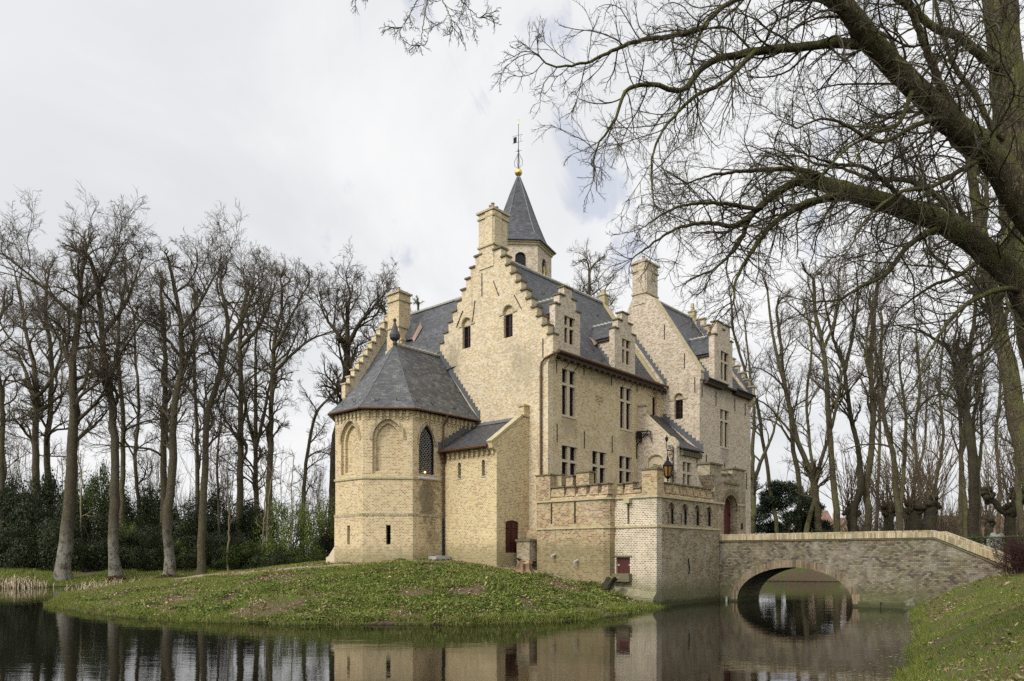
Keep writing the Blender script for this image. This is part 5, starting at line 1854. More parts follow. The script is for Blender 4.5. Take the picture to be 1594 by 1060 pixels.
def tree(name, label, cat, d, trunk, w0, w1, forks=(), crown=5., nl=9, tl=.45, seed=1, bark_='bark_left', twig='twig_left', group=None, per=(6, 5, 4), rmin=.011, flare=1.5, up=.09, wig=.2, knob=0., toground=True, ang=.75, shp=.45):
    """trunk and forks are lists of sight-line points measured on the survey photograph at distance d"""
    r = np.random.default_rng(seed)
    mains = []
    P = [at(px, py, d) for px, py in trunk]
    x, y = P[0][0], P[0][1]
    if toground:
        z = gz(x, y) - .25
        P = [np.array([x, y, z])] + [p for p in P if p[2] > z + .6]
    else:
        z = P[0][2]
    R0, R1 = w0 / 2 * d / FOC, w1 / 2 * d / FOC
    for j in range(1, len(P)):
        P[j] = P[j] + np.array([0, r.normal(0, .012 * d * .3), 0])
    pts, rad, L = resample(P, [R0, R1], 26, .03, r)
    fl = np.maximum(0, 1 - np.linspace(0, L, 26) / 1.6)
    rad = rad * (1 + (flare - 1) * fl ** 1.5)
    if knob:
        rad = rad * (1 + knob * np.abs(r.normal(0, 1, 26)) * (np.linspace(0, 1, 26) < .45))
    mains.append((pts, rad, L, 1.))
    for fk in forks:
        fp, fw0, fw1, dz = fk
        Q = [at(px, py, d) for px, py in fp]
        # a fork leaves its trunk: start from the nearest trunk point
        k = np.argmin(np.linalg.norm(pts - Q[0], axis=1))
        Q[0] = pts[k].copy()
        n_ = len(Q)
        for j in range(n_):
            Q[j] = Q[j] + np.array([0, dz * (j / (n_ - 1)) + (pts[k][1] - d), 0])
        mains.append(resample(Q, [fw0 / 2 * d / FOC, fw1 / 2 * d / FOC], 26, .02, r) + (1.,))
    org = (x, y, z + .25)
    e = bpy.data.objects.new(name, None)
    COL.objects.link(e)
    e.location = org
    tag(e, label, cat, group)
    tk = Acc()
    V, Fq = tubes(np.stack([m_[0] for m_ in mains]), np.stack([m_[1] for m_ in mains]), 10)
    tk.add(V, Fq)
    # limbs off every main stem
    cr = Acc()
    LP, LD, LL, LR = [], [], [], []
    for mi, (pt, ra, L, wgt) in enumerate(mains):
        a0 = tl if mi == 0 else .25
        n_ = nl if mi == 0 else max(4, int(nl * .7))
        P_, D_, L_, R_ = kids(r, pt[None], ra[None], np.array([crown]), n_, a0, .94, ang, .22, 1.0, .55, .03, .35, shp)
        LP.append(P_); LD.append(D_); LL.append(L_); LR.append(np.minimum(R_, .16))
        # leader carries on
        T = nrm(pt[-1] - pt[-3])
        for q in range(2):
            LP.append(pt[-1][None]); LD.append(nrm(T + r.normal(0, .25, 3))[None]); LL.append(np.array([crown * .45])); LR.append(np.array([ra[-1] * .85]))
    P_, D_, L_, R_ = np.concatenate(LP), np.concatenate(LD), np.concatenate(LL), np.concatenate(LR)
    pts1, rad1 = grow(r, P_, D_, L_, R_, 9, wig, up, .28)
    V, Fq = tubes(pts1, rad1, 6)
    tk.add(V, Fq)
    p2 = kids(r, pts1, rad1, L_, per[0], .18, 1., .72, .25, .52, .62, rmin * 1.6, .25)
    pts2, rad2 = grow(r, *p2, 6, wig * 1.1, up * .9, .4)
    cr.add(*tubes(pts2, rad2, 4))
    p3 = kids(r, pts2, rad2, p2[2], per[1], .15, 1., .7, .25, .55, .66, rmin * 1.15, .2)
    pts3, rad3 = grow(r, *p3, 4, wig * 1.1, up * .7, .5)
    cr.add(*tubes(pts3, rad3, 3))
    if per[2]:
        p4 = kids(r, pts3, rad3, p3[2], per[2], .15, 1., .65, .25, .6, .7, rmin * .8, .15)
        pts4, rad4 = grow(r, *p4, 3, wig, up * .5, .6)
        cr.add(*tubes(pts4, rad4, 3))
    tk.make('trunk', bark_, e, org)
    cr.make('crown', twig, e, org)
    return e


GL, GR_, GB = 'bare trees on the far left bank', 'bare trees beyond the bridge', 'bare trees behind the castle'
LEFT = [
 (62, 21, 5, [(100, 893), (104, 830), (109, 740), (113, 650), (116, 560), (121, 470), (124, 400), (132, 340)], [([(113, 575), (82, 515), (50, 500), (20, 494)], 6, 2, 2), ([(118, 500), (95, 450), (60, 400), (30, 365)], 7, 2, -2), ([(121, 455), (150, 400), (165, 340), (172, 305)], 7, 2, 1.5)], 5.0, 8, .5, 'bark_pale', 'tallest bare tree on the left bank with a flared pale base beside the reeds', .05),
 (63, 15, 6, [(182, 886), (181, 840), (178, 740), (175, 660), (168, 590), (158, 520), (154, 470), (152, 420), (138, 350)], [([(156, 515), (185, 460), (195, 410), (203, 350)], 7, 2, 1.5), ([(170, 600), (190, 560), (215, 530), (240, 500)], 5, 2, -1.5)], 4.6, 7, .55, 'bark_pale', 'bare tree with whitish knobbly lower trunk leaning left, second from the reeds', .09),
 (71, 9, 4, [(193, 880), (188, 800), (187, 700), (190, 640), (186, 560), (188, 480), (194, 400)], [], 4.4, 8, .5, 'bark_left', 'slim brown-trunked bare tree close behind the whitish knobbly trunk', .0),
 (63, 15, 5, [(263, 882), (263, 810), (268, 720), (273, 640), (281, 570), (284, 500), (276, 440), (268, 385)], [([(283, 510), (308, 450), (322, 400), (328, 372)], 7, 2, 1.5), ([(281, 560), (255, 520), (235, 500), (215, 470)], 5, 2, -2)], 4.6, 8, .5, 'bark_pale', 'knobbly bare tree with dead leaves heaped round its foot at the mound edge', .10),
 (74, 12, 5, [(254, 800), (253, 700), (258, 620), (257, 560), (254, 500), (250, 430)], [], 4.8, 9, .5, 'bark_left', 'straight bare tree rising from dark shrubs behind the leaf-heaped trunk', 0),
 (66, 13, 5, [(314, 868), (314, 790), (316, 720), (324, 640), (338, 600), (346, 560), (354, 520), (351, 467), (340, 410)], [([(354, 525), (375, 480), (390, 420), (402, 385)], 7, 2, 1), ([(322, 650), (300, 610), (280, 580), (262, 565)], 4, 2, -1.5)], 4.8, 8, .5, 'bark_left', 'bare tree whose trunk bends to the right halfway up, mid left grove', 0),
 (80, 14, 8, [(55, 780), (54, 700), (55, 650), (56, 620)], [([(56, 640), (40, 590), (25, 560), (0, 545)], 8, 3, 1), ([(56, 630), (52, 570), (40, 520), (30, 440), (22, 385)], 9, 2, 0), ([(56, 625), (78, 600), (100, 560), (110, 500)], 6, 2, -1)], 5.6, 5, .8, 'bark_left', 'bare tree forking into three stems with ivy on its trunk, near the left edge', 0),
 (82, 12, 4, [(76, 770), (77, 700), (78, 640), (76, 560), (75, 480), (72, 400)], [], 5.4, 9, .45, 'bark_left', 'unforked straight bare tree just right of the three-stemmed tree', 0),
 (78, 7, 3, [(211, 800), (210, 720), (212, 640), (217, 600), (210, 560), (206, 480)], [], 4.2, 8, .4, 'bark_left', 'thin kinked bare tree between the two knobbly trunks', 0),
 (80, 8, 3, [(305, 800), (305, 700), (303, 600), (305, 500), (303, 430)], [], 4.4, 8, .45, 'bark_left', 'thin straight bare tree just left of the bending trunk', 0),
 (76, 12, 5, [(373, 800), (374, 700), (373, 600), (374, 545), (378, 490), (384, 430)], [([(374, 550), (402, 500), (415, 450), (422, 410)], 7, 2, 1)], 5.2, 9, .45, 'bark_left', 'stout straight bare tree forking high up, right of the bending trunk', 0),
 (80, 10, 6, [(400, 800), (399, 740), (398, 690)], [([(398, 695), (384, 650), (376, 610), (365, 560)], 6, 2, 1), ([(398, 695), (412, 650), (425, 590), (440, 540)], 6, 2, -1), ([(398, 695), (398, 600), (398, 540), (404, 470)], 7, 2, 0)], 4.4, 5, .6, 'bark_left', 'bare tree splitting low into three stems above the green bushes', 0),
 (76, 12, 4, [(420, 800), (420, 700), (424, 600), (425, 570), (430, 520), (436, 460), (440, 420)], [([(425, 590), (455, 548), (480, 525), (505, 508)], 6, 2, 1.5), ([(427, 550), (450, 500), (470, 450), (480, 430)], 6, 2, -1)], 4.6, 8, .45, 'bark_left', 'straight bare tree with long limbs reaching right toward the chapel roof', 0),
 (78, 8, 3, [(470, 790), (476, 720), (485, 670), (498, 640), (515, 615), (534, 592)], [], 3.0, 6, .4, 'bark_left', 'thin slanting bare tree leaning hard right toward the chapel', 0),
 (72, 15, 10, [(517, 870), (518, 800), (522, 700), (530, 640), (537, 590), (540, 540)], [([(534, 560), (526, 521), (505, 480), (492, 440)], 8, 2, 1), ([(540, 545), (541, 470), (545, 430), (540, 405)], 9, 2, 0), ([(540, 545), (560, 500), (580, 470), (600, 440)], 8, 2, -1)], 3.8, 7, .75, 'bark_dark', 'dark mossy bare tree close against the left side of the chapel', 0),
 (74, 5, 2, [(339, 800), (341, 720), (345, 650), (352, 600)], [], 2.6, 7, .35, 'bark_left', 'very thin bare pole tree beside the bending trunk', 0),
 (70, 10, 5, [(4, 800), (3, 700), (0, 620), (-4, 540), (4, 470)], [([(2, 640), (-20, 600), (-40, 560)], 6, 2, 0)], 5.2, 9, .4, 'bark_left', 'ivy-darkened bare tree cut by the left edge of the photo', 0),
]
LOWER = lambda pts: [(px, py if py > 520 else 520 - (520 - py) * .70) for px, py in pts]
for i, (d, w0, w1, tr, fk, cr_, nl, tl, bk, lab, kb) in enumerate(LEFT):
    tr = LOWER(tr)
    fk = [(LOWER(f_[0]),) + tuple(f_[1:]) for f_ in fk]
    tree('oak_tree', lab, 'tree', d, tr, w0, w1, fk, cr_ * 1.12, int(nl * 1.75), max(.3, tl - .1), 100 + i, bk, 'twig_left', GL, per=(8, 6, 4), rmin=.012, knob=kb, wig=.20, up=.075, ang=.82, shp=.3)
BACK = [
 (88, 10, 4, [(655, 800), (655, 600), (653, 520), (651, 480)], 3.2, 8, .7, 'bare treetop showing behind the tall left chimney'),
 (90, 12, 4, [(914, 820), (914, 640), (916, 520), (917, 424)], 6.6, 16, .6, 'bare treetop showing above the main slate roof'),
 (92, 10, 4, [(690, 800), (692, 640), (694, 540), (694, 500)], 2.8, 7, .7, 'small bare treetop peeping over the rear roof ridge'),
 (74, 10, 4, [(590, 800), (592, 640), (596, 540), (600, 490)], 3.8, 9, .6, 'bare tree behind the chapel roof, left of the tall chimney'),
]
for i, (d, w0, w1, tr, cr_, nl, tl, lab) in enumerate(BACK):
    tree('oak_tree', lab, 'tree', d, tr, w0, w1, (), cr_, int(nl * 1.5), tl, 300 + i, 'bark_left', 'twig_left', GB, per=(8, 6, 4), rmin=.012, wig=.24, up=.05, ang=.9, shp=.3)
RIGHT = [
 (76, 11, 8, [(1169, 850), (1170, 800), (1173, 755)], [([(1172, 765), (1173, 700), (1177, 640), (1170, 560), (1165, 500)], 7, 2, 1), ([(1173, 758), (1186, 715), (1200, 680), (1210, 630)], 7, 2, -1)], 3.6, 3, .8, 'forked bare tree beside the right wing wall', 'bark_right'),
 (78, 7, 3, [(1211, 850), (1206, 800), (1200, 760), (1193, 720), (1187, 690), (1178, 640), (1168, 600), (1150, 540), (1142, 510), (1138, 470)], [], 3.4, 8, .45, 'slender bare tree leaning left across the right wing', 'bark_right'),
 (79, 9, 4, [(1243, 850), (1242, 800), (1240, 740), (1235, 700), (1228, 650), (1222, 600), (1216, 550), (1210, 480)], [], 4.2, 9, .4, 'straight bare tree in front of the dark yew', 'bark_right'),
 (76, 12, 10, [(1277, 850), (1273, 800), (1267, 752)], [([(1268, 758), (1256, 720), (1245, 690), (1235, 650), (1225, 600), (1213, 550), (1205, 500), (1200, 450)], 9, 3, 1), ([(1267, 755), (1276, 715), (1286, 680), (1293, 640), (1300, 590)], 7, 3, -1.5), ([(1262, 745), (1240, 690), (1215, 660), (1195, 638), (1172, 624)], 5, 2, -1), ([(1270, 775), (1262, 800), (1255, 830), (1252, 866)], 7, 9, .0)], 4.2, 3, .8, 'crossing X-shaped bare tree standing before the yew', 'bark_right'),
 (75, 11, 5, [(1304, 850), (1301, 800), (1297, 740), (1293, 680), (1290, 640), (1286, 580), (1280, 530), (1272, 490), (1264, 440)], [([(1283, 550), (1300, 500), (1310, 450), (1312, 420)], 5, 2, 1)], 4.6, 9, .45, 'pale straight leaning bare tree in front of the red gabled house', 'bark_right'),
 (77, 11, 5, [(1331, 850), (1333, 800), (1338, 760), (1338, 720), (1331, 690), (1324, 660), (1318, 620), (1313, 565)], [([(1314, 580), (1300, 530), (1290, 480), (1285, 440)], 6, 2, 1), ([(1314, 575), (1325, 520), (1330, 470), (1326, 430)], 6, 2, -1)], 4.6, 7, .6, 'dark bare tree leaning left with a swollen knobbly lower trunk', 'bark_dark'),
 (77.6, 12, 5, [(1351, 850), (1350, 800), (1347, 760), (1354, 700), (1356, 640), (1358, 560), (1362, 500), (1366, 450)], [], 4.8, 9, .45, 'greenish straight bare tree joined at the foot to the dark knobbly one', 'bark_right'),
 (68, 11, 4, [(1403, 850), (1400, 805), (1396, 760), (1388, 710), (1380, 660), (1373, 620), (1372, 560), (1374, 500)], [([(1400, 805), (1408, 740), (1413, 690), (1415, 640), (1410, 590), (1408, 540)], 7, 3, 1), ([(1375, 640), (1350, 580), (1345, 520), (1355, 460)], 5, 2, -1)], 4.6, 8, .45, 'V-shaped bare tree with two stems above the middle of the bridge', 'bark_right'),
 (52, 18, 10, [(1517, 870), (1513, 820), (1510, 760), (1506, 700), (1503, 640), (1500, 600), (1497, 560)], [([(1499, 585), (1485, 545), (1465, 525), (1440, 508), (1415, 500)], 8, 2, 1), ([(1499, 600), (1508, 540), (1512, 480), (1510, 420)], 9, 3, -1), ([(1500, 640), (1478, 612), (1452, 618), (1440, 640)], 4, 2, 1)], 4.8, 6, .6, 'thick dark-barked bare tree rising behind the sloping end of the bridge', 'bark_dark'),
 (56, 9, 4, [(1494, 865), (1494, 780), (1496, 700), (1497, 640), (1490, 560)], [], 3.6, 7, .5, 'green-barked bare tree close on the left of the thick dark trunk', 'bark_right'),
 (55, 8, 4, [(1503, 865), (1502, 780), (1499, 700), (1502, 640), (1515, 560)], [], 3.4, 7, .5, 'green-barked bare tree half hidden by the thick dark trunk', 'bark_right'),
 (57, 9, 4, [(1524, 865), (1522, 780), (1520, 725), (1518, 660), (1525, 600), (1530, 540)], [([(1520, 735), (1531, 690), (1535, 640), (1545, 590)], 6, 2, 1)], 3.6, 7, .5, 'forking slim bare tree just right of the thick dark trunk', 'bark_right'),
 (48, 11, 7, [(1591, 880), (1590, 830), (1586, 780), (1585, 740), (1584, 690), (1590, 640)], [], 3.6, 7, .55, 'grey-green bare trunk near the right edge beside the hedge', 'bark_right'),
 (96, 6, 3, [(1366, 850), (1364, 760), (1368, 660), (1362, 570), (1366, 500)], [], 2.8, 8, .4, 'slim far bare tree seen between the greenish straight tree and the V-shaped tree', 'bark_right'),
 (92, 7, 3, [(1428, 850), (1430, 760), (1426, 680), (1432, 600), (1428, 520)], [([(1430, 740), (1442, 690), (1446, 640), (1452, 580)], 4, 2, 1)], 3.0, 8, .4, 'slim far bare tree standing just right of the V-shaped tree', 'bark_right'),
 (98, 6, 3, [(1462, 850), (1460, 760), (1466, 680), (1464, 600), (1470, 510)], [], 3.0, 8, .4, 'slim far bare tree above the largest brown thicket', 'bark_right'),
 (94, 6, 3, [(1552, 850), (1554, 760), (1550, 680), (1556, 600), (1552, 500)], [], 3.0, 8, .4, 'slim far bare tree between the forking tree and the candelabra pollard', 'bark_right'),
 (98, 6, 3, [(1236, 850), (1262, 760), (1262, 690), (1256, 620), (1262, 540), (1258, 480)], [], 3.0, 8, .4, 'slim far bare tree rising behind the yew', 'bark_right'),
 (26, 34, 15, [(1650, 900), (1612, 770), (1585, 680), (1565, 560), (1543, 445), (1528, 370), (1516, 300)], [([(1518, 310), (1500, 250), (1469, 235), (1446, 210), (1423, 189), (1378, 162), (1348, 117), (1310, 105)], 13, 3, -2), ([(1530, 380), (1545, 300), (1550, 240), (1530, 180)], 9, 3, 1), ([(1550, 480), (1520, 430), (1490, 405), (1455, 395)], 7, 2, 1)], 3.4, 7, .6, 'leaning bare trunk of middle distance crossing the right edge below the big limbs', 'bark_near'),
]
for i, (d, w0, w1, tr, fk, cr_, nl, tl, lab, bk) in enumerate(RIGHT):
    tree('beech_tree', lab, 'tree', d, tr, w0, w1, fk, cr_ * max(1, d / 60), int(nl * 1.4), tl, 400 + i, bk, 'twig_right', GR_, per=(6, 5, 4) if d > 40 else (7, 6, 5), rmin=.011 if d > 40 else .006, wig=.16, up=.12, knob=.12 if 'knobbly lower' in lab else 0, ang=.62)

# ------------------------------------------------------------------ the two near trees whose limbs hang into the picture
def limb_tree(name, label, trunk, limbs, seed, dens, group=None, tw='twig_near', hang=.10):
    """trunk/limbs: (points [(px,py,d)], w0, w1); twigs in three generations hang from every limb"""
    r = np.random.default_rng(seed)
    allp = []
    x, y = at(*trunk[0][0])[:2]
    z = gz(x, y)
    for j, (pp, w0, w1, *xtra) in enumerate([trunk] + limbs):
        P = [at(*p) for p in pp]
        if j == 0:
            P[0][2] = z - .3
        q = resample(P, [w0 / 2 * pp[0][2] / FOC, w1 / 2 * pp[-1][2] / FOC], 40, .005, r)
        pts, rad, L = q
        # uneven, knotty bark outline
        rad = rad * (1 + .05 * r.normal(0, 1, 40) * (rad > .05))
        if j == 0:
            rad = rad * (1 + .5 * np.maximum(0, 1 - np.linspace(0, L, 40) / 1.2))
        allp.append((pts, rad, L, *(xtra or [1., 1.])))
    org = (x, y, z)
    e = bpy.data.objects.new(name, None)
    COL.objects.link(e)
    e.location = org
    tag(e, label, 'tree', group)
    tk = Acc()
    tk.add(*tubes(np.stack([a[0] for a in allp]), np.stack([a[1] for a in allp]), 12))
    cr = Acc()
    S = {k: [] for k in 'PDLR'}
    for j, (pts, rad, L, df, lf) in enumerate(allp):
        if j == 0 or df == 0:
            continue
        n_ = max(3, int(L * dens * df))
        P_, D_, L_, R_ = kids(r, pts[None], rad[None], np.array([1.3 * lf]), n_, .05, 1., .95, .3, 1., .4, min(.006, .009 * lf + .001), -.1, .2)
        S['P'].append(P_); S['D'].append(D_); S['L'].append(L_); S['R'].append(np.minimum(R_, .017))
        T = nrm(pts[-1] - pts[-3])
        for q in range(3):
            S['P'].append(pts[-1][None]); S['D'].append(nrm(T + r.normal(0, .35, 3))[None]); S['L'].append(np.array([.9 * lf])); S['R'].append(np.array([min(.014, max(.006, rad[-1] * .8))]))
    P_, D_, L_, R_ = [np.concatenate(S[k]) for k in 'PDLR']
    keep = P_[:, 1] > 5
    P_, D_, L_, R_ = P_[keep], D_[keep], L_[keep], R_[keep]
    a1, r1 = grow(r, P_, D_, L_, R_, 10, .13, .0, .4, hang)
    cr.add(*tubes(a1, r1, 5))
    p2 = kids(r, a1, r1, L_, 7, .12, 1., .7, .25, .48, .62, .0034, .0)
    a2, r2 = grow(r, *p2, 7, .13, .0, .5, hang * .6)
    cr.add(*tubes(a2, r2, 4))
    p3 = kids(r, a2, r2, p2[2], 5, .15, 1., .65, .25, .45, .7, .0023, .0)
    a3, r3 = grow(r, *p3, 4, .14, .0, .6)
    cr.add(*tubes(a3, r3, 3))
    tk.make('trunk', 'bark_near', e, org)
    cr.make('crown', tw, e, org)
    return e


def Z(pts, d0, d1):
    n = len(pts)
    return [(p[0], p[1], d0 + (d1 - d0) * i / (n - 1)) for i, p in enumerate(pts)]

limb_tree('lime_tree', 'huge near lime tree sending two thick mossy limbs in from the right edge',
 (Z([(1815, 1100), (1805, 900), (1790, 740), (1760, 610), (1735, 555)], 11, 11), 95, 74), [
 (Z([(1760, 640), (1735, 555), (1665, 425), (1594, 318), (1540, 240), (1480, 190), (1440, 150), (1395, 108), (1365, 75), (1335, 35), (1305, -5), (1270, -60), (1230, -120)], 11, 9.2), 60, 21),
 (Z([(1770, 700), (1710, 600), (1640, 520), (1594, 455), (1563, 418), (1520, 380), (1480, 352), (1440, 335), (1400, 322), (1360, 310), (1310, 295), (1270, 283), (1245, 279)], 11, 12), 54, 21),
 (Z([(1395, 100), (1359, 75), (1305, 66), (1257, 73), (1170, 80), (1111, 95), (1082, 117), (1063, 141), (1014, 131), (980, 136), (970, 150), (956, 189), (932, 223), (924, 248)], 9.9, 9.0), 17, 2.4, 1.2, .62),
 (Z([(1176, 80), (1150, 105), (1121, 131), (1082, 150), (1043, 189), (1024, 218), (1014, 260), (1015, 301)], 9.5, 8.6), 8, 2, 1.2, .6),
 (Z([(1335, 35), (1240, -25), (1145, 0), (1097, 39), (1085, 65), (1077, 88)], 9.6, 8.8), 14, 3, 1.1, .65),
 (Z([(1100, 36), (1092, 44), (1043, 56), (990, 65), (951, 80), (912, 97), (859, 103), (838, 85)], 9.1, 8.4), 9, 2.2, 1.3, .5),
 (Z([(1500, 205), (1495, 185), (1466, 136), (1441, 73), (1422, 24), (1407, -20), (1390, -80)], 10.3, 9.6), 14, 8),
 (Z([(1512, 215), (1470, 186), (1427, 194), (1369, 221), (1305, 189), (1271, 187), (1240, 200)], 10.3, 9.4), 10, 2.2),
 (Z([(1535, 240), (1560, 170), (1570, 90), (1560, 0), (1540, -80)], 10.4, 10.0), 9, 5),
 (Z([(1246, 279), (1208, 301), (1170, 335), (1155, 369), (1138, 395), (1110, 420)], 11.9, 11.2), 14, 3, 1.1, .75),
 (Z([(1172, 335), (1140, 352), (1111, 347), (1072, 350), (1038, 364), (1004, 388), (985, 402)], 11.5, 10.8), 8, 2, 1.2, .62),
 (Z([(1200, 305), (1179, 325), (1136, 318), (1092, 316), (1053, 323), (1029, 335), (1005, 352)], 11.7, 10.9), 8, 2, 1.2, .62),
 (Z([(1330, 302), (1305, 306), (1257, 316), (1208, 345), (1179, 379), (1160, 408), (1145, 437), (1142, 468)], 11.9, 11.0), 13, 3, 1.1, .75),
 (Z([(1290, 288), (1271, 272), (1233, 263), (1179, 265), (1111, 272), (1070, 285)], 11.9, 11.3), 10, 2.4, 1.2, .75),
 (Z([(1480, 352), (1446, 362), (1412, 384), (1378, 427), (1344, 444), (1305, 466), (1270, 470)], 11.6, 10.6), 11, 2.4),
 (Z([(1500, 365), (1490, 345), (1466, 311), (1417, 282), (1354, 277), (1310, 262), (1270, 255)], 11.5, 12.2), 12, 3),
 (Z([(1440, 335), (1395, 300), (1350, 262), (1300, 255), (1255, 240)], 11.7, 10.8), 9, 2.4),
 (Z([(1420, 140), (1400, 190), (1365, 205), (1320, 230), (1280, 270)], 10, 9.6), 8, 2.2),
 (Z([(1594, 455), (1560, 450), (1510, 470), (1470, 510), (1440, 560), (1425, 600)], 11.2, 10.4), 10, 2.2),
 (Z([(1540, 240), (1500, 262), (1450, 290), (1400, 300), (1350, 340), (1320, 390)], 10.4, 9.4), 9, 2.2),
], 71, 6.2, hang=.08)
limb_tree('lime_tree', 'second near lime tree, its upright trunk cut by the top right corner',
 (Z([(1690, 1010), (1655, 700), (1612, 500), (1594, 400), (1584, 310), (1576, 220), (1567, 120), (1557, 0), (1548, -120)], 13.5, 13.3), 66, 42), [
 (Z([(1550, -60), (1547, -140), (1552, -300), (1530, -480), (1540, -640)], 13.3, 13.6), 44, 6, .7, 1.1),
 (Z([(1549, -200), (1640, -330), (1720, -420), (1760, -520)], 13.4, 14.2), 20, 4, .8, 1.),
 (Z([(1566, 110), (1548, 102), (1515, 75), (1485, 53), (1456, 44), (1425, 18), (1393, -5), (1350, -40)], 13.3, 12.2), 16, 7),
 (Z([(1574, 225), (1545, 200), (1520, 150), (1490, 110), (1470, 60), (1455, 0)], 13.3, 12.8), 10, 5),
 (Z([(1585, 330), (1560, 380), (1530, 400), (1490, 430), (1450, 445), (1400, 480)], 13.3, 12.), 10, 2.5),
 (Z([(1590, 395), (1570, 480), (1540, 540), (1500, 570), (1470, 620)], 13.4, 12.2), 9, 2.2),
 (Z([(1549, -100), (1400, -175), (1200, -205), (1000, -190), (850, -160), (740, -115), (690, -70), (672, -35)], 13.3, 9.4), 26, 3, 0., 1.),
 (Z([(1200, -205), (1150, -120), (1120, -60), (1080, -20)], 11.4, 10.6), 8, 2.2, .6, .6),
 (Z([(850, -160), (820, -100), (765, -45), (742, -15)], 10.1, 9.6), 6, 2, .8, .45),
 (Z([(740, -115), (650, -100), (590, -70), (565, -30)], 9.7, 9.2), 5, 2, 1., .4),
 (Z([(672, -36), (666, -5), (660, 30), (655, 70)], 9.4, 9.2), 2.4, 1., .9, .3),
 (Z([(674, -40), (655, -10), (640, 18), (626, 42)], 9.4, 9.3), 2.2, 1., .9, .3),
 (Z([(676, -40), (686, -5), (700, 22), (704, 40)], 9.4, 9.2), 2.2, 1., .9, .3),
 (Z([(680, -45), (705, -15), (722, 5), (746, 28)], 9.4, 9.1), 2.2, 1., .9, .3),
], 77, 4.2, hang=.12)
# ------------------------------------------------------------------ SHRUBS AND UNDERGROWTH
M['leaf_dark'] = leafmat('dark_evergreen_leaf', [(0, (.012, .017, .006)), (.6, (.024, .033, .010)), (.92, (.042, .054, .016)), (1, (.075, .085, .03))], .6, .12, .22)
M['leaf_mid'] = leafmat('mid_green_leaf', [(0, (.026, .040, .009)), (.5, (.052, .074, .016)), (.9, (.09, .115, .026)), (1, (.14, .15, .04))], .6, .25, .2)
M['leaf_bright'] = leafmat('fresh_green_leaf', [(0, (.065, .09, .012)), (.5, (.115, .155, .022)), (.9, (.17, .205, .04)), (1, (.22, .23, .06))], .5, .3, .3)
M['leaf_yew'] = leafmat('yew_leaf', [(0, (.008, .015, .007)), (.7, (.017, .027, .011)), (1, (.04, .05, .02))], .5, .1, .3)
M['leaf_hedge'] = leafmat('hedge_leaf', [(0, (.03, .05, .012)), (.6, (.055, .085, .02)), (1, (.09, .12, .035))], .5, .2, .3)


def leaf_cloud(name, n, nl, leaf, seed, flat=1., mat='leaf_dark', low=0.):
    """leaves on the skins of many small lumps that together fill a unit dome"""
    r = np.random.default_rng(seed)
    th = r.random(nl) * 2 * PI
    rr = np.sqrt(r.random(nl)) * .78
    zz = r.random(nl) ** .8
    lim = np.sqrt(np.maximum(.05, 1 - rr ** 2 * .9))
    C = np.stack([np.cos(th) * rr, np.sin(th) * rr, zz * lim * .86], -1)
    S = .13 + .17 * r.random(nl)
    i = r.integers(nl, size=n)
    d = nrm(r.normal(0, 1, (n, 3)))
    P = C[i] + d * (S[i] * (.55 + .5 * r.random(n)))[:, None] * np.array([1, 1, .8])
    P[:, 2] = np.maximum(P[:, 2], low + .02 * r.random(n))
    e1 = nrm(np.cross(d, r.normal(0, 1, (n, 3))))
    e2 = np.cross(nrm(d + r.normal(0, .5, (n, 3))), e1)
    s = (leaf * (.6 + .8 * r.random(n)))[:, None]
    V = np.stack([P - e1 * s, P - e2 * s * .5, P + e1 * s, P + e2 * s * .5], 1).reshape(-1, 3)
    me = np_mesh(name, V, np.arange(4 * n).reshape(-1, 4), M[mat])
    return me


def stems_mesh(name, n, seed, mat='bark_dark', spread=.5):
    r = np.random.default_rng(seed)
    a = Acc()
    P = np.stack([r.normal(0, .10, n), r.normal(0, .10, n), np.zeros(n)], -1)
    D = nrm(np.stack([r.normal(0, spread, n), r.normal(0, spread, n), np.ones(n)], -1))
    pts, rad = grow(r, P, D, .7 + .3 * r.random(n), np.full(n, .016), 6, .1, .03, .4)
    a.add(*tubes(pts, rad, 5))
    return a.make(name, mat, None, (0, 0, 0))


PROTO = {}
def proto(kind):
    if kind not in PROTO:
        k, v = kind
        n, nl, lf = {'leaf_dark': (24000, 60, .0185), 'leaf_mid': (15000, 50, .017), 'leaf_bright': (10000, 40, .016)}[k]
        c = leaf_cloud('crown', n, nl, lf, 900 + v * 7 + len(k), mat=k)
        s = stems_mesh('stem', 9, 950 + v)
        PROTO[kind] = (c.data, s.data)
        bpy.data.objects.remove(c)
        bpy.data.objects.remove(s)
    return PROTO[kind]


def shrub(name, label, cat, px, ytop, wpx, d, kind, rot, group):
    x = (px - PX0) / FOC * d
    z = gz(x, d) - .1
    h = EYE + (PY0 - ytop) / FOC * d - z
    w = wpx / 2 * d / FOC * 1.22
    e = bpy.data.objects.new(name, None)
    COL.objects.link(e)
    e.location = (x, d, z)
    e.rotation_euler = (0, 0, rot)
    e.scale = (w, w * .85, h)
    tag(e, label, cat, group)
    c, s = proto(kind)
    for nm, me in (('crown', c), ('stem', s)):
        o = bpy.data.objects.new(nm, me)
        COL.objects.link(o)
        o.parent = e
    return e

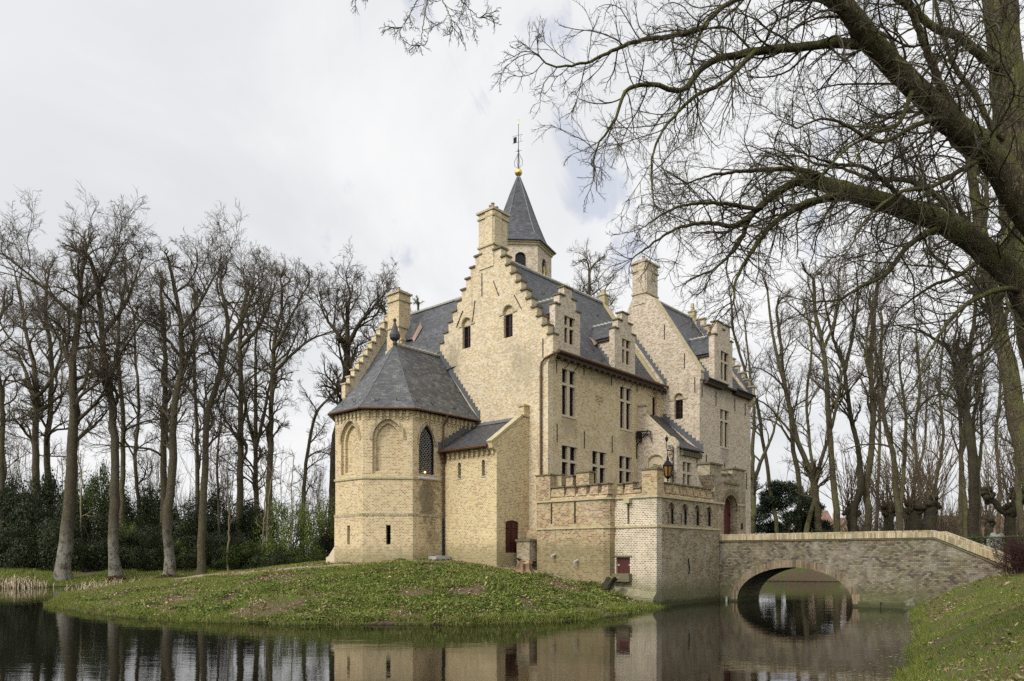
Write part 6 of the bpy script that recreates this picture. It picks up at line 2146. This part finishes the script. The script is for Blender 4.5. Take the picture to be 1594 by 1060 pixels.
GS = 'evergreen undergrowth on the left bank'
SHR = [
 (8, 742, 130, 70, 'leaf_dark', 'dark evergreen bush filling the lower left edge of the grove'),
 (66, 716, 120, 79, 'leaf_dark', 'tall dark evergreen bush below the three-stemmed tree'),
 (58, 800, 120, 68, 'leaf_dark', 'low dark bush directly behind the long reed fringe'),
 (140, 722, 120, 78, 'leaf_mid', 'mid-green loose bush between the flared pale tree and the leaning knobbly one'),
 (140, 792, 130, 68, 'leaf_dark', 'low dark bush behind the foot of the flared pale tree'),
 (112, 770, 90, 74, 'leaf_dark', 'dark evergreen bush hidden partly by the flared pale trunk'),
 (222, 752, 110, 78, 'leaf_dark', 'dark evergreen bush below the thin kinked tree'),
 (232, 812, 110, 69, 'leaf_dark', 'low dark bush between the two knobbly trunks'),
 (247, 742, 70, 81, 'leaf_mid', 'green bush close behind the leaf-heaped trunk'),
 (296, 778, 110, 75, 'leaf_dark', 'dark evergreen bush between the leaf-heaped and the bending trunk'),
 (345, 755, 110, 79, 'leaf_dark', 'tall dark bush behind the very thin pole tree'),
 (338, 822, 120, 70, 'leaf_dark', 'low dark bush beside the foot of the bending trunk'),
 (398, 775, 100, 78, 'leaf_dark', 'dark evergreen bush under the low-splitting tree'),
 (392, 838, 110, 69, 'leaf_mid', 'low leafy bush with yellowish sprays before the dark hedge'),
 (448, 752, 104, 68.5, 'leaf_bright', 'bright yellow-green bush midway between grove and chapel'),
 (498, 762, 92, 70.5, 'leaf_bright', 'yellow-green bush nearest the left side of the chapel'),
 (476, 842, 100, 68, 'leaf_mid', 'low ground-hugging green bush left of the stone steps'),
 (520, 815, 60, 72, 'leaf_dark', 'dark narrow bush against the chapel edge'),
 (430, 850, 90, 67, 'leaf_dark', 'lowest dark bush along the edge of the sandy path'),
 (282, 835, 70, 70, 'leaf_bright', 'small fresh green spray of leaves beside the leaf-heaped trunk'),
 (190, 800, 60, 71, 'leaf_bright', 'small bright bush behind the leaning knobbly trunk'),
 (170, 700, 80, 84, 'leaf_mid', 'thin green-topped bush highest in the undergrowth'),
 (-60, 750, 160, 72, 'leaf_dark', 'dark bush cut by the left edge of the photo'),
]
for i, (px, yt, w_, d, k, lab) in enumerate(SHR):
    shrub('evergreen_shrub', lab, 'bush', px, yt, w_, d, (k, i % 3), i * 1.7, GS)

# leafless thickets: fine brown twigs
def twig_bush(name, n, lv, seed, mat, spread=.6, r0=.012, rmin=.005, hh=1., wig=.12, ks=.6):
    r = np.random.default_rng(seed)
    a = Acc()
    P = np.stack([r.normal(0, .16, n), r.normal(0, .16, n), np.zeros(n)], -1)
    D = nrm(np.stack([r.normal(0, spread, n), r.normal(0, spread, n), np.ones(n)], -1))
    L = (.55 + .4 * r.random(n)) * hh
    R = np.full(n, r0)
    p1, r1 = grow(r, P, D, L, R, 7, wig, .03, .4)
    a.add(*tubes(p1, r1, 4))
    k2 = kids(r, p1, r1, L, lv[0], .2, 1, ks, .3, .5, .6, rmin, .1)
    p2, r2 = grow(r, *k2, 5, wig, .02, .5)
    a.add(*tubes(p2, r2, 3))
    k3 = kids(r, p2, r2, k2[2], lv[1], .2, 1, ks, .3, .5, .7, rmin * .8, .1)
    p3, r3 = grow(r, *k3, 3, wig, .02, .6)
    a.add(*tubes(p3, r3, 3))
    o = a.make(name, mat, None, (0, 0, 0), False)
    me = o.data
    bpy.data.objects.remove(o)
    return me

TB = [twig_bush('bare_bush', 34, (9, 7), 61 + i, 'twig_brown', .55, .010, .0035) for i in range(2)]
TL = [twig_bush('bare_bush', 9, (9, 9), 71 + i, 'twig_left', .38, .010, .0022, wig=.2, ks=.85) for i in range(2)]
def place(me, name, label, cat, px, ytop, wpx, d, rot, group):
    x = (px - PX0) / FOC * d
    z = gz(x, d) - .1
    h = EYE + (PY0 - ytop) / FOC * d - z
    w = wpx / 2 * d / FOC
    o = bpy.data.objects.new(name, me)
    COL.objects.link(o)
    o.location = (x, d, z)
    o.rotation_euler = (0, 0, rot)
    o.scale = (w / .75, w / .75, h)
    tag(o, label, cat, group)
    return o
for i, (px, yt, w_, d, lab) in enumerate([
    (1425, 770, 90, 88, 'brown leafless thicket between the V-shaped tree and the big pollard'),
    (1470, 752, 90, 92, 'largest brown leafless thicket left of the thick dark trunk'),
    (1500, 775, 60, 84, 'brown leafless thicket close behind the thick dark trunk'),
    (1370, 778, 80, 94, 'brown leafless thicket behind the greenish straight tree'),
    (1335, 788, 70, 90, 'low brown leafless thicket right of the red gabled house'),
    (1600, 760, 90, 95, 'brown leafless thicket at the right edge behind the pollards')]):
    place(TB[i % 2], 'bare_bush', lab, 'bush', px, yt, w_, d, i * 1.3, 'leafless thickets beyond the bridge')
for i, (px, yt, w_, d, lab) in enumerate([
    (30, 630, 120, 96, 'hazy leafless undergrowth high at the left edge'),
    (110, 640, 120, 98, 'hazy leafless undergrowth behind the flared pale tree'),
    (235, 640, 120, 97, 'hazy leafless undergrowth behind the thin kinked tree'),
    (300, 650, 110, 99, 'hazy leafless undergrowth behind the thin straight tree'),
    (350, 640, 110, 96, 'hazy leafless undergrowth behind the bending tree'),
    (450, 670, 110, 98, 'hazy leafless undergrowth behind the bright green bush'),
    (500, 690, 80, 95, 'reddish leafless undergrowth beside the chapel'),
    (1225, 690, 110, 98, 'hazy leafless undergrowth behind the yew'),
    (1350, 690, 110, 99, 'hazy leafless undergrowth behind the dark knobbly tree'),
    (1560, 690, 110, 99, 'hazy leafless undergrowth behind the right-hand pollards')]):
    place(TL[i % 2], 'bare_bush', lab, 'bush', px, yt, w_, d, i * 2.1, 'pale leafless undergrowth')
for i, (pts, d, lab) in enumerate([
    ([(355, 866), (357, 800), (354, 740), (360, 690)], 67, 'pale slender sapling just right of the bending trunk'),
    ([(408, 862), (411, 810), (412, 765), (405, 720)], 68, 'leftmost of the pale sapling stems left of the bright bush'),
    ([(415, 862), (417, 810), (422, 760), (428, 715)], 67.6, 'pale upright sapling stem beside the bright bush'),
    ([(454, 852), (455, 800), (454, 760), (458, 712)], 68, 'thin pale sapling in front of the bright yellow-green bush'),
    ([(130, 800), (127, 740), (120, 700), (128, 650)], 71, 'pale branching sapling beside the flared pale trunk')]):
    tree('sapling', lab, 'sapling', d, pts, 3.2, 1.2, (), 1.7, 6, .3, 600 + i, 'stem_pale', 'stem_pale', 'pale saplings in the undergrowth', per=(5, 3, 0), rmin=.009, flare=1.1, up=.05)
# reddish bush at the bank end of the bridge
me = twig_bush('bare_bush', 70, (10, 7), 91, 'twig_red', .55, .012, .0045)
place(me, 'bare_bush', 'dark red-brown twiggy bush growing at the bank end of the bridge', 'bush', 1592, 826, 84, 29.4, .4, None)

# yew
YW = [(1222, 742, 92, 76, 'left'), (1268, 770, 66, 73, 'right')]
def yew():
    r = np.random.default_rng(12)
    d = 80
    x = (1228 - PX0) / FOC * d
    z = gz(x, d)
    e = bpy.data.objects.new('yew_tree', None)
    COL.objects.link(e)
    e.location = (x, d, z)
    tag(e, 'broad dark evergreen yew behind the bare trunks beside the wing', 'tree')
    V = []
    n_l = 120
    for i in range(n_l):
        t = r.random()
        px = 1178 + 112 * r.random()
        topy = np.interp(px, [1176, 1190, 1205, 1222, 1235, 1250, 1262, 1275, 1292], [800, 768, 745, 752, 748, 770, 765, 790, 825])
        y_ = topy + 6 + (862 - topy) * r.random() ** 1.3
        c = at(px, y_, d + r.normal(0, 1.6))
        m_ = 300
        dd = nrm(r.normal(0, 1, (m_, 3)) + np.array([0, 0, .15]))
        P = c + dd * (.25 + .75 * r.random((m_, 1))) * np.array([.9, .9, .62])
        e1 = nrm(dd + r.normal(0, .5, (m_, 3)))
        e2 = nrm(np.cross(e1, r.normal(0, 1, (m_, 3))))
        s = .13
        V.append(np.stack([P - e1 * s, P - e2 * s * .4, P + e1 * s, P + e2 * s * .4], 1).reshape(-1, 3))
    V = np.concatenate(V) - np.array([x, d, z])
    np_mesh('crown', V, np.arange(len(V)).reshape(-1, 4), M['leaf_yew'], e)
    b = MB().tube([(0, 0, -.2), (.1, 0, 2), (0, .1, 4.5)], [.4, .3, .15], 8)
    mesh_obj('trunk', b.v, b.f, M['bark_dark'], e)
yew()

# pollards
def pollard_mesh(seed, arms):
    r = np.random.default_rng(seed)
    a = Acc()
    tr = np.array([[0, 0, -.2], [.03, 0, .9], [-.02, .03, 1.8], [0, 0, 2.6]])
    pts, rad, L = resample(tr, [.33, .26], 14, .02, r)
    a.add(*tubes(pts[None], rad[None], 8))
    heads = [np.array([0, 0, 2.7])]
    for k in range(arms):
        w_ = 2 * PI * k / max(1, arms) + .5
        q = np.array([[0, 0, 2.2], [.5 * math.cos(w_), .5 * math.sin(w_), 2.7], [1.1 * math.cos(w_), 1.1 * math.sin(w_), 3.5]])
        p_, r_, L = resample(q, [.2, .15], 10, .02, r)
        a.add(*tubes(p_[None], r_[None], 7))
        heads.append(q[-1])
    cr = Acc()
    for h in heads:
        # lumpy fist
        nn, mm = 9, 7
        for l_ in range(26):
            c = h + r.normal(0, .14, 3) * np.array([1, 1, 1.5])
            rr = .10 + .13 * r.random()
            zz = np.linspace(-1, 1, mm)
            pp = np.stack([np.full(mm, c[0]), np.full(mm, c[1]), c[2] + zz * rr], -1)
            ra = (rr * np.sqrt(np.maximum(.0, 1 - zz ** 2)) + .01) * (1 + .07 * r.normal(0, 1, mm))
            a.add(*tubes(pp[None], ra[None], nn))
        n = 46 if arms == 0 else 26
        P = h + r.normal(0, .18, (n, 3))
        D = nrm(np.stack([r.normal(0, .42, n), r.normal(0, .42, n), np.ones(n)], -1))
        p1, r1 = grow(r, P, D, 2.2 + 2.4 * r.random(n), np.full(n, .026), 6, .07, .05, .4)
        cr.add(*tubes(p1, r1, 4))
        k2 = kids(r, p1, r1, np.full(n, 2.), 4, .3, 1, .4, .15, .4, .6, .011, .3)
        p2, r2 = grow(r, *k2, 4, .08, .05, .5)
        cr.add(*tubes(p2, r2, 3))
    return a, cr
PM = []
for sd, ar_ in ((1, 0), (2, 3), (3, 0)):
    a, cr = pollard_mesh(sd, ar_)
    t_ = a.make('trunk', 'bark_dark', None, (0, 0, 0))
    c_ = cr.make('crown', 'twig_brown', None, (0, 0, 0))
    PM.append((t_.data, c_.data))
    bpy.data.objects.remove(t_)
    bpy.data.objects.remove(c_)
for (px, yk, d, k, rot, lab) in [
    (1448, 778, 72, 0, .3, 'stout pollard with a square knuckled head above the end of the level coping'),
    (1424, 788, 84, 2, 1.2, 'slim pollard left of the stout square-headed one'),
    (1383, 792, 84, 2, 2.2, 'small knuckled pollard just left of the V-shaped tree'),
    (1327, 790, 80, 0, 3.2, 'small pollard beside the dark knobbly tree'),
    (1540, 808, 84, 2, .9, 'small pollard in front of the red-roofed cottage, right of the thick dark trunk'),
    (1573, 786, 64, 1, .2, 'big pollard with candelabra arms near the right edge'),
    (1415, 800, 96, 0, 4.0, 'far pollard among the brown thickets')]:
    x = (px - PX0) / FOC * d
    z = gz(x, d)
    e = bpy.data.objects.new('pollard_tree', None)
    COL.objects.link(e)
    s = (EYE + (PY0 - yk) / FOC * d - z) / 2.9
    e.location = (x, d, z)
    e.scale = (s, s, s)
    e.rotation_euler = (0, 0, rot)
    tag(e, lab, 'tree', 'pollarded trees beyond the bridge')
    for nm, me in zip(('trunk', 'crown'), PM[k]):
        o = bpy.data.objects.new(nm, me)
        COL.objects.link(o)
        o.parent = e

# far houses
M['rooftile'] = slate('red_roof_tile', [(.17, .085, .058), (.20, .105, .072), (.14, .07, .05), (.22, .13, .09)], .25, .3, .03)
M['cottage'] = plain('whitewashed_wall', (.62, .60, .55), .9, .12, 1.5)
M['tanbrick'] = brick('far_tan_brick', [(.40, .29, .19), (.36, .25, .16), (.43, .33, .22)], (.4, .33, .25), tone=.3)
def house(label, px0, px1, y_eave, y_ridge, d, gable_front, wall, wins, depth=8.):
    x0, x1 = (px0 - PX0) / FOC * d, (px1 - PX0) / FOC * d
    ze, zr = EYE + (PY0 - y_eave) / FOC * d, EYE + (PY0 - y_ridge) / FOC * d
    z0 = gz((x0 + x1) / 2, d) - .2
    T = Thing('far_house', label, 'house', (x0, d, z0), 'houses beyond the trees', castle=False)
    F = fr((0, d), (1, 0), (0, 1))
    w = MB()
    if gable_front:
        w.prism(F, [(x0, z0), (x1, z0), (x1, ze), ((x0 + x1) / 2, zr), (x0, ze)], (), 0, depth)
    else:
        w.box(x0, x1, d, d + depth, z0, ze)
    T.part(w, 'wall', wall)
    r_ = MB()
    xm = (x0 + x1) / 2
    if gable_front:
        for (xe, sg) in ((x0, -1), (x1, 1)):
            r_.slab([(xm, d - .3, zr + .12), (xm, d + depth, zr + .12), (xe + sg * .4, d + depth, ze - .25), (xe + sg * .4, d - .3, ze - .25)], .18)
    else:
        r_.slab([(x0 - .3, d - .4, ze - .1), (x1 + .3, d - .4, ze - .1), (x1 + .3, d + depth / 2, zr), (x0 - .3, d + depth / 2, zr)], .18)
        r_.slab([(x0 - .3, d + depth + .4, ze - .1), (x1 + .3, d + depth + .4, ze - .1), (x1 + .3, d + depth / 2, zr), (x0 - .3, d + depth / 2, zr)], .18)
    rf = T.part(r_, 'roof', 'rooftile')
    c = MB().box(xm - .5, xm + .3, d + depth / 2 - .4, d + depth / 2 + .4, zr - .6, zr + 1.0)
    T.part(c, 'chimney', 'tanbrick', rf)
    for (a, z_, ww, hh) in wins:
        f_ = MB().box(x0 + a, x0 + a + ww, d - .03, d - .002, z0 + z_, z0 + z_ + hh)
        wn_ = T.part(f_, 'window', 'cottage')
        p_ = MB().box(x0 + a + .1, x0 + a + ww - .1, d - .05, d - .031, z0 + z_ + .1, z0 + z_ + hh - .1)
        T.part(p_, 'window_pane', 'glass', wn_)
house('steep red-roofed gabled house glimpsed left of the leaning pale trunk', 1266, 1303, 832, 792, 110, False, 'tanbrick', [(.8, 1., 1., 1.4)])
house('tan brick gable end right of the leaning pale trunk', 1305, 1334, 822, 806, 118, True, 'tanbrick', [(1.2, 1.6, .8, 1.2)])
house('long white cottage with a red tiled roof behind the pollards at the right', 1476, 1604, 840, 800, 96, False, 'cottage', [(1.2, .9, 1.1, 1.3), (3.6, .9, 1.1, 1.3), (5.6, .5, 1., 2.), (7.4, .9, 1.1, 1.3), (9.2, .9, 1.1, 1.3)])

# clipped hedge on the bank
HD = bpy.data.objects.new('clipped_hedge', None)
COL.objects.link(HD)
hx, hy = (1460 - PX0) / FOC * 44, 44
HD.location = (hx, hy, gz(hx, hy))
tag(HD, 'low clipped green hedge on the bank behind the sloping end of the bridge', 'hedge')
r = np.random.default_rng(9)
n = 26000
tt = r.random(n)
X = (1452 - PX0) / FOC * 45 + tt * 13
Y = 45 - tt * 7 + r.normal(0, .45, n)
zt = 3.55 + .10 * vnoise(X, Y, .7, 20)
Zz = np.where(r.random(n) < .5, zt - .04 * r.random(n), 2.2 + (zt - 2.2) * r.random(n))
P = np.stack([X, Y, Zz], -1) - np.array(HD.location)
dd = nrm(r.normal(0, 1, (n, 3)))
e1 = nrm(np.cross(dd, r.normal(0, 1, (n, 3)))); e2 = np.cross(dd, e1)
s = .05
V = np.stack([P - e1 * s, P - e2 * s * .6, P + e1 * s, P + e2 * s * .6], 1).reshape(-1, 3)
np_mesh('foliage', V, np.arange(4 * n).reshape(-1, 4), M['leaf_hedge'], HD)

# gravestones
M['grave'] = plain('grey_gravestone', (.42, .41, .38), .85, .2, 4)
for i, (px, yt, lab) in enumerate([(1541, 834, 'small grey gravestone, leftmost by the white cottage'), (1547, 829, 'tall narrow grey gravestone left of the candelabra pollard'), (1553, 832, 'grey gravestone just left of the candelabra pollard'),
                                   (1559, 830, 'pale gravestone with a rounded head close to the pollard trunk'), (1583, 833, 'grey gravestone right of the candelabra pollard')]):
    d = 62 + i
    x = (px - PX0) / FOC * d
    z = gz(x, d) - .1
    h = EYE + (PY0 - yt) / FOC * d
    b = MB().prism(fr((x, d), (1, 0), (0, 1)), arch(-.22, .22, z, h - .2, h, 5), (), 0, .14)
    T = Thing('gravestone', lab, 'gravestone', (x, d, z), 'gravestones by the pollards', castle=False)
    T.part(b, 'slab', 'grave')
b = MB()
x = (1520 - PX0) / FOC * 60
b.box(x - .28, x + .28, 60, 60.2, 2.2, 4.7)
b.lathe((x - .34, 60.1), [(.05, 2.2), (.05, 4.8)], 6)
T = Thing('notice_board', 'narrow olive board on a post beside the thick dark trunk', 'board', (x, 60, 2.2), castle=False)
M['olive'] = plain('olive_paint', (.16, .14, .06), .7, .2, 4)
T.part(b, 'board', 'olive')

# ------------------------------------------------------------------ STUMP, LOG, BIRDS, LEAF HEAPS
M['stumpwood'] = plain('weathered_stump', (.20, .135, .075), .9, .45, 7, second=(.06, .04, .025), amt=.6)
M['cutwood'] = plain('cut_wood', (.34, .22, .11), .85, .3, 12)
def stump(label, px, py, hpx, wpx, lean, seed, name='tree_stump', woodtop='cutwood', side='stumpwood'):
    x, y, z = on_ground(px, py, 20, 60)
    R_ = wpx / 2 * y / FOC
    h = hpx * y / FOC
    r = np.random.default_rng(seed)
    n = 18
    lob = 1 + .16 * r.normal(0, 1, n)
    vs, fs = [], []
    lv = [(-.3, 1.4), (.1, 1.25), (.35, 1.0), (.7, .92), (1., .9)]
    for (t, s) in lv:
        for k in range(n):
            w_ = 2 * PI * k / n
            rr_ = R_ * s * lob[k] * (1 + .05 * r.normal())
            vs.append((rr_ * math.cos(w_) + lean[0] * h * t, rr_ * math.sin(w_) + lean[1] * h * t, h * t + (.18 * h * r.normal() * .5 if t == 1. else 0)))
    for i in range(len(lv) - 1):
        for k in range(n):
            fs.append((i * n + k, i * n + (k + 1) % n, (i + 1) * n + (k + 1) % n, (i + 1) * n + k))
    e = bpy.data.objects.new(name, None)
    COL.objects.link(e)
    e.location = (x, y, z)
    tag(e, label, 'stump')
    mesh_obj('body', vs, fs, M[side], e)
    top = vs[-n:]
    c = tuple(sum(p[i] for p in top) / n - (.1 * h if i == 2 else 0) for i in range(3))
    mesh_obj('cut_face', top + [c], [(k, (k + 1) % n, n) for k in range(n)], M[woodtop], e)
    return x, y, z, h
sx, sy, sz, sh = stump('broken orange-brown tree stump on the mound below the cellar door', 816, 892, 17, 24, (0, 0), 4)
stump('dark rotten log end jutting from the mound beside the bastion hatch', 942, 917, 18, 20, (.8, .1), 5, 'rotten_log', 'stumpwood', 'bark_dark')
M['feather'] = plain('black_feathers', (.012, .012, .013), .5, .2, 20)
M['beak'] = plain('orange_beak', (.55, .26, .03), .4, .1, 9)
def bird(label, x, y, z, rot, s):
    e = bpy.data.objects.new('bird', None)
    COL.objects.link(e)
    e.location = (x, y, z)
    e.rotation_euler = (0, 0, rot)
    e.scale = (s, s, s)
    tag(e, label, 'bird', 'blackbirds on the mound')
    b = MB()
    # spine from tail tip to beak base, ringed
    sp = [(-.26, .075, .012, .006), (-.19, .08, .022, .008), (-.13, .085, .026, .016), (-.08, .09, .040, .036), (-.02, .098, .052, .050), (.035, .112, .047, .048), (.07, .135, .034, .036), (.095, .158, .031, .033), (.12, .165, .026, .028), (.138, .163, .012, .013)]
    n = 10
    vs, fs = [], []
    for (xx, zz, ry, rz) in sp:
        for k in range(n):
            w_ = 2 * PI * k / n
            vs.append((xx, ry * math.cos(w_), zz + rz * math.sin(w_)))
    for i in range(len(sp) - 1):
        for k in range(n):
            fs.append((i * n + k, i * n + (k + 1) % n, (i + 1) * n + (k + 1) % n, (i + 1) * n + k))
    fs += [tuple(range(n)), tuple((len(sp) - 1) * n + k for k in range(n))]
    for sg in (-1, 1):           # folded wings and legs grow from the same body mesh
        q = len(vs)
        vs += [(.04, sg * .046, .125), (-.02, sg * .056, .105), (-.15, sg * .03, .085), (-.08, sg * .05, .12), (.0, sg * .052, .14)]
        fs.append((q, q + 1, q + 2, q + 3, q + 4))
    bb = MB().add(vs, fs)
    for sg in (-1, 1):
        bb.tube([(.0, sg * .02, .06), (-.012, sg * .022, .035), (.0, sg * .024, .0)], .004, 4)
        for a in (-.5, 0, .5):
            bb.tube([(.0, sg * .024, .002), (.028 * math.cos(a), sg * .024 + .028 * math.sin(a), .0)], .003, 4)
    mesh_obj('body', bb.v, bb.f, M['feather'], e, True)
    q = MB().tube([(.134, 0, .163), (.155, 0, .160), (.172, 0, .155)], [.009, .006, .001], 6)
    mesh_obj('beak', q.v, q.f, M['beak'], e)
bx, by, bz = on_ground(683, 890, 20, 60)
bird('blackbird standing alone on the open grass of the mound', bx, by, bz, 2.6, 1.25)
bird('blackbird perched on the edge of the broken stump', sx - .28, sy - .02, sz + sh * 1.02, 3.4, 1.2)
# heap of fallen leaves round two trunk feet
for (px, py, rr_, lab) in ((262, 884, 1.5, 'heap of brown leaves round the knobbly trunk at the mound edge'), (183, 888, .9, 'smaller heap of brown leaves round the leaning whitish trunk')):
    d = 62.6
    x = (px - PX0) / FOC * d
    z = gz(x, d)
    r = np.random.default_rng(int(px))
    n = 2600
    a, q = r.random(n) * 2 * PI, np.sqrt(r.random(n)) * rr_
    P = np.stack([q * np.cos(a), q * np.sin(a), (rr_ - q) * .42 * r.random(n) + .03], -1)
    dd = nrm(r.normal(0, 1, (n, 3))); e1 = nrm(np.cross(dd, r.normal(0, 1, (n, 3)))); e2 = np.cross(dd, e1)
    V = np.stack([P - e1 * .08, P - e2 * .05, P + e1 * .08, P + e2 * .05], 1).reshape(-1, 3)
    o = np_mesh('leaf_heap', V, np.arange(4 * n).reshape(-1, 4), M['brownleaf'] if 'brownleaf' in M else M.setdefault('brownleaf', leafmat('brown_leaf_heap', [(0, (.05, .028, .015)), (.6, (.11, .062, .034)), (1, (.2, .13, .08))], .8, .1, .1)))
    o.location = (x, d, z)
    tag(o, lab, 'leaf heap', 'leaf heaps at trunk feet')

# ------------------------------------------------------------------ CAMERA, SKY, SUN
cam = bpy.data.cameras.new('camera')
cam.sensor_width = 36
cam.lens = FOC / 1594 * 36
cam.shift_y = (PY0 - 530) / 1594
cam.clip_start, cam.clip_end = .1, 6000
co = bpy.data.objects.new('camera', cam)
COL.objects.link(co)
co.location = (0, 0, EYE)
co.rotation_euler = (PI / 2, 0, 0)
scene.camera = co

SUN_AZ = Vector((-.62, -.62, 0)).normalized()
EL = math.radians(42)
sdir = Vector((SUN_AZ.x * math.cos(EL), SUN_AZ.y * math.cos(EL), math.sin(EL)))
sl = bpy.data.lights.new('sun', 'SUN')
sl.energy = 2.3
sl.angle = math.radians(12)
sl.color = (1., .95, .87)
so_ = bpy.data.objects.new('sun', sl)
COL.objects.link(so_)
so_.rotation_euler = (-sdir).to_track_quat('-Z', 'Y').to_euler()

wd = bpy.data.worlds.new('World')
scene.world = wd
wd.use_nodes = True
nt = wd.node_tree
for n_ in list(nt.nodes):
    nt.nodes.remove(n_)
g = G(nt)
sky = g.n('ShaderNodeTexSky', sky_type='NISHITA')
sky.sun_disc = False
sky.sun_elevation = EL
sky.sun_rotation = math.atan2(sdir.x, sdir.y)
D = g.n('ShaderNodeTexCoord').outputs['Generated']
sp = g.n('ShaderNodeSeparateXYZ', {0: D}).outputs
h = g.m('ADD', g.m('MAXIMUM', sp[2], 0.0), .22)
cl = g.n('ShaderNodeCombineXYZ', {0: g.m('DIVIDE', sp[0], h), 1: g.m('DIVIDE', sp[1], h), 2: 0.0}).outputs[0]
mpc = g.n('ShaderNodeMapping', {'Vector': cl, 'Location': (3.1, 1.7, 0), 'Scale': (1., .8, 1)}).outputs[0]
c1 = g.noise(mpc, 1.25, 7, .58, .5)
c2 = g.noise(mpc, .55, 4, .5)
bias = 0.0
for (bx_, by_, bz_, br_, ba_) in ((.103, .885, .447, .085, .20), (.060, .826, .562, .075, .18), (-.030, .853, .521, .045, .16), (-.13, .79, .595, .07, .12), (.16, .92, .36, .08, .16), (.35, .75, .55, .2, .08)):
    dd_ = g.v('LENGTH', g.v('MULTIPLY', g.v('SUBTRACT', D, (bx_, by_, bz_)), (1.5, 1., 1.)))
    bias = g.m('ADD', bias, g.m('MULTIPLY', g.m('SUBTRACT', 1.0, g.step(dd_, 0.0, br_ * 1.5)), ba_))
c3 = g.noise(g.n('ShaderNodeMapping', {'Vector': D, 'Location': (.3, .1, .7), 'Scale': (9., 6., 6.)}).outputs[0], 1., 7, .6, .6)
gap = g.step(g.m('ADD', c3, bias), .60, .74)
# cloud body: almost even grey-white, soft darker undersides
body = g.mix(g.step(g.m('ADD', g.m('MULTIPLY', c2, .5), g.m('MULTIPLY', c1, .5)), .40, .60), (.76, .775, .80), (.96, .962, .968))
skyc = g.v('MULTIPLY', sky.outputs[0], (.10, .10, .10))
veil = g.mix(.86, skyc, (.66, .70, .82))
col = g.mix(g.m('MULTIPLY', gap, .8), body, veil)
# the sun behind the cloud deck brightens the sky around it
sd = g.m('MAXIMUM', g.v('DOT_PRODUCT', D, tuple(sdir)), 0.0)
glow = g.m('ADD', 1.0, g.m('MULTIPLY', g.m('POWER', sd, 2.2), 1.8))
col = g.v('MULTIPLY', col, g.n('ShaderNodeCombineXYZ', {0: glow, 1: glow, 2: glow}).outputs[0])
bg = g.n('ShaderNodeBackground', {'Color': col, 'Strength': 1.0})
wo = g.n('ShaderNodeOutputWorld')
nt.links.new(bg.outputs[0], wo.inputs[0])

scene.view_settings.view_transform = 'Standard'
scene.view_settings.look = 'None'
scene.view_settings.exposure = 0
scene.view_settings.gamma = 1
scene.view_settings.use_curve_mapping = False
scene.cycles.max_bounces = 6
scene.cycles.diffuse_bounces = 3
scene.cycles.glossy_bounces = 3
scene.cycles.transmission_bounces = 4
scene.cycles.caustics_reflective = False
scene.cycles.use_denoising = False
